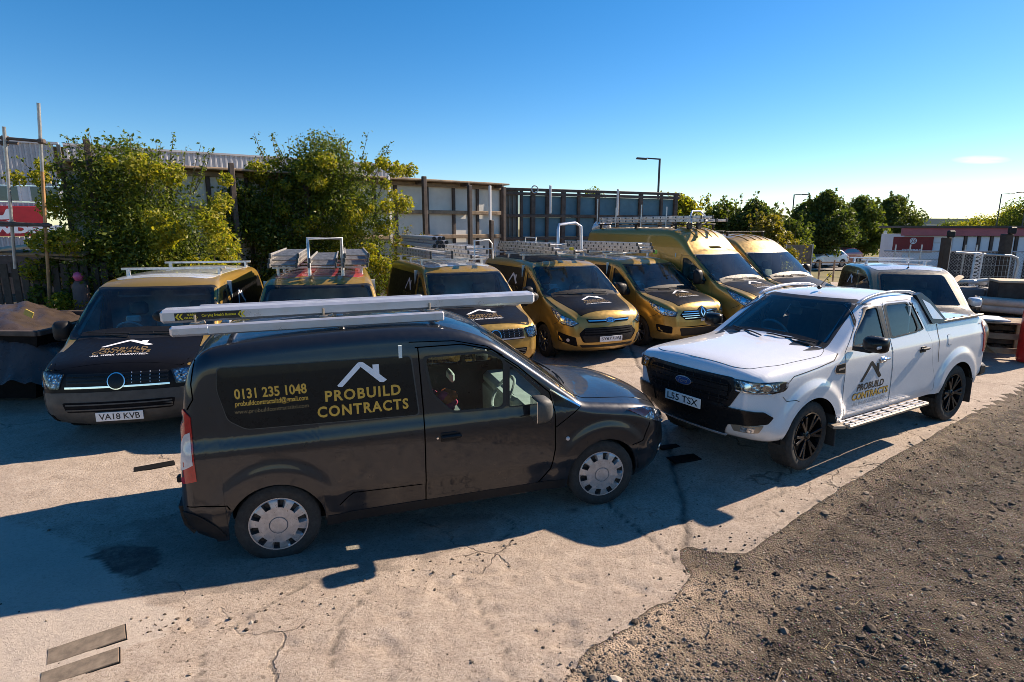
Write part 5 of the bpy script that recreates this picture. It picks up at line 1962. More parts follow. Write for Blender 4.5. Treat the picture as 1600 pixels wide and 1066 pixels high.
EDGE = np.array([(-3.0, .3), (-1.2, 2.2), (-.16, 2.75), (.23, 3.02), (.55, 3.34), (.92, 3.67), (1.21, 3.89), (1.45, 4.21), (1.42, 4.40), (1.46, 4.59), (1.56, 4.66), (1.72, 4.55), (2.0, 4.49), (2.29, 4.72), (2.86, 5.17), (3.51, 5.65), (4.08, 6.04), (5.21, 6.83), (6.7, 8.01), (8.15, 9.11), (9.02, 9.81), (12, 12.1), (16, 14.5)])
DIRT_POLY = np.concatenate([EDGE, [(40, 14.5), (40, -5), (-3, -5)]])
JOINT = np.array([(1.55, 4.64), (1.69, 5.24), (1.8, 5.81), (1.91, 6.46), (2.19, 8.22), (2.4, 10), (3.2, 18)])
CRACK = np.array([(1.46, 4.24), (1.37, 4.49), (1.2, 4.95), (1.02, 5.47), (.85, 6.3), (.8, 8), (.9, 12)])
CROSS = np.array([(4.08, 6.04), (3.73, 6.45), (3.51, 6.72), (2.9, 7.6), (2.3, 8.6)])
HAIR = [np.array([(-1.88, 2.8), (-1.9, 3.02), (-2.03, 3.34), (-2.0, 3.5), (-1.93, 3.67), (-1.5, 4.3)]), np.array([(-1.16, 3.2), (-1.16, 3.4), (-1.22, 3.68), (-1.1, 4.1)]), np.array([(-.27, 4.0), (-.18, 3.68), (-.04, 3.34), (0, 3.03), (.1, 2.5)]),
        np.array([(-.12, 5.4), (.02, 5.2), (-.05, 5.02), (-.14, 4.85), (-.1, 4.7)]), np.array([(2.3, 5.2), (2.8, 5.6), (3.1, 6.2)]), np.array([(5.2, 7.4), (5.6, 7.2), (6.0, 7.5)])]
LEFT_SLAB = np.array([(-3.02, 3.0), (-2.35, 3.45), (-2.4, 3.75), (-3.0, 3.95), (-3.6, 4.6), (-4.8, 5.0), (-8, 3.5), (-6, 1.5)])
WET = np.array([(-3.57, 4.45), (-3.43, 4.62), (-3.13, 4.63), (-2.95, 4.33), (-3.06, 4.09), (-3.23, 4.13)])
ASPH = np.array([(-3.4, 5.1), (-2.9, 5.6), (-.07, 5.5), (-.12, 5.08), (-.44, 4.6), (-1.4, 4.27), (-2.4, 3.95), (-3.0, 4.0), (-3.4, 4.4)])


def line_dist(X, Y, L):
    d, _, _ = seg_dist(np.stack([X, Y], 1), L[:-1], L[1:])
    return d


def make_ground():
    xs = np.concatenate([-5 - np.cumsum(np.linspace(.05, .5, 44))[::-1], np.arange(-5, 6, .036), 6 + np.cumsum(np.linspace(.04, .5, 56))])
    ys = [1.0]
    while ys[-1] < 32:
        ys.append(ys[-1] + .021 * max(.8, ys[-1] / 3.2) ** 1.35)
    ys = np.array(ys)
    X, Y = np.meshgrid(xs, ys, indexing='ij')
    nx, ny = X.shape
    x, y = X.ravel().copy(), Y.ravel().copy()
    P = np.stack([x, y], 1)
    # pull vertices near the slab edge onto it, so the edge is clean but a little ragged
    near = np.zeros(len(x), bool)
    m = (y < 15) & (x > -4)
    d, bi, bt = seg_dist(P[m], EDGE[:-1], EDGE[1:])
    dd = np.full(len(x), 9.0)
    dd[m] = d
    ins = in_poly(P, DIRT_POLY)
    sd = np.where(ins, dd, -dd)                      # positive in the dirt
    cell = .018 * np.maximum(.8, y / 3.2) ** 1.35 + .006
    q = np.zeros_like(P)
    q[m] = EDGE[:-1][bi] + (EDGE[1:] - EDGE[:-1])[bi] * bt[:, None]
    snap = dd < np.minimum(cell * .75, .05)
    rag = fbm(x, y, 4.0, 91, 4) * .11 * np.clip((5.0 - y) / 1.5, .3, 1)
    t = EDGE[1:] - EDGE[:-1]
    nrm = np.stack([t[:, 1], -t[:, 0]], 1) / np.linalg.norm(t, axis=1)[:, None]
    nv = np.zeros_like(P)
    nv[m] = nrm[bi]
    P = np.where(snap[:, None], q + nv * rag[:, None] * .6, P)
    x, y = P[:, 0], P[:, 1]
    sd = np.where(snap, 0, sd)
    z = ground_z(x, y)
    # concrete relief
    con = fbm(x, y, 1.1, 5, 3) * .012 + fbm(x, y, 9, 15, 3) * .004 - np.abs(fbm(x, y, 24, 35, 2)) * .005
    rough = np.clip(1.2 - np.abs(x + .2) / 2.2, 0, 1) * np.clip((4.9 - y) / .6, 0, 1)
    con = con + rough * (fbm(x, y, 17, 52, 3) * .010 - np.maximum(0, fbm(x, y, 5, 57, 4) - .16) * .07)
    for L, w, dp in [(JOINT, .020, .020), (CRACK, .012, .014), (CROSS, .010, .012)] + [(h, .010, .012) for h in HAIR]:
        wob = fbm(x, y, 6, 77, 3) * .05
        con = con - dp * np.exp(-(line_dist(x + wob, y - wob, L) / w) ** 2)
    con = con - .03 * np.clip(1 - line_dist(x, y, np.array([(-2.46, 3.49), (-2.2, 3.62), (-1.95, 3.68)])) / .10, 0, 1) * (.5 + fbm(x, y, 14, 9, 2))
    wet = in_poly(np.stack([x, y], 1), WET)
    dirt = -.028 + fbm(x, y, .9, 205, 3) * .05 + fbm(x, y, 6, 225, 4) * .030 + np.maximum(0, fbm(x, y, 13, 245, 3)) * .035
    k = np.clip(sd / .14, 0, 1)
    k = k * k * (3 - 2 * k)
    dirt = -.006 * (1 - k) + dirt * k
    z = z + np.where(sd > 0, dirt, con)
    idx = np.arange(nx * ny).reshape(nx, ny)
    F = np.stack([idx[:-1, :-1], idx[1:, :-1], idx[1:, 1:], idx[:-1, 1:]], -1).reshape(-1, 4)
    cx = sd[F].mean(1)
    fx, fy = x[F].mean(1), y[F].mean(1)
    isd = cx > 0
    # stains stored per vertex
    pts = np.stack([x, y], 1)
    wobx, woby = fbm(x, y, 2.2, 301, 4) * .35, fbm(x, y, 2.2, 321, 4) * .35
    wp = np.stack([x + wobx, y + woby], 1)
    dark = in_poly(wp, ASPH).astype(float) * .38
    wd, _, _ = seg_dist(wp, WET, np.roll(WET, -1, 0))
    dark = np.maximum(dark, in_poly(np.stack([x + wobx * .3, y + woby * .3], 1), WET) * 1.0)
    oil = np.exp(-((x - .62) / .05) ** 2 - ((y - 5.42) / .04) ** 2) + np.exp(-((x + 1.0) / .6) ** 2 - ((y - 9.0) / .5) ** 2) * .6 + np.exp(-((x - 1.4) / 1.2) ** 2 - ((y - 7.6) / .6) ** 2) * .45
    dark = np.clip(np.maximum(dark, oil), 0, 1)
    for L, w in [(JOINT, .03), (CRACK, .014), (CROSS, .012)] + [(h, .012) for h in HAIR]:
        wob = fbm(x, y, 6, 77, 3) * .05
        dark = np.maximum(dark, .8 * np.exp(-(line_dist(x + wob, y - wob, L) / w) ** 2))
    dark = np.maximum(dark, np.clip(1 - np.abs(sd) / .10, 0, 1) * .55 * (sd < 0) * (y > 4.1) * (fbm(x, y, 5, 400, 3) > -.1))
    sand = np.clip(1.1 - sd / .75, 0, 1) * np.clip((4.5 - y) / .6, .25 * (sd < .25), 1) * (sd > 0)      # dusty margin of the dirt
    lite = in_poly(np.stack([x + wobx * .2, y + woby * .2], 1), LEFT_SLAB).astype(float)
    verts = np.stack([x, y, z], 1)

    def piece(name, sel, mat, parent=None):
        f = F[sel]
        used = np.unique(f)
        mp = -np.ones(len(verts), int)
        mp[used] = np.arange(len(used))
        o = fast_obj(name, verts[used], mp[f], mat, parent, True)
        for an, av in (('dark', dark), ('sand', sand), ('lite', lite)):
            at = o.data.attributes.new(an, 'FLOAT', 'POINT')
            at.data.foreach_set('value', av[used].astype(np.float32))
        return o

    # concrete: slabs split along the joints
    def side(L, px, py):
        xx = np.interp(py, L[:, 1], L[:, 0])
        return px > xx
    rj = side(JOINT, fx, fy)
    rc = side(CRACK, fx, fy)
    Lc = CROSS[np.argsort(CROSS[:, 1])]
    rx = (fx > np.interp(fy, Lc[:, 1], Lc[:, 0])) & (fy < 12)
    c = ~isd
    yard = empty('concrete_yard')
    tag(yard, kind='structure')
    for sel in (c & ~rc, c & rc & ~rj, c & rj & ~rx, c & rj & rx):
        s = piece('concrete_slab', sel, M['concrete'], yard)
        s['kind'] = 'structure'
    g = piece('dirt_ground', isd, M['dirt'])
    tag(g, kind='structure')
    # everything further off
    fxs = np.concatenate([np.linspace(-420, -30, 20), np.linspace(-28, 60, 60), np.linspace(70, 520, 20)])
    fys = np.concatenate([np.linspace(-30, 30, 20), np.linspace(32, 90, 50), np.linspace(100, 700, 20)])
    A, B_ = np.meshgrid(fxs, fys, indexing='ij')
    Z = ground_z(A, B_) + np.where(B_ < 32, -.30, -.02) + fbm(A, B_, .12, 9, 3) * .25 * (B_ > 33)
    i2 = np.arange(A.size).reshape(A.shape)
    F2 = np.stack([i2[:-1, :-1], i2[1:, :-1], i2[1:, 1:], i2[:-1, 1:]], -1).reshape(-1, 4)
    vv = np.stack([A.ravel(), B_.ravel(), Z.ravel()], 1)
    k = B_.ravel()[F2].mean(1) > 32
    for nm, sel, mt in (('far_ground', k, 'verge'), ('outer_dirt', ~k, 'dirt')):
        tag(fast_obj(nm, vv, F2[sel], M[mt], None, True), kind='structure')
    return verts


def concrete_mat():
    t = NT('worn concrete')
    v = t.coord()
    big = t.noise(.7, 5, .6, v, .6)
    mid = t.noise(5, 6, .65, v, .3)
    fine = t.noise(48, 6, .8, v)
    c = t.ramp(mid, [(.25, (.31, .25, .205)), (.5, (.425, .35, .285)), (.75, (.52, .44, .37))])
    c = t.mix(t.ramp(big, [(.35, (0, 0, 0)), (.7, (.65, .65, .65))]), c, (.35, .29, .24))
    c = t.mix(t.math('MULTIPLY', t.ramp(fine, [(.36, (1, 1, 1)), (.52, (0, 0, 0))]), .8), c, (.16, .12, .085))
    c = t.mix(t.math('MULTIPLY', t.ramp(t.noise(31, 5, .8, v), [(.56, (0, 0, 0)), (.68, (1, 1, 1))]), .5), c, (.64, .55, .44))
    vo = t.n('TexVoronoi')
    vo.inputs['Scale'].default_value = 75
    t.l(v, vo.inputs['Vector'])
    peb = t.ramp(vo.outputs['Distance'], [(.10, (1, 1, 1)), (.26, (0, 0, 0))])
    c = t.mix(t.math('MULTIPLY', peb, .28), c, (.60, .54, .46))
    sp = t.noise(17, 3, .5, v)
    c = t.mix(t.ramp(sp, [(.66, (0, 0, 0)), (.72, (.6, .6, .6))]), c, (.12, .09, .07))
    wv = t.n('VectorMath')
    wn_ = t.n('TexNoise')
    wn_.inputs['Scale'].default_value = 2.2
    wn_.inputs['Detail'].default_value = 6
    t.l(v, wn_.inputs['Vector'])
    wv.operation = 'MULTIPLY_ADD'
    t.l(wn_.outputs['Color'], wv.inputs[0])
    wv.inputs[1].default_value = (.55, .55, .55)
    t.l(v, wv.inputs[2])
    ck = t.n('TexVoronoi')
    ck.feature = 'DISTANCE_TO_EDGE'
    ck.inputs['Scale'].default_value = .62
    t.l(wv.outputs[0], ck.inputs['Vector'])
    ckm = t.math('MULTIPLY', t.ramp(ck.outputs['Distance'], [(.0, (.8, .8, .8)), (.004, (.6, .6, .6)), (.008, (0, 0, 0))]), t.ramp(t.noise(.8, 3, .5, v), [(.52, (0, 0, 0)), (.60, (1, 1, 1))]))
    c = t.mix(t.math('MULTIPLY', ckm, .8), c, (.10, .08, .06))
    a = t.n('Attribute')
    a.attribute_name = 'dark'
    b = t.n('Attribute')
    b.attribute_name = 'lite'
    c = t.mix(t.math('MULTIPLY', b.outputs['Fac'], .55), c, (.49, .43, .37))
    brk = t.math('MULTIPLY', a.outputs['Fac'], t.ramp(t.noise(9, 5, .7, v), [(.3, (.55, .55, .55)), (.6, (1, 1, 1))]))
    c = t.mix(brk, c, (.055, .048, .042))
    t.set(color=c, spec=.3)
    t.set(rough=t.mix(a.outputs['Fac'], (.92, .92, .92), (.62, .62, .62)))
    h = t.math('ADD', t.math('MULTIPLY', fine, .6), t.math('ADD', t.math('MULTIPLY', mid, .5), t.math('MULTIPLY', peb, .25)))
    h = t.math('SUBTRACT', h, t.math('MULTIPLY', ckm, .8))
    t.set(normal=t.bump(h, 1.0, .022))
    return t.m


def dirt_mat():
    t = NT('loose dirt and gravel')
    v = t.coord()
    big = t.noise(1.1, 5, .6, v, .5)
    mid = t.noise(8, 6, .7, v)
    fine = t.noise(95, 4, .7, v)
    c = t.ramp(mid, [(.28, (.024, .017, .012)), (.5, (.062, .044, .029)), (.72, (.145, .105, .068))])
    c = t.mix(t.ramp(big, [(.36, (0, 0, 0)), (.66, (.7, .7, .7))]), c, (.17, .128, .086))
    vo = t.n('TexVoronoi')
    vo.inputs['Scale'].default_value = 60
    t.l(v, vo.inputs['Vector'])
    c = t.mix(t.ramp(vo.outputs['Distance'], [(.08, (.55, .55, .55)), (.3, (0, 0, 0))]), c, vo.outputs['Color'])
    hs = t.n('HueSaturation')
    hs.inputs['Saturation'].default_value = .8
    hs.inputs['Value'].default_value = .66
    t.l(c, hs.inputs['Color'])
    a = t.n('Attribute')
    a.attribute_name = 'sand'
    c = t.mix(t.math('MULTIPLY', a.outputs['Fac'], t.ramp(t.noise(3, 5, .7, v), [(.3, (.3, .3, .3)), (.6, (.95, .95, .95))])), hs.outputs[0], (.40, .31, .225))
    t.set(color=c, rough=.95, spec=.2)
    h = t.math('ADD', t.math('MULTIPLY', fine, .5), t.math('ADD', mid, t.math('MULTIPLY', vo.outputs['Distance'], -.7)))
    t.set(normal=t.bump(h, .9, .02))
    return t.m


def verge_mat():
    t = NT('dry grass and tarmac')
    v = t.coord()
    n = t.noise(.35, 6, .65, v)
    n2 = t.noise(4, 5, .7, v)
    c = t.ramp(n, [(.3, (.10, .10, .04)), (.5, (.20, .17, .075)), (.7, (.30, .24, .12))])
    c = t.mix(t.ramp(n2, [(.3, (.5, .5, .5)), (.7, (0, 0, 0))]), c, (.07, .075, .03))
    t.set(color=c, rough=.95, spec=.2, normal=t.bump(n2, .6, .05))
    return t.m


M['concrete'] = concrete_mat()
M['dirt'] = dirt_mat()
M['verge'] = verge_mat()
make_ground()


def stonemat():
    t = NT('gravel stones')
    g = t.n('NewGeometry')
    t.set(color=t.ramp(g.outputs['Random Per Island'], [(0, (.05, .04, .032)), (.4, (.11, .087, .066)), (.8, (.19, .152, .115)), (.96, (.29, .24, .185)), (1, (.42, .38, .32))]), rough=.9, spec=.25)
    return t.m


M['stone'] = stonemat()


def gravel(name, n, keep, size, ymin, ymax, x0, x1, seed, sink=.35, power=2.0):
    r = np.random.default_rng(seed)
    u = r.random(n * 3)
    a, b = ymin ** (1 - power), ymax ** (1 - power)
    y = (a + u * (b - a)) ** (1 / (1 - power))
    x = x0 + (x1 - x0) * r.random(n * 3)
    k = keep(x, y)
    x, y = x[k][:n], y[k][:n]
    n = len(x)
    base = np.array([tuple(v) for v in ICO_V])
    s = size[0] * (size[1] / size[0]) ** (r.random(n) ** 2.2)
    jit = 1 + .35 * (r.random((n, len(base))) - .5)
    ax = np.stack([1 + .5 * r.random(n), 1 + .4 * r.random(n), .55 + .4 * r.random(n)], 1)
    th = r.random(n) * 6.283
    V = base[None] * jit[..., None] * ax[:, None, :]
    c, q = np.cos(th)[:, None], np.sin(th)[:, None]
    V = np.stack([V[..., 0] * c - V[..., 1] * q, V[..., 0] * q + V[..., 1] * c, V[..., 2]], -1) * s[:, None, None]
    ti = (r.random((n, 2)) - .5) * .6
    V[..., 2] += V[..., 0] * ti[:, :1] + V[..., 1] * ti[:, 1:]
    dg = SURF(x, y)
    V = V + np.stack([x, y, dg + s * (.5 - sink)], 1)[:, None, :]
    F = (np.array(ICO_F)[None] + (np.arange(n) * len(base))[:, None, None]).reshape(-1, 3)
    o = fast_obj(name, V.reshape(-1, 3), F, M['stone'])
    tag(o, kind='stuff')
    return o


_b = bmesh.new()
bmesh.ops.create_icosphere(_b, subdivisions=1, radius=1)
ICO_V = [v.co.copy() for v in _b.verts]
ICO_F = [[v.index for v in f.verts] for f in _b.faces]
_b.free()
_bv = []
for _o in [o for o in COL.objects if o.name.startswith(('dirt_ground', 'concrete_slab'))]:
    _me = _o.data
    _bv.append(BVHTree.FromPolygons([tuple(v.co) for v in _me.vertices], [tuple(p.vertices) for p in _me.polygons]))


def SURF(x, y):
    out = np.zeros(len(x))
    for i in range(len(x)):
        best = -9
        for b in _bv:
            l, n, k, d = b.ray_cast(Vector((x[i], y[i], 3)), Vector((0, 0, -1)))
            if l is not None:
                best = max(best, l.z)
        out[i] = best if best > -5 else float(ground_z(x[i], y[i]))
    return out


def in_dirt(x, y):
    P = np.stack([x, y], 1)
    ok = in_poly(P, DIRT_POLY) & (np.abs(x) < y * 1.05 + .4)
    return ok & (fbm(x, y, 1.3, 611, 3) + .35 * RNG.random(len(x)) > -.08)


gravel('gravel', 24000, in_dirt, (.0035, .013), 2.3, 11, -1.5, 11, 31)
gravel('gravel', 900, in_dirt, (.010, .032), 2.3, 12, -1.5, 12, 32, .45)


def on_edge(x, y):
    P = np.stack([x, y], 1)
    d, _, _ = seg_dist(P, EDGE[:-1], EDGE[1:])
    rub = np.abs(line_dist(x, y, np.array([(-2.46, 3.49), (-2.0, 3.68), (-1.2, 3.95), (-.3, 4.6), (0, 5.0)])))
    return (~in_poly(P, DIRT_POLY)) & ((d < .55 * RNG.random(len(x)) ** 2.5 + .03) | (rub < .35 * RNG.random(len(x)) ** 1.5) | (RNG.random(len(x)) < .02)) & (np.abs(x) < y * 1.0 + .3)


gravel('loose_stones', 5000, on_edge, (.004, .014), 2.4, 9, -6, 9, 33, .2)

# drain covers and sunken channels in the concrete
for (c, rz, w, d, lab) in (((-2.82, 3.36), .63, .42, .17, 'rusty steel channel cover lying in the pale concrete, upper of two at the bottom left'), ((-2.71, 3.15), .59, .40, .15, 'rusty steel channel cover in the pale concrete, lower of two at the bottom left'),
                           ((2.04, 6.41), .30, .36, .17, 'dark drain cover in the shade between the dark van and the pickup, nearer of two'), ((1.95, 6.76), .30, .26, .10, 'small dark drain cover by the pickup bumper, further of two'),
                           ((-4.15, 6.27), .55, .40, .15, 'dark drain cover in the sunny strip behind the dark grey van')):
    m = MB()
    m.box((0, 0, 0), (w, d, .012), bev=.003)
    o = m.build('drain_cover', simple('rusty cover steel', (.15, .12, .09), .85, 0, .45, 14, .3) if lab.startswith('rusty') else 'dark')
    zz = max(SURF(np.array([c[0] - w / 2 * math.cos(rz), c[0], c[0] + w / 2 * math.cos(rz)]), np.array([c[1] - w / 2 * math.sin(rz), c[1], c[1] + w / 2 * math.sin(rz)])))
    o.location = (c[0], c[1], zz - .003)
    o.rotation_euler = (0, 0, rz)
    tag(o, lab, 'drain cover')
    MB().box((0, 0, -.006), (w + .016, d + .016, .008)).build('frame', 'dark', o)
# twigs
for i, (x, y, a, l) in enumerate(((2.35, 3.28, -.5, .42), (1.38, 3.55, 1.3, .16), (1.62, 3.05, .9, .2), (3.9, 4.4, -.3, .25))):
    z = SURF(np.array([x]), np.array([y]))[0]
    m = MB()
    p = [Vector((math.cos(a) * l * (t - .5), math.sin(a) * l * (t - .5), .012 + .012 * math.sin(t * 7 + i))) for t in np.linspace(0, 1, 7)]
    m.tube(p, .006, 5, r2=.003)
    m.tube([p[3], p[3] + Vector((.05, .04, .02))], .003, 4)
    o = m.build('twig', simple('dry twig', (.30, .22, .14), .9))
    o.location = (x, y, z)
    tag(o, ('longest dry twig lying on the dirt near the bottom edge', 'short upright dry twig on the dirt by the concrete edge', 'bent dry twig on the dirt below the concrete corner', 'dry twig on the dirt out below the pickup')[i], 'twig')


# dry straw and weeds trodden into the dirt
def straw(n, seed):
    r = np.random.default_rng(seed)
    x = np.concatenate([r.normal(7.2, 1.2, n // 2), r.uniform(1.5, 8.5, n // 2)])
    y = np.concatenate([r.normal(7.3, .8, n // 2), r.uniform(2.6, 8.0, n // 2)])
    k = in_poly(np.stack([x, y], 1), DIRT_POLY) & (x < y * 1.05)
    x, y = x[k], y[k]
    z = SURF(x, y)
    a = r.random(len(x)) * 6.283
    l = .03 + .10 * r.random(len(x)) ** 2
    tl = r.normal(0, .25, len(x))
    d = np.stack([np.cos(a) * np.cos(tl), np.sin(a) * np.cos(tl), np.abs(np.sin(tl))], 1) * l[:, None]
    p = np.stack([x, y, z + .004], 1)
    w = np.stack([-np.sin(a), np.cos(a), np.zeros(len(x))], 1) * .0022
    V = np.stack([p - w, p + w, p + d + w * .3, p + d - w * .3], 1).reshape(-1, 3)
    F = np.arange(len(x) * 4).reshape(-1, 4)
    o = fast_obj('dry_straw', V, F, simple('dry straw', (.36, .28, .15), .85))
    tag(o, kind='stuff')


straw(2600, 77)
# ------------------------------------------------------------------ walls, buildings, trees
_PT = math.radians(11.22)


def ray(u, v):
    x, y = (u - 800) / 900.0, -(v - 533) / 900.0
    return Vector((x, math.cos(_PT) + y * math.sin(_PT), -math.sin(_PT) + y * math.cos(_PT)))


def at(u, v, Y):
    """point of the place seen at photograph position (u, v) at distance Y"""
    d = ray(u, v)
    return Vector((0, 0, 2.695)) + d * (Y / d.y)


def on_line(u, A, B):
    """ground position where the sight line at column u (near the horizon) meets the wall line A-B"""
    d = ray(u, 345)
    k = d.x / d.y
    # x = k*y on A + t (B - A)
    t = (k * A[1] - A[0]) / ((B[0] - A[0]) - k * (B[1] - A[1]))
    return Vector((A[0] + t * (B[0] - A[0]), A[1] + t * (B[1] - A[1]), 0)), t


M['sheet_pale'] = simple('weathered pale wall sheet', (.68, .67, .62), .7, var=.15, scale=1.6, bump=.08)
M['sheet_blue'] = simple('blue grey wall sheet', (.075, .165, .22), .6, var=.25, scale=1.4, bump=.06)
M['steel_dark'] = simple('dark stained steel', (.075, .055, .045), .7, var=.5, scale=5, bump=.15)
M['wood_old'] = simple('weathered timber', (.27, .20, .135), .85, var=.45, scale=5, bump=.3)
M['wood_dark'] = simple('dark weathered timber', (.055, .04, .03), .85, var=.4, scale=5, bump=.3)
M['wood_pale'] = simple('pale scaffold board', (.46, .36, .25), .8, var=.3, scale=4, bump=.3)
M['corr'] = simple('grey corrugated cladding', (.47, .46, .47), .5, metal=.0, var=.12, scale=1.2)
M['corr_dark'] = simple('dark corrugated sheet', (.13, .13, .12), .6, var=.35, scale=2)
M['white_wall'] = simple('white painted wall', (.74, .76, .79), .7, var=.08, scale=1.5)
M['fascia'] = simple('faded red fascia', (.40, .115, .13), .6, var=.2, scale=2)
M['sign_red'] = simple('red sign board', (.50, .02, .028), .45, var=.1)
M['sign_dred'] = simple('dark red sign board', (.20, .012, .014), .5, var=.15)
M['window_dark'] = simple('dark window pane', (.02, .05, .065), .08, var=.3, coat=1.0)
M['frame_white'] = simple('white window frame', (.72, .70, .68), .5, var=.08)
M['rust_pipe'] = simple('rusty scaffold tube', (.42, .24, .11), .6, metal=.3, var=.6, scale=3.5, bump=.2)
M['galv'] = simple('galvanised tube', (.42, .43, .44), .45, metal=.7, var=.3, scale=7)
M['lamp_post'] = simple('dark lamp post paint', (.035, .04, .045), .5)
M['bark'] = simple('tree bark', (.11, .085, .06), .9, var=.4, scale=8, bump=.5)
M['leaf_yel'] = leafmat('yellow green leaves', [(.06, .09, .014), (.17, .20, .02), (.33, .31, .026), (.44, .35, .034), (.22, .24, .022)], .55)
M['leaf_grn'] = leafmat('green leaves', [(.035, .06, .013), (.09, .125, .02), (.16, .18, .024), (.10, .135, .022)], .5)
M['leaf_drk'] = leafmat('dark green leaves', [(.03, .05, .013), (.065, .095, .02), (.12, .14, .026)], .5)
M['leaf_gold'] = leafmat('golden leaves', [(.10, .10, .015), (.22, .19, .02), (.30, .22, .03), (.12, .13, .02)], .45)
M['tarp'] = simple('brown plastic sheet', (.05, .037, .031), .32, var=.4, scale=3, bump=.5, bscale=9)
M['slate'] = simple('dark screening net', (.022, .022, .024), .9, bump=.4)
M['road'] = simple('grey tarmac', (.16, .15, .14), .85, var=.2, scale=.6)
M['bridge'] = simple('pale concrete bridge', (.40, .36, .30), .8, var=.12)


def corrugated(name, A, B, z0, z1, mat, parent=None, pitch=.14, depth=.035, zfun=None):
    """corrugated sheet wall from A to B"""
    A, B = Vector((A[0], A[1], 0)), Vector((B[0], B[1], 0))
    L = (B - A).length
    t = (B - A) / L
    n = Vector((t.y, -t.x, 0))
    k = max(4, int(L / pitch))
    prof = []
    for i in range(k):
        for f, d in ((0, 0), (.28, 0), (.42, 1), (.72, 1), (.86, 0)):
            prof.append(((i + f) * pitch, d * depth))
    V, F = [], []
    for s, d in prof:
        p = A + t * s + n * d
        zt = z1 if zfun is None else zfun(s / L)
        V += [(p.x, p.y, z0), (p.x, p.y, zt)]
    for i in range(len(prof) - 1):
        F.append((2 * i, 2 * i + 2, 2 * i + 3, 2 * i + 1))
    return new_obj(name, V, F, mat, parent)


# ---- long yard wall: frame of posts and rails with pale sheets, then the blue-grey length beyond the corner
WA, WB, WC = (-9.72, 12.95), (-.38, 20.0), (6.5, 23.3)


def wall_frame(A, B):
    A3, B3 = Vector((A[0], A[1], 0)), Vector((B[0], B[1], 0))
    t = (B3 - A3).normalized()
    n = Vector((t.y, -t.x, 0))        # towards the yard
    return A3, B3, t, n


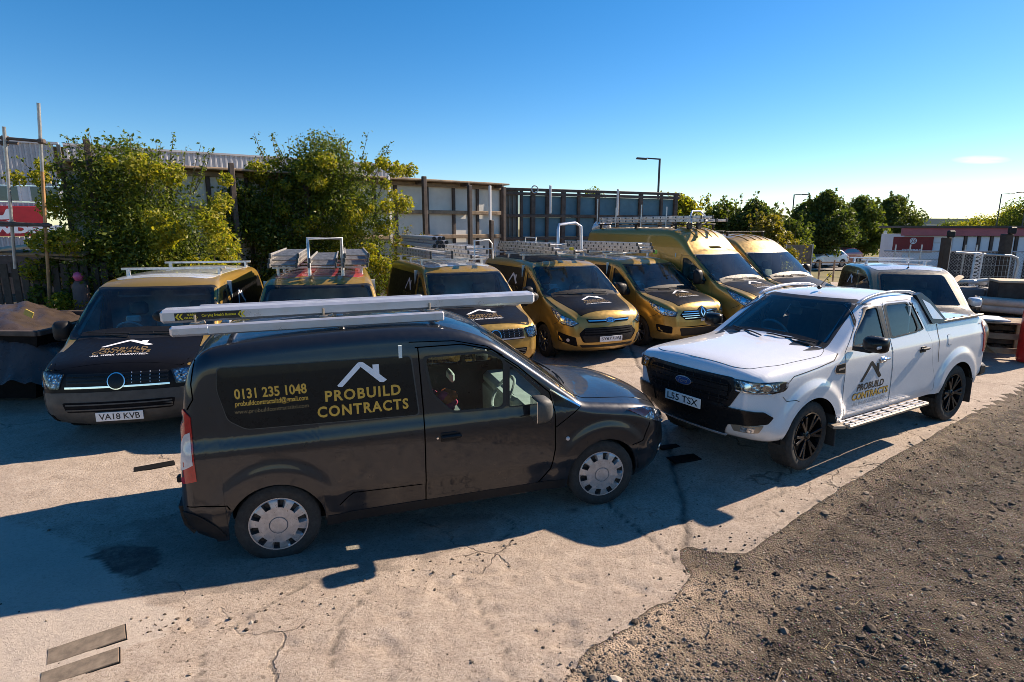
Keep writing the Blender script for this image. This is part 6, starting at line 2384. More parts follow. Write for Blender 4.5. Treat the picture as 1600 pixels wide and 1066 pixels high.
def make_wall():
    A3, B3, t, n = wall_frame(WA, WB)
    root = empty('yard_wall', A3)
    tag(root, 'tall yard wall of pale sheets behind dark steel posts and rails, sunlit', 'wall')

    def P(s, off, z):
        return t * s + n * off + Vector((0, 0, z))
    L = (B3 - A3).length
    top = 4.08

    def S(u):
        p, k = on_line(u, WA, WB)
        return k * L
    R = Matrix((t, n, Vector((0, 0, 1)))).transposed()
    us = [110, 160, 215, 270, 330, 390, 440, 490, 540, 585, 618, 667, 708, 745, 782]
    ss = [max(0, S(u)) for u in us]
    ss[0] = 0
    for a, b in zip(ss[:-1], ss[1:]):
        for z0, z1 in ((.0, 1.2), (1.23, 2.36), (2.42, 3.11), (3.17, 3.92)):
            MB().box(P((a + b) / 2, 0, (z0 + z1) / 2), (b - a - .02, .03, z1 - z0), R, bev=.008).build('panel', 'sheet_pale', root)
    for s in ss:
        MB().box(P(s, .05, top / 2), (.10, .07, top), R, bev=.01).build('post', 'steel_dark', root)
    for z in (1.22, 2.39, 3.14, 3.96):
        MB().box(P(L / 2, .115, z), (L, .07, .12), R, bev=.012).build('rail', 'wood_old', root)
    # stanchions standing clear of the wall with ties back to it
    for u, mt, z0, z1 in ((360, 'steel_dark', 0, 4.2), (470, 'steel_dark', 0, 4.2), (595, 'frame_white', 2.2, 4.12), (649, 'steel_dark', 0, 4.15), (718, 'steel_dark', 0, 3.96), (749, 'frame_white', 2.9, 3.98), (751, 'steel_dark', 0, 2.9), (770, 'steel_dark', 0, 3.96), (150, 'steel_dark', 0, 4.5)):
        s = S(u)
        MB().box(P(s, .62, (z0 + z1) / 2), (.12 if mt == 'steel_dark' else .08, .13 if mt == 'steel_dark' else .08, z1 - z0), R, bev=.012).build('stanchion', mt, root)
        if mt == 'steel_dark' and z1 > 3:
            MB().box(P(s, .33, 3.99), (.08, .5, .10), R, bev=.01).build('tie_beam', 'steel_dark', root)
    MB().box(P(L / 2, .30, 4.06), (L, .42, .05), R, bev=.01).build('top_board', 'wood_old', root)
    MB().box(P(L / 2, .02, 4.05), (L, .14, .16), R, bev=.01).build('head_beam', 'wood_old', root)
    # ---- shaded length
    A3, B3, t2, n2 = wall_frame(WB, WC)
    root2 = empty('yard_wall', A3)
    tag(root2, 'shaded blue-grey sheet wall with dark posts, running right from the corner behind the vans', 'wall')
    L2 = (B3 - A3).length
    R2 = Matrix((t2, n2, Vector((0, 0, 1)))).transposed()

    def P2(s, off, z):
        return t2 * s + n2 * off + Vector((0, 0, z))

    def S2(u):
        p, k = on_line(u, WB, WC)
        return k * L2
    us = [813, 831, 853, 878, 902, 931, 963, 998, 1030, 1052]
    ss = [S2(u) for u in us]
    top2 = 3.98
    c0 = P2(.05, 0, 0) + Vector(A3)
    c1 = P2(ss[0] - .03, 0, 0) + Vector(A3)
    o = corrugated('corrugated_sheet', c0, c1, 0, 3.9, 'corr_dark', None, .16, .05)
    o.parent = root2
    o.matrix_parent_inverse = Matrix.Translation(-Vector(A3))
    for a, b in zip(ss[:-1], ss[1:]):
        for z0, z1 in ((.0, 1.2), (1.25, 2.25), (2.35, 3.02), (3.12, 3.75)):
            MB().box(P2((a + b) / 2, 0, (z0 + z1) / 2), (b - a - .03, .03, z1 - z0), R2, bev=.008).build('panel', 'sheet_blue', root2)
    for i, s in enumerate(ss):
        MB().box(P2(s, .07, top2 / 2), (.16 if i % 2 else .10, .11, top2), R2, bev=.012).build('post', 'steel_dark', root2)
    for z in (1.22, 2.30, 3.07, 3.80, 3.94):
        MB().box(P2(L2 / 2, .10, z), (L2, .07, .10), R2, bev=.012).build('rail', 'steel_dark', root2)
    for u, z0, z1 in ((855, 3.15, 4.1), (959, 3.1, 4.05)):
        MB().box(P2(S2(u), .2, (z0 + z1) / 2), (.07, .07, z1 - z0), R2, bev=.01).build('down_pipe', 'frame_white', root2)
    m = MB()
    c = P2(S2(831), .2, 3.95)
    m.tube([c + t2 * (.12 * math.cos(a)) + Vector((0, 0, .12 * math.sin(a))) for a in np.linspace(0, 2 * PI, 17)], .02, 6)
    m.build('wire_coil', 'galv', root2)


make_wall()


# ---- corrugated warehouse behind the wall
def make_warehouse():
    A, B = (-25.6, 20.6), (-18.5, 24.6)
    A2, B2 = (-18.4, 24.7), (-5.6, 33.6)
    root = empty('warehouse')
    tag(root, 'grey corrugated warehouse with red sign and strip of windows, behind the scaffold', 'building')
    t = (Vector((*B, 0)) - Vector((*A, 0))).normalized()
    n = Vector((t.y, -t.x, 0))
    R = Matrix((t, n, Vector((0, 0, 1)))).transposed()
    L = (Vector(B) - Vector(A)).length

    def P(s, off, z):
        return Vector((*A, 0)) + t * s + n * off + Vector((0, 0, z))
    corrugated('cladding', A, B, 4.33, 5.98, 'corr', root, .17, .05)
    MB().box(P(L / 2, .02, 6.02), (L, .16, .10), R).build('parapet_cap', 'corr', root)
    MB().box(P(L, .05, 5.1), (.12, .16, 1.75), R).build('corner_trim', 'corr_dark', root)
    MB().box(P(L / 2, -.06, 4.0), (L, .06, .60), R).build('window_surround', 'frame_white', root)
    for s0, s1 in ((.2, 1.4), (1.6, 2.8), (3.0, 4.15), (4.4, 5.5), (5.75, 6.7), (6.95, 8.0)):
        w = MB().box(P((s0 + s1) / 2, .0, 4.0), (s1 - s0, .09, .62), R, bev=.01).build('window', 'frame_white', root)
        MB().box(P((s0 + s1) / 2, .05, 4.0), (s1 - s0 - .16, .02, .54), R).build('pane', 'window_dark', w)
    corrugated('cladding', A, B, 3.36, 3.66, 'corr', root, .17, .05)
    sg = MB().box(P(L / 2 - .4, .10, 2.92), (L - .8, .06, 1.18), R, bev=.01).build('sign_board', 'sign_red', root)
    s0 = (on_line(102, A, B)[1]) * L
    # visible end of the name, plus the pale mark above it
    fr = lambda u, v: P(s0 - 2.75 + u, .138, 2.42 + v)
    flat_text('HOWDENS', 'lettering', 'ink_white', sg, lambda u, v: P(s0 - 3.35 + u, .138, 2.43 + v), 3.25, .34, .07)
    flat_text('TS', 'lettering', 'ink_white', sg, lambda u, v: P(s0 - 1.86 + u, .138, 2.86 + v), .22, .09, .02)
    pts = chaikin([(0, .0), (.05, .18), (.25, .26), (.45, .14), (.62, .15), (.72, .42), (.86, .42), (.88, .05), (.8, -.02), (0, -.02)], 2)
    V = [P(s0 - 2.45 + a * .85, .138, 3.0 + b * .95) for a, b in pts]
    new_obj('emblem', V, [tuple(range(len(V)))], 'ink_white', sg)
    corrugated('cladding', A, B, 1.55, 2.30, 'corr', root, .17, .05)
    MB().box(P(L / 2, -.05, .8), (L, .1, 1.6), R).build('plinth', 'steel_dark', root)
    # long side
    corrugated('side_cladding', A2, B2, 0, 5.98, 'corr', root, .22, .05)
    t2 = (Vector((*B2, 0)) - Vector((*A2, 0))).normalized()
    n2 = Vector((t2.y, -t2.x, 0))
    R2 = Matrix((t2, n2, Vector((0, 0, 1)))).transposed()
    L2 = (Vector(B2) - Vector(A2)).length
    MB().box((Vector((*A2, 0)) + Vector((*B2, 0))) / 2 + Vector((0, 0, 6.02)), (L2, .16, .08), R2).build('parapet_cap', 'corr', root)
    roof = MB()
    q = [Vector((*A, 5.9)), Vector((*B, 5.9)), Vector((*B2, 5.9)), Vector((*B2, 5.9)) - n2 * 20, Vector((*A, 5.9)) - n * 20]
    roof.add(q, [(0, 1, 2, 3, 4)])
    roof.build('roof', 'corr_dark', root)


make_warehouse()


# ---- foliage
def leaves(name, centers, radii, n, size, mat, parent=None, seed=1, shell=.55, flat=.5, up=.2):
    """leaf-sized folded quads spread through clumps"""
    r = np.random.default_rng(seed)
    centers, radii = np.asarray(centers, float), np.asarray(radii, float)
    if radii.ndim == 1:
        radii = np.stack([radii, radii, radii * .85], 1)
    w = (radii.prod(1)) ** .7
    ci = r.choice(len(centers), n, p=w / w.sum())
    d = r.normal(size=(n, 3))
    d /= np.linalg.norm(d, axis=1)[:, None]
    rad = shell + (1 - shell) * r.random(n) ** .6
    rad *= np.where(r.random(n) < .12, 1.0 + .35 * r.random(n), 1)
    c = centers[ci] + d * radii[ci] * rad[:, None]
    s = size * (.6 + .8 * r.random(n))
    nz = d * .55 + r.normal(size=(n, 3)) * .6 + np.array([0, 0, up])
    nz /= np.linalg.norm(nz, axis=1)[:, None]
    a = np.cross(nz, r.normal(size=(n, 3)))
    a /= np.linalg.norm(a, axis=1)[:, None]
    b = np.cross(nz, a)
    sa, sb = (s * .5)[:, None], (s * .27)[:, None]
    fold = nz * (s * .10)[:, None]
    V = np.stack([c - a * sa, c + b * sb + fold, c + a * sa, c - b * sb + fold], 1).reshape(-1, 3)
    i = np.arange(n)[:, None] * 4
    F = np.concatenate([i + np.array([[0, 1, 2]]), i + np.array([[0, 2, 3]])], 0)
    return fast_obj(name, V, F, mat, parent)


def branches(name, base, tips, r0, parent, seed=3, mat='bark', fork=.35):
    r = random.Random(seed)
    m = MB()
    for k, tip in enumerate(tips):
        b = Vector(base[k % len(base)])
        tip = Vector(tip)
        pts = []
        for i in range(6):
            t = i / 5
            j = Vector((r.uniform(-1, 1), r.uniform(-1, 1), r.uniform(-.3, .3))) * .10 * (tip - b).length * math.sin(t * PI)
            pts.append(b.lerp(tip, t) + j)
        m.tube(pts, r0 * r.uniform(.7, 1.1), 6, r2=r0 * .25)
    return m.build(name, mat, parent, auto=60)


def tree(name, label, cat, c, h, w, trunk_h, n, size, mat, seed, clumps=26, stems=1, group=None, squash=1.0, depth=None, sprigs=0, trunk_r=.10, crf=1.0):
    """crown of many clumps over a forked trunk"""
    r = np.random.default_rng(seed)
    z0 = float(ground_z(c[0], c[1]))
    root = empty(name, (c[0], c[1], z0))
    tag(root, label, cat, group)
    dep = depth or w
    cen, rad = [], []
    ch = h - trunk_h
    for i in range(clumps):
        th = r.random() * 6.283
        u = r.random() ** .5
        zz = r.random()
        prof = math.sin(min(1, zz * .85 + .18) * PI) ** .55
        cr = (.10 + .10 * r.random()) * w * crf
        cen.append((math.cos(th) * u * prof * (w / 2 - cr), math.sin(th) * u * prof * (dep / 2 - cr), trunk_h + cr * .6 + zz * (ch - cr * 1.5)))
        rad.append(cr * (.8 + .5 * r.random()))
    cen, rad = np.array(cen), np.array(rad)
    tips = [tuple(p) for p in cen[:14]]
    base = [((i - (stems - 1) / 2) * .25, r.uniform(-.15, .15), 0) for i in range(stems)]
    if stems == 1:
        m = MB()
        fork = Vector((r.uniform(-.1, .1), 0, trunk_h + ch * .18))
        m.tube([(0, 0, -.1), (0, 0, trunk_h * .5), fork], trunk_r, 8, r2=trunk_r * .7)
        for tp in tips:
            m.tube([fork - Vector((0, 0, r.random() * trunk_h * .3)), fork.lerp(Vector(tp), .5) + Vector((0, 0, .1 * h * .2)), tp], trunk_r * .45, 5, r2=trunk_r * .12)
        m.build('trunk', 'bark', root, auto=60)
    else:
        branches('trunk', base, tips, trunk_r, root, seed)
    cr_ = leaves('crown', cen, rad, n, size, mat, root, seed, .35)
    if sprigs:
        m = MB()
        lc = []
        for i in range(sprigs):
            x = r.uniform(-.42, .42) * w
            zt = h * (.86 + .14 * r.random()) - abs(x) / w * h * .22
            p0 = Vector((x * .8, r.uniform(-.2, .2) * dep, zt - .75))
            p1 = Vector((x * 1.05, p0.y + r.uniform(-.1, .1), zt + r.uniform(-.05, .45)))
            mid = p0.lerp(p1, .5) + Vector((r.uniform(-.08, .08), 0, 0))
            m.tube([p0, mid, p1], .012, 4, r2=.004)
            for k in range(16):
                q = p0.lerp(p1, k / 15)
                lc.append((q.x + r.normal() * .05, q.y + r.normal() * .05, q.z + r.normal() * .03))
        m.build('twigs', 'bark', root)
        leaves('sprig_leaves', lc, np.full(len(lc), .06), len(lc) * 4, size * .8, mat, root, seed + 9, .1)
    return root


# two big bushes in front of the wall, dark inner leaves, outer ones coloured bright to paint in sunlight
def bush(label, c, h, w, seed, n, core=(0, 0)):
    root = tree('bush', label, 'bush', c, h, w, .35, n, .085, 'leaf_grn', seed, 84, 7, None, depth=w * .62, sprigs=34, trunk_r=.035)
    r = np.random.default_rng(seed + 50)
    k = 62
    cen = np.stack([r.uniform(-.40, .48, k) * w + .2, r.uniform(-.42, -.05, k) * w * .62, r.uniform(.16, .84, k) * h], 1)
    leaves('sun_tinted_leaves', cen, r.uniform(.14, .34, k), int(n * .62), .085, 'leaf_yel', root, seed + 51, .3)  # sunny side put into leaf colour: brighter leaves towards front and right
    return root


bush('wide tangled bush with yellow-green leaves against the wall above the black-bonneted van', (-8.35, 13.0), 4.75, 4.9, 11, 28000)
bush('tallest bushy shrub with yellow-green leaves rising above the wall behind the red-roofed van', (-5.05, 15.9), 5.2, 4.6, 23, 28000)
tree('bush', 'leafy green bush in the gap between the two big yellow-green bushes', 'bush', (-6.75, 14.9), 4.1, 3.0, .2, 12000, .09, 'leaf_grn', 31, 44, 4, depth=1.6, trunk_r=.03, sprigs=12, crf=.8)
b4 = tree('bush', 'small pale yellowing shrub at the right foot of the tallest bush, against the pale wall', 'bush', (-3.15, 16.8), 2.5, 1.7, .15, 3200, .09, 'leaf_gold', 37, 18, 4, depth=1.0, sprigs=8, trunk_r=.02)
tree('bush', 'low green scrub growing over the slatted screen beside the scaffold pole', 'bush', (-9.75, 12.3), 2.2, 1.3, .2, 2600, .10, 'leaf_grn', 39, 16, 3, depth=.9, sprigs=6, trunk_r=.02)
# right-hand hedge
HG = 'hedge bushes behind the gold vans'
for i, (u, Y, h, w, mt, lab) in enumerate(((1062, 26, 4.25, 3.0, 'leaf_yel', 'yellow-green hedge bush against the end of the blue-grey wall'), (1128, 27, 4.15, 2.9, 'leaf_grn', 'green hedge bush directly above the tall gold van roof'), (1178, 26, 4.1, 3.0, 'leaf_drk', 'darker hedge bush between the green hedge bush and the golden one'),
                                           (1206, 23.5, 3.3, 2.0, 'leaf_gold', 'golden sunlit hedge bush rightmost over the last gold van'), (1232, 30, 3.5, 2.6, 'leaf_grn', 'rounded green bush just right of the golden hedge bush'))):
    p = at(u, 345, Y)
    tree('hedge_bush', lab, 'bush', (p.x, Y), h, w * 1.25, .1, 10000, .16, mt, 60 + i, 80, 4, HG, sprigs=10, trunk_r=.04, crf=.72)
# street trees beyond the road
TG = 'street trees along the verge'
for i, (u, Y, h, w, mt, lab) in enumerate(((1290, 46, 6.0, 5.2, 'leaf_drk', 'round street tree nearest the hedge, its right side lit'), (1345, 52, 6.0, 5.2, 'leaf_grn', 'middle round street tree, above the parked red car'), (1397, 60, 6.5, 6.0, 'leaf_drk', 'dark round street tree beside the white shed roof'),
                                           (1262, 58, 5.8, 5.0, 'leaf_drk', 'street tree partly hidden behind the round one nearest the hedge'))):
    p = at(u, 345, Y)
    tree('street_tree', lab, 'tree', (p.x, Y), h, w, .9, 13000, .26, mt, 80 + i, 90, 1, TG, trunk_r=.13, crf=.72, sprigs=8)
for i, (u, Y, h, w, mt, lab) in enumerate(((924, 38, 5.75, 3.6, 'leaf_grn', 'tree top showing over the blue-grey wall'), (1530, 95, 5.2, 9, 'leaf_yel', 'low sunlit trees beyond the white shed, nearest the bridge'), (1580, 88, 6.6, 8, 'leaf_yel', 'taller sunlit tree beyond the right end of the white shed roof'), (1605, 80, 8.0, 7, 'leaf_grn', 'green tree at the right edge beyond the shed'), (1493, 120, 5.0, 9, 'leaf_grn', 'far small tree just left of the sunlit trees beyond the shed'))):
    p = at(u, 345, Y)
    tree('tree', lab, 'tree', (p.x, Y), h, w, h * .2, 4200, .30 if Y > 60 else .2, mt, 100 + i, 26, 1, trunk_r=.15)
# rough plants at the yard's far edge, right of the gold vans
for i, (u, Y, h, w, mt, lab) in enumerate(((1262, 20.0, 1.35, 1.1, 'leaf_gold', 'small bush with yellow leaves beside the mesh panel'), (1285, 19.2, .95, 1.3, 'leaf_yel', 'low weedy bush in front of the parked red car'), (1330, 18.6, .8, 1.8, 'leaf_drk', 'low dark weeds along the far yard edge behind the olive van'), (1240, 21.0, 2.1, 1.2, 'leaf_gold', 'tall straggly yellow bush at the back of the last gold van'), (1375, 17.0, .9, 1.0, 'leaf_grn', 'green weeds just behind the olive van roof'))):
    p = at(u, 345, Y)
    tree('weed_bush', lab, 'bush', (p.x, Y), h, w, .05, 1500, .10, mt, 130 + i, 14, 3, None, trunk_r=.015, sprigs=4)


# ---- lamp posts
def lamp_post(label, u, v, Y, arm, h0=0.0):
    p = at(u, v, Y)
    z0 = float(ground_z(p.x, Y))
    root = empty('street_lamp', (p.x, Y, z0))
    tag(root, label, 'street lamp', 'street lamps')
    h = p.z - z0
    m = MB()
    m.tube([(0, 0, 0), (0, 0, 1.2)], .085, 10)
    m.tube([(0, 0, 1.2), (0, 0, h)], .06, 10)
    m.build('post', 'lamp_post', root, auto=50)
    s = -1 if arm < 0 else 1
    MB().tube([(0, 0, h - .03), (arm, 0, h - .02 + .04)], .04, 8).build('arm', 'lamp_post', root)
    q = MB()
    q.box((arm + s * .28, 0, h - .0), (.62, .24, .10), (0, -s * .06, 0), bev=.03)
    q.build('lamp_head', 'lamp_post', root)


lamp_post('tall dark street lamp over the blue-grey wall, its arm pointing left', 1031, 248, 34, -.75)
lamp_post('street lamp with an arm pointing right, above the street trees', 1241, 304, 62, .9)
lamp_post('street lamp beyond the white shed, its arm pointing right', 1565, 303, 70, .9)
lamp_post('street lamp at the right edge of the picture, arm pointing left', 1606, 301, 70, -.7)

# ---- road, bridge, far cars
rd = at(1300, 345, 49)
new_obj('road', [(-10, 44.5, -.475), (140, 38.5, -.475), (140, 46.5, -.475), (-10, 52.5, -.475)], [(0, 1, 2, 3)], 'road')['kind'] = 'structure'
br = empty('bridge', (0, 0, 0))
tag(br, 'pale concrete road bridge crossing far off behind the white shed', 'bridge')
p0, p1 = at(1300, 350, 165), at(1800, 354, 150)
for nm, dz, hh, w, mt in (('deck', -1.2, 1.3, 9, 'bridge'), ('parapet', .35, 1.7, .4, 'bridge')):
    m = MB()
    m.bar((p0.x, p0.y + (4 if nm == 'deck' else 0), 3.9 + dz), (p1.x, p1.y + (4 if nm == 'deck' else 0), 3.3 + dz), w, hh)
    m.build(nm, mt, br)
for k in range(14):
    f = k / 13
    c = p0.lerp(p1, f)
    MB().box((c.x, c.y - .35, 3.9 - .6 * f + .35), (.5, .25, 1.7)).build('parapet_post', 'bridge', br)
for k in range(4):
    c = p0.lerp(p1, .1 + k * .27)
    MB().box((c.x, c.y + 4, .6), (2, 6, 3.6)).build('pier', 'bridge', br)


def far_car(label, u, Y, yaw, mat):
    up = [(0, .55, .3, .2, .05), (-.05, .75, .25, .16, .05), (-.3, .85, .12, .1, .05), (-.95, .95, .08, .08, .05), (-1.1, 1.0, .05, .06, .05), (-1.85, 1.38, .08, .1, .04), (-2.6, 1.45, .1, .12, .03), (-3.4, 1.38, .1, .1, .03), (-3.85, 1.0, .1, .1, .03), (-4.0, .9, .12, .1, .03), (-4.05, .5, .2, .15, .03)]
    B = Body(up, [(-.4, .22, .03, .02, 0), (-.1, .3, .2, .15, .03), (0, .55, .3, .2, .05)], [(-4.05, .5, .2, .15, .03), (-4.0, .3, .1, .08, .02), (-3.8, .25, .03, .03, 0)], .86, [(.2, .05), (.5, 0), (.9, .01), (1.0, .04), (1.4, .2), (1.6, .22)], [(-4.05, .04), (-3, 0), (-1, 0), (0, .06)], .24, [(-.8, .31, .36), (-3.3, .31, .36)], .01, 14, .12)
    B.shift = np.array([-2.02, 0, 0])
    root = empty('parked_car')
    tag(root, label, 'car')
    B.shell(root, mat)
    B.put('windscreen', 'window_dark', root, rounded([(-.64, 1.04), (.64, 1.04), (.5, 1.36), (-.5, 1.36)], .05), 'F', off=.006, res=.12)
    B.put('rear_window', 'window_dark', root, rounded([(-.58, 1.06), (.58, 1.06), (.48, 1.32), (-.48, 1.32)], .05), 'B', off=.006, res=.12)
    B.both('side_window', 'window_dark', root, rounded([(-1.35, 1.0), (-3.5, 1.03), (-3.25, 1.30), (-2.0, 1.33)], .04), 'L', off=.006, res=.12)
    B.both('headlight', 'lamp_inner', root, rect(-.32, -.04, .66, .80), 'L', off=.006, res=.1)
    B.both('tail_light', 'lamp_red', root, rect(-4.02, -3.8, .75, .95), 'L', off=.006, res=.1)
    for (xx, zz, ra) in B.arches:
        for sg in (-1, 1):
            w = empty('wheel', (xx + 2.02, sg * .74, .31), (0, 0, 0), root)
            MB().lathe([(.2, sg * .10), (.29, sg * .10), (.31, sg * .07), (.31, -sg * .1), (.2, -sg * .1)], 24).build('tyre', 'rubber', w, auto=50)
            MB().lathe([(0, sg * .10), (.2, sg * .085)], 20).build('rim', 'alloy_grey', w)
    p = at(u, 345, Y)
    root.location = (p.x, Y, -.48)
    root.rotation_euler = (0, 0, yaw)


far_car('red car parked beyond the yard, left of the white shed', 1318, 50, R_(205), M['red_paint'])
far_car('pale silver car parked left of the red car beyond the yard', 1290, 46.5, R_(200), M['pale_paint'])


# ---- white shed
def make_shed():
    A, B = (13.0, 19.4), (22.0, 16.5)
    root = empty('shed')
    tag(root, 'long low white shed with a faded red fascia and black roof edge, at the right', 'building')
    t = (Vector((*B, 0)) - Vector((*A, 0))).normalized()
    n = Vector((t.y, -t.x, 0))
    R = Matrix((t, n, Vector((0, 0, 1)))).transposed()
    L = (Vector(B) - Vector(A)).length

    def P(s, off, z):
        return Vector((*A, 0)) + t * s + n * off + Vector((0, 0, z))

    def S(u):
        return on_line(u, A, B)[1] * L
    MB().box(P(L / 2, -1.3, 1.22), (L, 2.55, 2.44), R).build('wall', 'white_wall', root)
    for k in range(9):
        z = .15 + k * .27
        MB().box(P(S(1480) / 2 + .0, .008, z), (S(1480), .03, .255), R, bev=.008).build('wall_board', 'white_wall', root)
    us = [1490, 1512, 1533, 1553, 1572, 1592, 1612, 1640]
    for a, b in zip(us[:-1], us[1:]):
        s0, s1 = S(a), S(b)
        MB().box(P((s0 + s1) / 2, .03, 1.5), (s1 - s0 - .10, .05, 1.75), R, bev=.01).build('panel', 'white_wall', root)
        MB().box(P(s1, .05, 1.3), (.07, .09, 2.3), R).build('post', 'steel_dark', root)
    MB().box(P(L / 2 - .08, .12, 2.53), (L + .1, .10, .25), R, bev=.01).build('fascia', 'fascia', root)
    MB().box(P(L / 2, -1.2, 2.69), (L + .2, 2.9, .07), R, bev=.01).build('roof', 'steel_dark', root)
    MB().box(P(L * .72, -1.0, 2.80), (L * .56, 2.0, .17), R, bev=.01).build('roof_step', 'slate', root)
    s = S(1430)
    sg = MB().box(P(S(1430), .06, 2.12), (1.14, .03, .50), R, bev=.005).build('sign_board', 'sign_dred', root)
    flat_text('EXIT ONLY', 'lettering', 'ink_white', sg, lambda u, v: P(s - .28 + u, .079, 1.90 + v), .54, .075, .03)
    V, F = [], []
    for r0, r1 in ((.0, .025), (.045, .062), (.078, .10)):
        base = len(V)
        for k in range(25):
            a = 2 * PI * k / 24
            for r_ in (r0, r1):
                V.append(P(s + r_ * math.cos(a), .079, 2.24 + r_ * math.sin(a)))
        F += [(base + 2 * k, base + 2 * k + 1, base + 2 * k + 3, base + 2 * k + 2) for k in range(24)]
    new_obj('emblem', V, F, 'ink_white', sg)
    MB().box(P(S(1415), .12, 1.15), (.26, .14, .24), R, bev=.02).build('meter_box', 'plastic', root)
    q = MB()
    c = P(S(1432), .15, .85)
    q.tube([c + t * (.16 * math.cos(a)) + Vector((0, 0, .2 * math.sin(a))) for a in np.linspace(0, 2 * PI, 15)], .05, 6)
    q.build('hose_reel', 'rubber', root)
    return P, S, n, R


make_shed()


# ---- chain-link fence and gate in front of the shed
def make_fence():
    A, B = (10.6, 16.6), (17.5, 15.6)
    t = (Vector((*B, 0)) - Vector((*A, 0))).normalized()
    L = (Vector(B) - Vector(A)).length
    root = empty('chain_link_fence', (A[0], A[1], 0))
    tag(root, 'chain-link fence with thin rails in front of the white shed', 'fence')

    def P(s, z, o=0):
        return t * s + Vector((t.y, -t.x, 0)) * o + Vector((0, 0, z))

    def S(u):
        return on_line(u, A, B)[1] * L
    for z in (2.02, .15):
        MB().tube([P(0, z), P(L, z)], .02, 6).build('rail', 'galv', root)
    for u in (1402, 1425, 1443, 1512, 1530):
        MB().tube([P(S(u), 0), P(S(u) + .05, 2.2)], .02, 6).build('post', 'galv', root)
    m = MB()
    H = 1.86
    k = -H
    while k < L:
        for sg in (1, -1):
            a, b = (k, k + H)
            za, zb = (.16, .16 + H) if sg > 0 else (.16 + H, .16)
            s0, s1 = max(0, a), min(L, b)
            if s1 <= s0:
                continue
            f = lambda s: za + (zb - za) * (s - a) / (b - a)
            m.bar(P(s0, f(s0)), P(s1, f(s1)), .005, .005)
        k += .085
    o = m.build('wire_mesh', 'galv', root)
    o['kind'] = 'stuff'
    for u, w, z1, lab in ((1481, .19, 2.40, 'thick black post in front of the shed, left of the gate'), (1575, .22, 2.5, 'thick dark post in front of the shed, right of the gate')):
        c = P(S(u), 0, .06)
        g = empty('gate_post', (A[0] + c.x, A[1] + c.y, 0))
        tag(g, lab, 'post', 'gate posts')
        MB().box((0, 0, z1 / 2), (w, w, z1), bev=.02).build('post', 'wood_dark', g)
        MB().box((w * .6, -.02, z1 / 2 - .1), (.05, .05, z1 - .2)).build('hinge_bar', 'galv', g)
        MB().box((.02, -.12, z1 + .10), (.19, .13, .19), bev=.03).build('floodlight', 'plastic', g)
        MB().box((.02, -.04, z1 + .0), (.04, .04, .2)).build('bracket', 'plastic', g)
    g = empty('steel_gate', (A[0], A[1], 0))
    tag(g, 'pale tubular steel gate with a rounded corner, standing open at the right', 'gate')
    c0, c1 = S(1490), S(1590)
    MB().tube([P(c0, 2.0, .3), P(c1 - .2, 1.92, .3), P(c1 - .04, 1.85, .3), P(c1, 1.7, .3), P(c1 - .1, .5, .3)], .032, 8).build('frame', 'galv', g, auto=60)
    m = MB()
    for k in range(16):
        m.bar(P(c0 + .1 + k * (c1 - c0) / 17, .6, .3), P(c0 + .1 + k * (c1 - c0) / 17, 1.94, .3), .006, .006)
    for k in range(9):
        m.bar(P(c0, .6 + k * .15, .3), P(c1, .6 + k * .15, .3), .006, .006)
    o = m.build('wire_mesh', 'galv', g)
    o['kind'] = 'stuff'
    n = MB().box(P((c0 + c1) / 2 + .1, 1.12, -.35), (c1 - c0 - .25, .08, 1.75), Matrix((t, Vector((t.y, -t.x, 0)), Vector((0, 0, 1)))).transposed(), bev=.02).build('debris_net', 'slate')
    n.location = (A[0], A[1], 0)
    tag(n, 'black debris netting hung behind the steel gate', 'netting')
    # white lattice post and leaning poles
    lp = empty('lattice_post', (A[0], A[1], 0))
    tag(lp, 'white perforated lattice post standing by the gate', 'post')
    s0 = S(1518)
    for d in (-.09, .09):
        MB().bar(P(s0 + d, .35, .5), P(s0 + d + .03, 2.0, .5), .035, .035).build('upright', 'frame_white', lp)
    for k in range(16):
        z = .38 + k * .1
        MB().bar(P(s0 - .09, z, .5), P(s0 + .09, z + .1, .5), .03, .02).build('brace', 'frame_white', lp)
        MB().bar(P(s0 + .09, z, .5), P(s0 - .09, z + .1, .5), .03, .02).build('brace', 'frame_white', lp)
    for u0, u1, z, lab in ((1500, 1510, 1.9, 'thin leaning pole just right of the black gate post'), (1585, 1598, 2.0, 'grey pole leaning at the right edge beside the gate')):
        q = MB().tube([P(S(u0), .2, .8), P(S(u1), z, .6)], .03, 7).build('leaning_pole', 'galv')
        q.location = (A[0], A[1], 0)
        tag(q, lab, 'pole')
    # wooden brace from the left
    q = MB().bar(P(S(1447), .7, .2), P(S(1476), 1.6, .2), .06, .06).build('timber_brace', 'wood_dark')
    q.location = (A[0], A[1], 0)
    tag(q, 'dark timber brace sloping up to the black gate post', 'brace')


make_fence()

# mesh panel and low palisade left of the shed
g = empty('mesh_panel', (*at(1250, 400, 22).xy, 0))
tag(g, 'brown mesh panel on thin posts beside the far yard edge', 'fence panel')
for dx in (-.55, .45):
    MB().tube([(dx, 0, 0), (dx, 0, 2.05)], .025, 6).build('post', 'galv', g)
MB().box((-.05, .03, 1.55), (1.0, .02, .95), bev=.004).build('board', 'wood_old', g)
pal = empty('post_and_rail_fence', (*at(1290, 400, 30).xy, -.1))
tag(pal, 'thin post and rail fence along the verge beyond the yard', 'fence')
for k in range(9):
    MB().box((k * .75 - 1.0, 0, .55), (.07, .07, 1.1), bev=.01).build('post', 'wood_old', pal)
MB().box((2.0, 0, .98), (6.4, .04, .07)).build('rail', 'wood_old', pal)
sp = at(1383, 362, 40)
g = empty('road_sign', (sp.x, 40, -.45))
tag(g, 'small white road sign on a thin post beside the verge', 'sign')
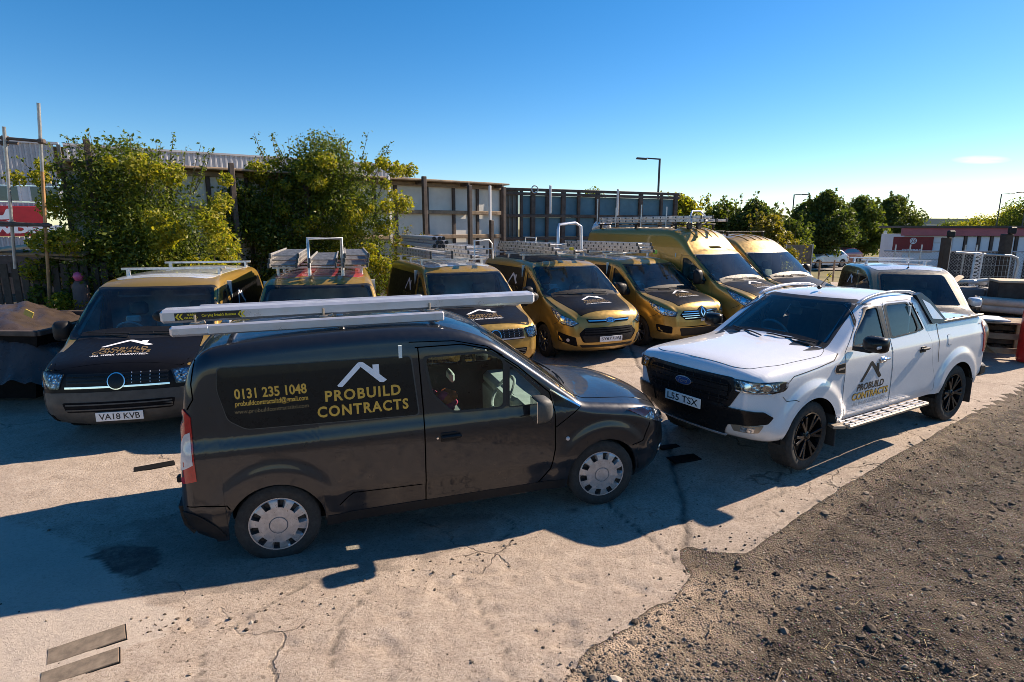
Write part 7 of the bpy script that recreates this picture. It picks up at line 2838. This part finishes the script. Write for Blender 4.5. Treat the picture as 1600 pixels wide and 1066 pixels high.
MB().tube([(0, 0, 0), (0, 0, 2.9)], .03, 8).build('post', 'galv', g)
MB().box((0, -.04, 2.7), (.24, .02, .34), bev=.005).build('sign_plate', 'frame_white', g)
# ------------------------------------------------------------------ ladders and loads on the van roofs
def mat_of(o):
    return Matrix.Translation(o.location) @ o.rotation_euler.to_matrix().to_4x4()


def ladder(label, van, x0, x1, y, z, width=.38, tilt=0.0, mat='alu_old', group='aluminium ladders on the van roofs', skew=0.0, n=None, rung=.26):
    """ladder lying along a van: x0 to x1 in the van's own axes, y and z of its centre line"""
    Mx = mat_of(van)
    root = empty('ladder')
    tag(root, label, 'ladder', group)
    L = abs(x1 - x0)
    c = Mx @ Vector(((x0 + x1) / 2, y, z))
    root.location = c
    root.rotation_euler = (Mx.to_3x3() @ Matrix.Rotation(skew, 3, 'Z') @ Matrix.Rotation(tilt, 3, 'X')).to_euler()
    for sg in (-1, 1):
        m = MB()
        m.box((0, sg * width / 2, 0), (L, .026, .070), bev=.004)
        for k in range(int(L / rung)):
            m.box((-L / 2 + .13 + k * rung, sg * (width / 2 + .013), 0), (.04, .006, .042), mi=1)
        for e in (-1, 1):
            m.box((e * L / 2, sg * width / 2, 0), (.05, .034, .078), mi=1, bev=.006)
        m.build('stile', [mat, 'grey_plastic'], root)
    for k in range(int(L / rung)):
        x = -L / 2 + .13 + k * rung
        MB().tube([(x, -width / 2, 0), (x, width / 2, 0)], .016, 6).build('rung', mat, root)
    return root


def hoop(label, van, pts, r=.022, mat='alu_old', name='ladder_hoop', cross=None):
    Mx = mat_of(van)
    m = MB()
    m.tube([Mx @ Vector(p) for p in pts], r, 8)
    for a, b in cross or ():
        m.tube([Mx @ Vector(a), Mx @ Vector(b)], r * .7, 7)
    o = m.build(name, mat, None, auto=60)
    tag(o, label, 'ladder hoop')
    return o


T = red_van
H = 1.92 + .13
for i, (y, k, w) in enumerate(((-.52, 3, .40), (.06, 2, .40), (.56, 3, .36))):
    for j in range(k):
        ladder(('lower', 'middle', 'top')[min(j if k == 3 else j * 2, 2)] + ' ladder of the ' + ('left', 'middle', 'right')[i] + ' stack on the red roof', T, .80 - .05 * j, -2.1 + .1 * j, y + .012 * j, H + .05 + .072 * j, w, mat='alu_dirty')
hoop('upright metal frame standing at the front of the red roof', T, [(.70, -.14, H - .12), (.70, -.14, H + .46), (.70, .36, H + .46), (.70, .36, H - .12)], .030)
T = silver_roof_van
for j in range(3):
    ladder(('bottom', 'middle', 'top')[j] + ' ladder of the stack beside the tube bundle on the pale roof', T, .75 - .2 * j, -2.2 - .1 * j, .38 + .01 * j, H + .055 + .08 * j, .40)
for j in range(2):
    ladder(('lower', 'upper')[j] + ' dark ladder under the tube bundle on the pale roof', T, .70, -2.4, -.42, H + .055 + .08 * j, .44)
Mx = mat_of(T)
for k in range(9):
    r, c = divmod(k, 3)
    a, b = Vector((.55 + .05 * (k % 2), -.52 + .095 * c + .05 * (r % 2), H + .26 + .078 * r)), Vector((-2.5 - .06 * (k % 3), -.48 + .09 * c + .04 * (r % 2), H + .26 + .078 * r))
    d = (a - b).normalized()
    o = MB()
    o.tube([Mx @ b, Mx @ a], .040, 10, caps=False)
    o.tube([Mx @ (a + d * .001), Mx @ (b - d * .001)], .034, 10, mi=1)
    t = o.build('tube', ['alu', 'hub_dark'], None, auto=50)
    tag(t, 'pale round tube in the bundle on the roof behind the dark van windscreen', 'tube', 'bundle of pale tubes on a van roof')
hoop('wire hoop frame at the front right of the tube bundle', T, [(.6, .30, H), (.6, .30, H + .36), (.6, .62, H + .38), (.62, .68, H + .30), (.62, .70, H)], .016, cross=[((.6, .30, H + .2), (.62, .69, H + .2))])
T = custom_van
H2 = 1.95 + .13
for j in range(3):
    ladder(('bottom', 'middle', 'top')[j] + ' ladder of the stack over the van with plate SY67 UAJ', T, .95 - .12 * j, -2.5 + .15 * j, -.18 - .02 * j, H2 + .055 + .08 * j, .46)
ladder('single ladder lying beside the stack over the van with plate SY67 UAJ', T, .6, -2.3, .42, H2 + .06, .36)
hoop('tall curved grab hoop rising from the ladder stack at the middle van', T, [(.35, -.05, H2 + .1), (.35, -.05, H2 + .55), (.30, .0, H2 + .66), (.30, .42, H2 + .70), (.34, .54, H2 + .62), (.36, .56, H2 + .1)], .036, 'alu')
hoop('small low hoop on the ladder stack, left of the tall curved one', T, [(-.9, -.3, H2 + .24), (-.9, -.3, H2 + .36), (-.3, -.3, H2 + .36), (-.3, -.3, H2 + .24)], .014)
Mx = mat_of(T)
o = MB().lathe([(0, 0), (.035, 0), (.035, .10), (0, .10)], 12, 'X').build('end_stop', 'ink_yellow')
o.location = Mx @ Vector((.95, -.05, H2 + .14))
o.rotation_euler = (0, 0, custom_van.rotation_euler.z)
tag(o, 'yellow end stop on the ladder stack at the middle van', 'end stop')
T = diamond_van
H3 = 1.94 + .13
for j in range(3):
    ladder(('bottom', 'middle', 'top')[j] + ' ladder of the stack over the diamond badge van', T, 1.05 - .06 * j, -2.3 + .1 * j, -.32, H3 + .055 + .078 * j, .42, rung=.22)
o = MB().box((0, 0, 0), (.10, .09, .10), bev=.02).build('marker_light', simple('lime marker', (.30, .55, .06), .4))
o.location = mat_of(T) @ Vector((.78, .18, H3 + .02))
tag(o, 'small lime green marker on the pale roof of the diamond badge van', 'marker')
T = tall_van
H4 = 2.66 + .13
for j in range(2):
    ladder(('lower', 'upper')[j] + ' ladder of the stack on the tallest gold van', T, 1.15 - .1 * j, -2.75, -.30, H4 + .06 + .085 * j, .44)
ladder('ladder on the far side of the tallest gold van roof', T, 1.0, -2.6, .35, H4 + .07, .40)
hoop('curved hoop at the front of the ladders on the tallest gold van', T, [(.75, -.52, H4), (.72, -.52, H4 + .22), (.66, -.40, H4 + .30), (.66, -.1, H4 + .30), (.72, .0, H4 + .2), (.75, .02, H4)], .024, 'alu')
Mx = mat_of(T)
for k, (x, h) in enumerate(((-2.7, .72), (-1.9, .45), (-.9, .5), (.0, .42))):
    o = MB().tube([Mx @ Vector((x, -.62, H4 - .1)), Mx @ Vector((x, -.62, H4 + h))], .018, 6).build('upright_rod', 'galv')
    tag(o, ('tallest thin rod at the tail of the tallest gold van roof', 'second thin rod from the tail on the tallest gold van', 'third thin rod from the tail on the tallest gold van', 'thin rod nearest the front on the tallest gold van')[k], 'rod')
for k, y in enumerate((-.35, .02)):
    o = MB().lathe([(.0, -.03), (.085, -.03), (.10, -.02), (.10, .02), (.085, .03), (0, .03)], 18, 'X').build('roller', 'hub_dark')
    o.location = Mx @ Vector((.55, y, 2.66 + .06))
    o.rotation_euler = (0, 0, T.rotation_euler.z)
    tag(o, ('near', 'far')[k] + ' black roller at the front edge of the tallest gold van roof', 'roller')
r = np.random.default_rng(5)
bg_ = MB()
for k in range(14):
    bg_.box(Mx @ Vector((-2.78 + r.uniform(-.12, .1), -.35 + r.uniform(-.3, .3), H4 - .05 + r.uniform(-.25, .12))), (.22, .2, .14), tuple(r.uniform(-1, 1, 3)), bev=.06)
o = bg_.build('plastic_bag', simple('white plastic bag', (.72, .74, .78), .35, bump=.4), None, auto=60)
tag(o, 'crumpled white plastic sheet at the tail of the tallest gold van roof', 'plastic bag')

# ------------------------------------------------------------------ left side: scaffold, screen, covered skip
sc = empty('scaffold', (-9.6, 11.6, 0))
tag(sc, 'rusty scaffold frame of two uprights and cross tubes at the left edge', 'scaffold')
o0 = Vector(sc.location)


def stube(a, b, mt, r=.030):
    return MB().tube([a - o0, b - o0], r, 9).build('scaffold_tube', mt, sc, auto=60)


top1, bot1 = at(60, 161, 11.4), at(78, 474, 11.75)
stube(at(66, 268, 11.52), top1, 'galv')
stube(bot1 + (bot1 - at(66, 268, 11.52)) * .45, at(66, 268, 11.52), 'rust_pipe')
top2 = at(6, 198, 11.3)
stube(at(24, 420, 11.6), top2, 'galv')
for a, b in (((-40, 212), (66, 221)), ((-40, 221), (28, 224)), ((-40, 352), (72, 352)), ((-40, 346), (80, 352))):
    stube(at(*a, 11.35), at(*b, 11.35), 'steel_dark', .028)
for u, v in ((65, 221), (8, 216), (7, 224), (72, 352), (20, 350)):
    MB().box(at(u, v, 11.38) - o0, (.11, .11, .09), bev=.02).build('coupler', 'steel_dark', sc)
ss = empty('slatted_screen', (-9.9, 12.15, 0))
tag(ss, 'dark slatted timber screen beside the scaffold, planks resting on top', 'fence')
for k in range(15):
    MB().box((-1.6 + k * .21, .02 * (k % 2), .95), (.15, .03, 1.9 + .06 * (k % 3)), bev=.006).build('slat', 'wood_dark', ss)
for z in (.5, 1.7):
    MB().box((-.1, .05, z), (3.2, .05, .09)).build('rail', 'wood_dark', ss)
for k, (dz, ry, L, y, mt, lab) in enumerate(((.0, -.10, 2.6, -.05, 'wood_pale', 'broad pale plank laid across the slatted screen, topmost'), (-.12, .02, 2.2, .12, 'wood_old', 'brown plank under the pale one on the slatted screen'), (-.18, .10, 1.7, .25, 'wood_old', 'short brown plank slanting down on the slatted screen'))):
    o = MB().box((0, 0, 0), (L, .24, .05), bev=.01).build('plank', mt)
    o.location = (-10.15 + .15 * k, 12.05 + y, 2.28 + dz)
    o.rotation_euler = (.25, ry, -.1 + .1 * k)
    tag(o, lab, 'plank')
# skip and its sheet
sk = empty('skip', (-8.35, 9.35, 0))
tag(sk, 'dark skip full of waste at the left edge, mostly under a plastic sheet', 'skip')
m = MB()
m.add([(-1.5, -.8, .1), (1.0, -.8, .1), (1.0, .8, .1), (-1.5, .8, .1), (-1.8, -1.0, 1.2), (1.35, -1.0, 1.15), (1.35, 1.0, 1.15), (-1.8, 1.0, 1.2)], [(0, 3, 2, 1), (0, 1, 5, 4), (1, 2, 6, 5), (2, 3, 7, 6), (3, 0, 4, 7)])
m.build('hull', 'dark', sk)
for a, b in (((-1.8, -1.0, 1.2), (1.35, -1.0, 1.15)), ((1.35, -1.0, 1.15), (1.35, 1.0, 1.15)), ((1.35, 1.0, 1.15), (-1.8, 1.0, 1.2))):
    MB().bar(a, b, .08, .08).build('rim', 'steel_dark', sk)
gx, gy = np.meshgrid(np.linspace(-2.3, 1.6, 80), np.linspace(-1.35, 1.3, 44), indexing='ij')
ed = np.minimum(np.minimum(gx + 2.3, 1.6 - gx) * .8, np.minimum(gy + 1.35, 1.3 - gy))
zz = 1.06 + .34 * np.clip(ed / .9, 0, 1) ** .7 - .16 * (gx + .5) + .10 * fbm(gx.ravel(), gy.ravel(), 1.7, 701, 4).reshape(gx.shape) + .13 * np.abs(fbm(gx.ravel() + gy.ravel() * .6, gy.ravel() * .4, 3.2, 711, 4)).reshape(gx.shape)
zz -= .55 * np.clip((-.95 - gy) / .3, 0, 1) * (.4 + .6 * vnoise(gx.ravel(), gy.ravel(), 2.2, 5).reshape(gx.shape) + .3)
i2 = np.arange(gx.size).reshape(gx.shape)
F = np.stack([i2[:-1, :-1], i2[1:, :-1], i2[1:, 1:], i2[:-1, 1:]], -1).reshape(-1, 4)
o = fast_obj('tarpaulin', np.stack([gx.ravel(), gy.ravel(), zz.ravel()], 1), F, 'tarp', None, True)
o.location = (-8.35, 9.35, .02)
tag(o, 'creased brown plastic sheet thrown over the skip at the left edge', 'tarpaulin')
o = MB().box((0, 0, 0), (.13, .02, .09), (0, .5, 0), bev=.004).build('yellow_tag', simple('dull yellow label', (.40, .30, .06), .6))
o.location = at(45, 490, 8.28)
tag(o, 'dull yellow tag hanging on the edge of the covered skip', 'tag')
# pinkish sack and buoy by the bush
g = at(126, 450, 11.9)
o = MB().lathe([(0, -1.1), (.14, -1.08), (.16, -.4), (.14, .05), (.09, .14), (0, .16)], 18, 'Z').build('sack', simple('pinkish brown sack', (.15, .095, .08), .8, bump=.4), None, auto=60)
o.location = (g.x, 11.9, g.z)
tag(o, 'upright pinkish brown sack under the left bush, a pink float on top', 'sack')
o = MB().lathe([(0, -.10), (.06, -.08), (.095, 0), (.07, .07), (0, .10)], 16, 'Z').build('float', simple('pink float', (.62, .10, .22), .4), None, auto=70)
o.location = (g.x + .02, 11.85, g.z + .24)
tag(o, 'round pink float on the sack by the left bush', 'float')

# ------------------------------------------------------------------ right side: stacks of material
R3 = R_(-18)
bl = empty('block_wall', (11.3, 14.2, 0), (0, 0, R3))
tag(bl, 'low wall of big grey blocks behind the stacked material at the right', 'wall')
for r_ in range(2):
    for k in range(5):
        MB().box((-1.6 + k * .92 + (.46 if r_ else 0), 0, .31 + r_ * .62), (.90, .55, .60), bev=.03).build('block', simple('grey concrete block', (.22, .22, .23), .9, .25, 0, 3, .3) if r_ + k == 0 else M['grey concrete block_'] if 'grey concrete block_' in M else bpy.data.materials['grey concrete block'], bl)
r = np.random.default_rng(9)
for k in range(9):
    a = -1.3 + 1.15 * (k // 3) + r.uniform(-.3, .5)
    o = MB().box((0, 0, 0), (r.uniform(.3, .9), r.uniform(.12, .35), r.uniform(.05, .14)), bev=.03).build('rubble_sack' if k % 3 == 0 else 'offcut', ['paper', 'wood_pale', 'frame_white'][k % 3])
    o.location = (11.3 + a * math.cos(R3), 14.2 + a * math.sin(R3) + r.uniform(-.15, .15), 1.32 + r.uniform(0, .12))
    o.rotation_euler = (r.uniform(-.2, .2), r.uniform(-.2, .2), r.uniform(-.8, .8))
    tag(o, ('crumpled pale sack', 'pale board offcut', 'white plastic strip')[k % 3] + ' lying on the grey block wall, ' + ('nearest the white shed', 'in the middle', 'furthest right')[k // 3], 'waste', 'waste on the block wall')
tb = empty('timber_trestle', (10.25, 12.25, 0), (0, 0, R_(-28)))
tag(tb, 'rough timber trestle with a diagonal brace, loaded with slabs, at the right', 'trestle')
for sx_ in (-.62, .62):
    for sy_ in (-.38, .38):
        MB().box((sx_, sy_, .36), (.09, .09, .72), bev=.01).build('leg', 'wood_old', tb)
for z in (.16, .46):
    MB().box((0, -.44, z), (1.36, .03, .12), bev=.006).build('rail', 'wood_old', tb)
MB().bar((-.60, -.47, .70), (.12, -.47, .10), .03, .11, 0, (0, 1, 0)).build('brace', 'wood_old', tb)
for k in range(6):
    MB().box((0, -.42 + k * .17, .74), (1.45, .15, .035), bev=.006).build('plank', 'wood_old', tb)
o = MB().box((0, 0, 0), (.85, .60, .035), bev=.006).build('slab', simple('pale blue grey slab', (.42, .50, .58), .5))
o.location = (10.02, 12.18, .79)
o.rotation_euler = (.02, .03, R_(-20))
tag(o, 'pale blue-grey slab lying flat on the timber trestle', 'slab')
for k in range(7):
    o = MB().tube([(-.5, 0, 0), (.5, 0, 0)], .085, 10).build('clay_pipe', simple('pale clay pipe', (.42, .36, .30), .75, bump=.3) if k == 0 else bpy.data.materials['pale clay pipe'], None, auto=50)
    o.location = (11.1 + .17 * (k % 4) * .3, 12.75 + .175 * (k % 4), .87 + .15 * (k // 4))
    o.rotation_euler = (0, .04, R_(-30))
    tag(o, 'short pale pipe in the pile behind the trestle', 'pipe', 'pile of short pale pipes')
pd = empty('pallet_stack', (10.95, 13.0, 0), (0, 0, R_(-24)))
tag(pd, 'dark stack of timber pallets behind the trestle, under the pipes', 'pallet stack')
for k in range(5):
    for q in range(3):
        MB().box((0, -.5 + q * .5, .06 + k * .15), (1.3, .10, .09)).build('bearer', 'wood_dark', pd)
    for q in range(5):
        MB().box((-.52 + q * .26, 0, .122 + k * .15), (.15, 1.1, .025)).build('slat', 'wood_dark', pd)
bx = MB().box((0, 0, 0), (1.0, .7, .45), bev=.02).build('lidded_box', 'wood_dark')
bx.location = (11.75, 13.3, 1.22)
bx.rotation_euler = (0, 0, R_(-24))
tag(bx, 'dark box with a pale lid, above the pile of short pipes', 'box')
MB().box((0, 0, .245), (1.06, .76, .05), bev=.01).build('lid', 'wood_pale', bx)
gc = empty('gas_cylinder', (10.42, 11.35, 0))
tag(gc, 'tall red gas cylinder at the right edge of the yard', 'gas cylinder')
prof = [(0, .02), (.16, .02), (.185, .05), (.19, .12), (.19, 1.02)] + [(.19 * math.cos(a) + .0, 1.02 + .17 * math.sin(a)) for a in np.linspace(.1, 1.35, 8)] + [(.04, 1.20), (.04, 1.24), (0, 1.24)]
MB().lathe(prof, 32, 'Z').build('cylinder', simple('red gas cylinder paint', (.48, .018, .016), .4, coat=.4), gc, auto=50)
m = MB()
for a in np.linspace(0, 2 * PI, 5)[:-1]:
    m.bar((.11 * math.cos(a), .11 * math.sin(a), 1.12), (.11 * math.cos(a), .11 * math.sin(a), 1.36), .05, .012)
m.tube([(.115 * math.cos(a), .115 * math.sin(a), 1.36) for a in np.linspace(0, 2 * PI, 21)], .014, 6)
m.build('valve_guard', simple('red guard paint', (.42, .018, .016), .45), gc, auto=50)
MB().lathe([(0, 1.2), (.03, 1.22), (.025, 1.32), (0, 1.33)], 10, 'Z').build('valve', 'chrome', gc, auto=50)
for (txt, z, h, w) in (('FLO', .74, .085, .20), ('GAS', .74, .085, .17), ('PROPANE', .655, .05, .26), ('LPG', .60, .035, .10)):
    th0 = -PI * .78 if txt != 'GAS' else -PI * .78 + 1.25
    if txt == 'GAS':
        continue
    flat_text(txt if txt != 'FLO' else 'FLOGAS', 'lettering', 'ink_white', gc, lambda u, v: (.1925 * math.cos(th0 + u / .19), .1925 * math.sin(th0 + u / .19), z + v), w if txt != 'FLO' else .34, h, .03)
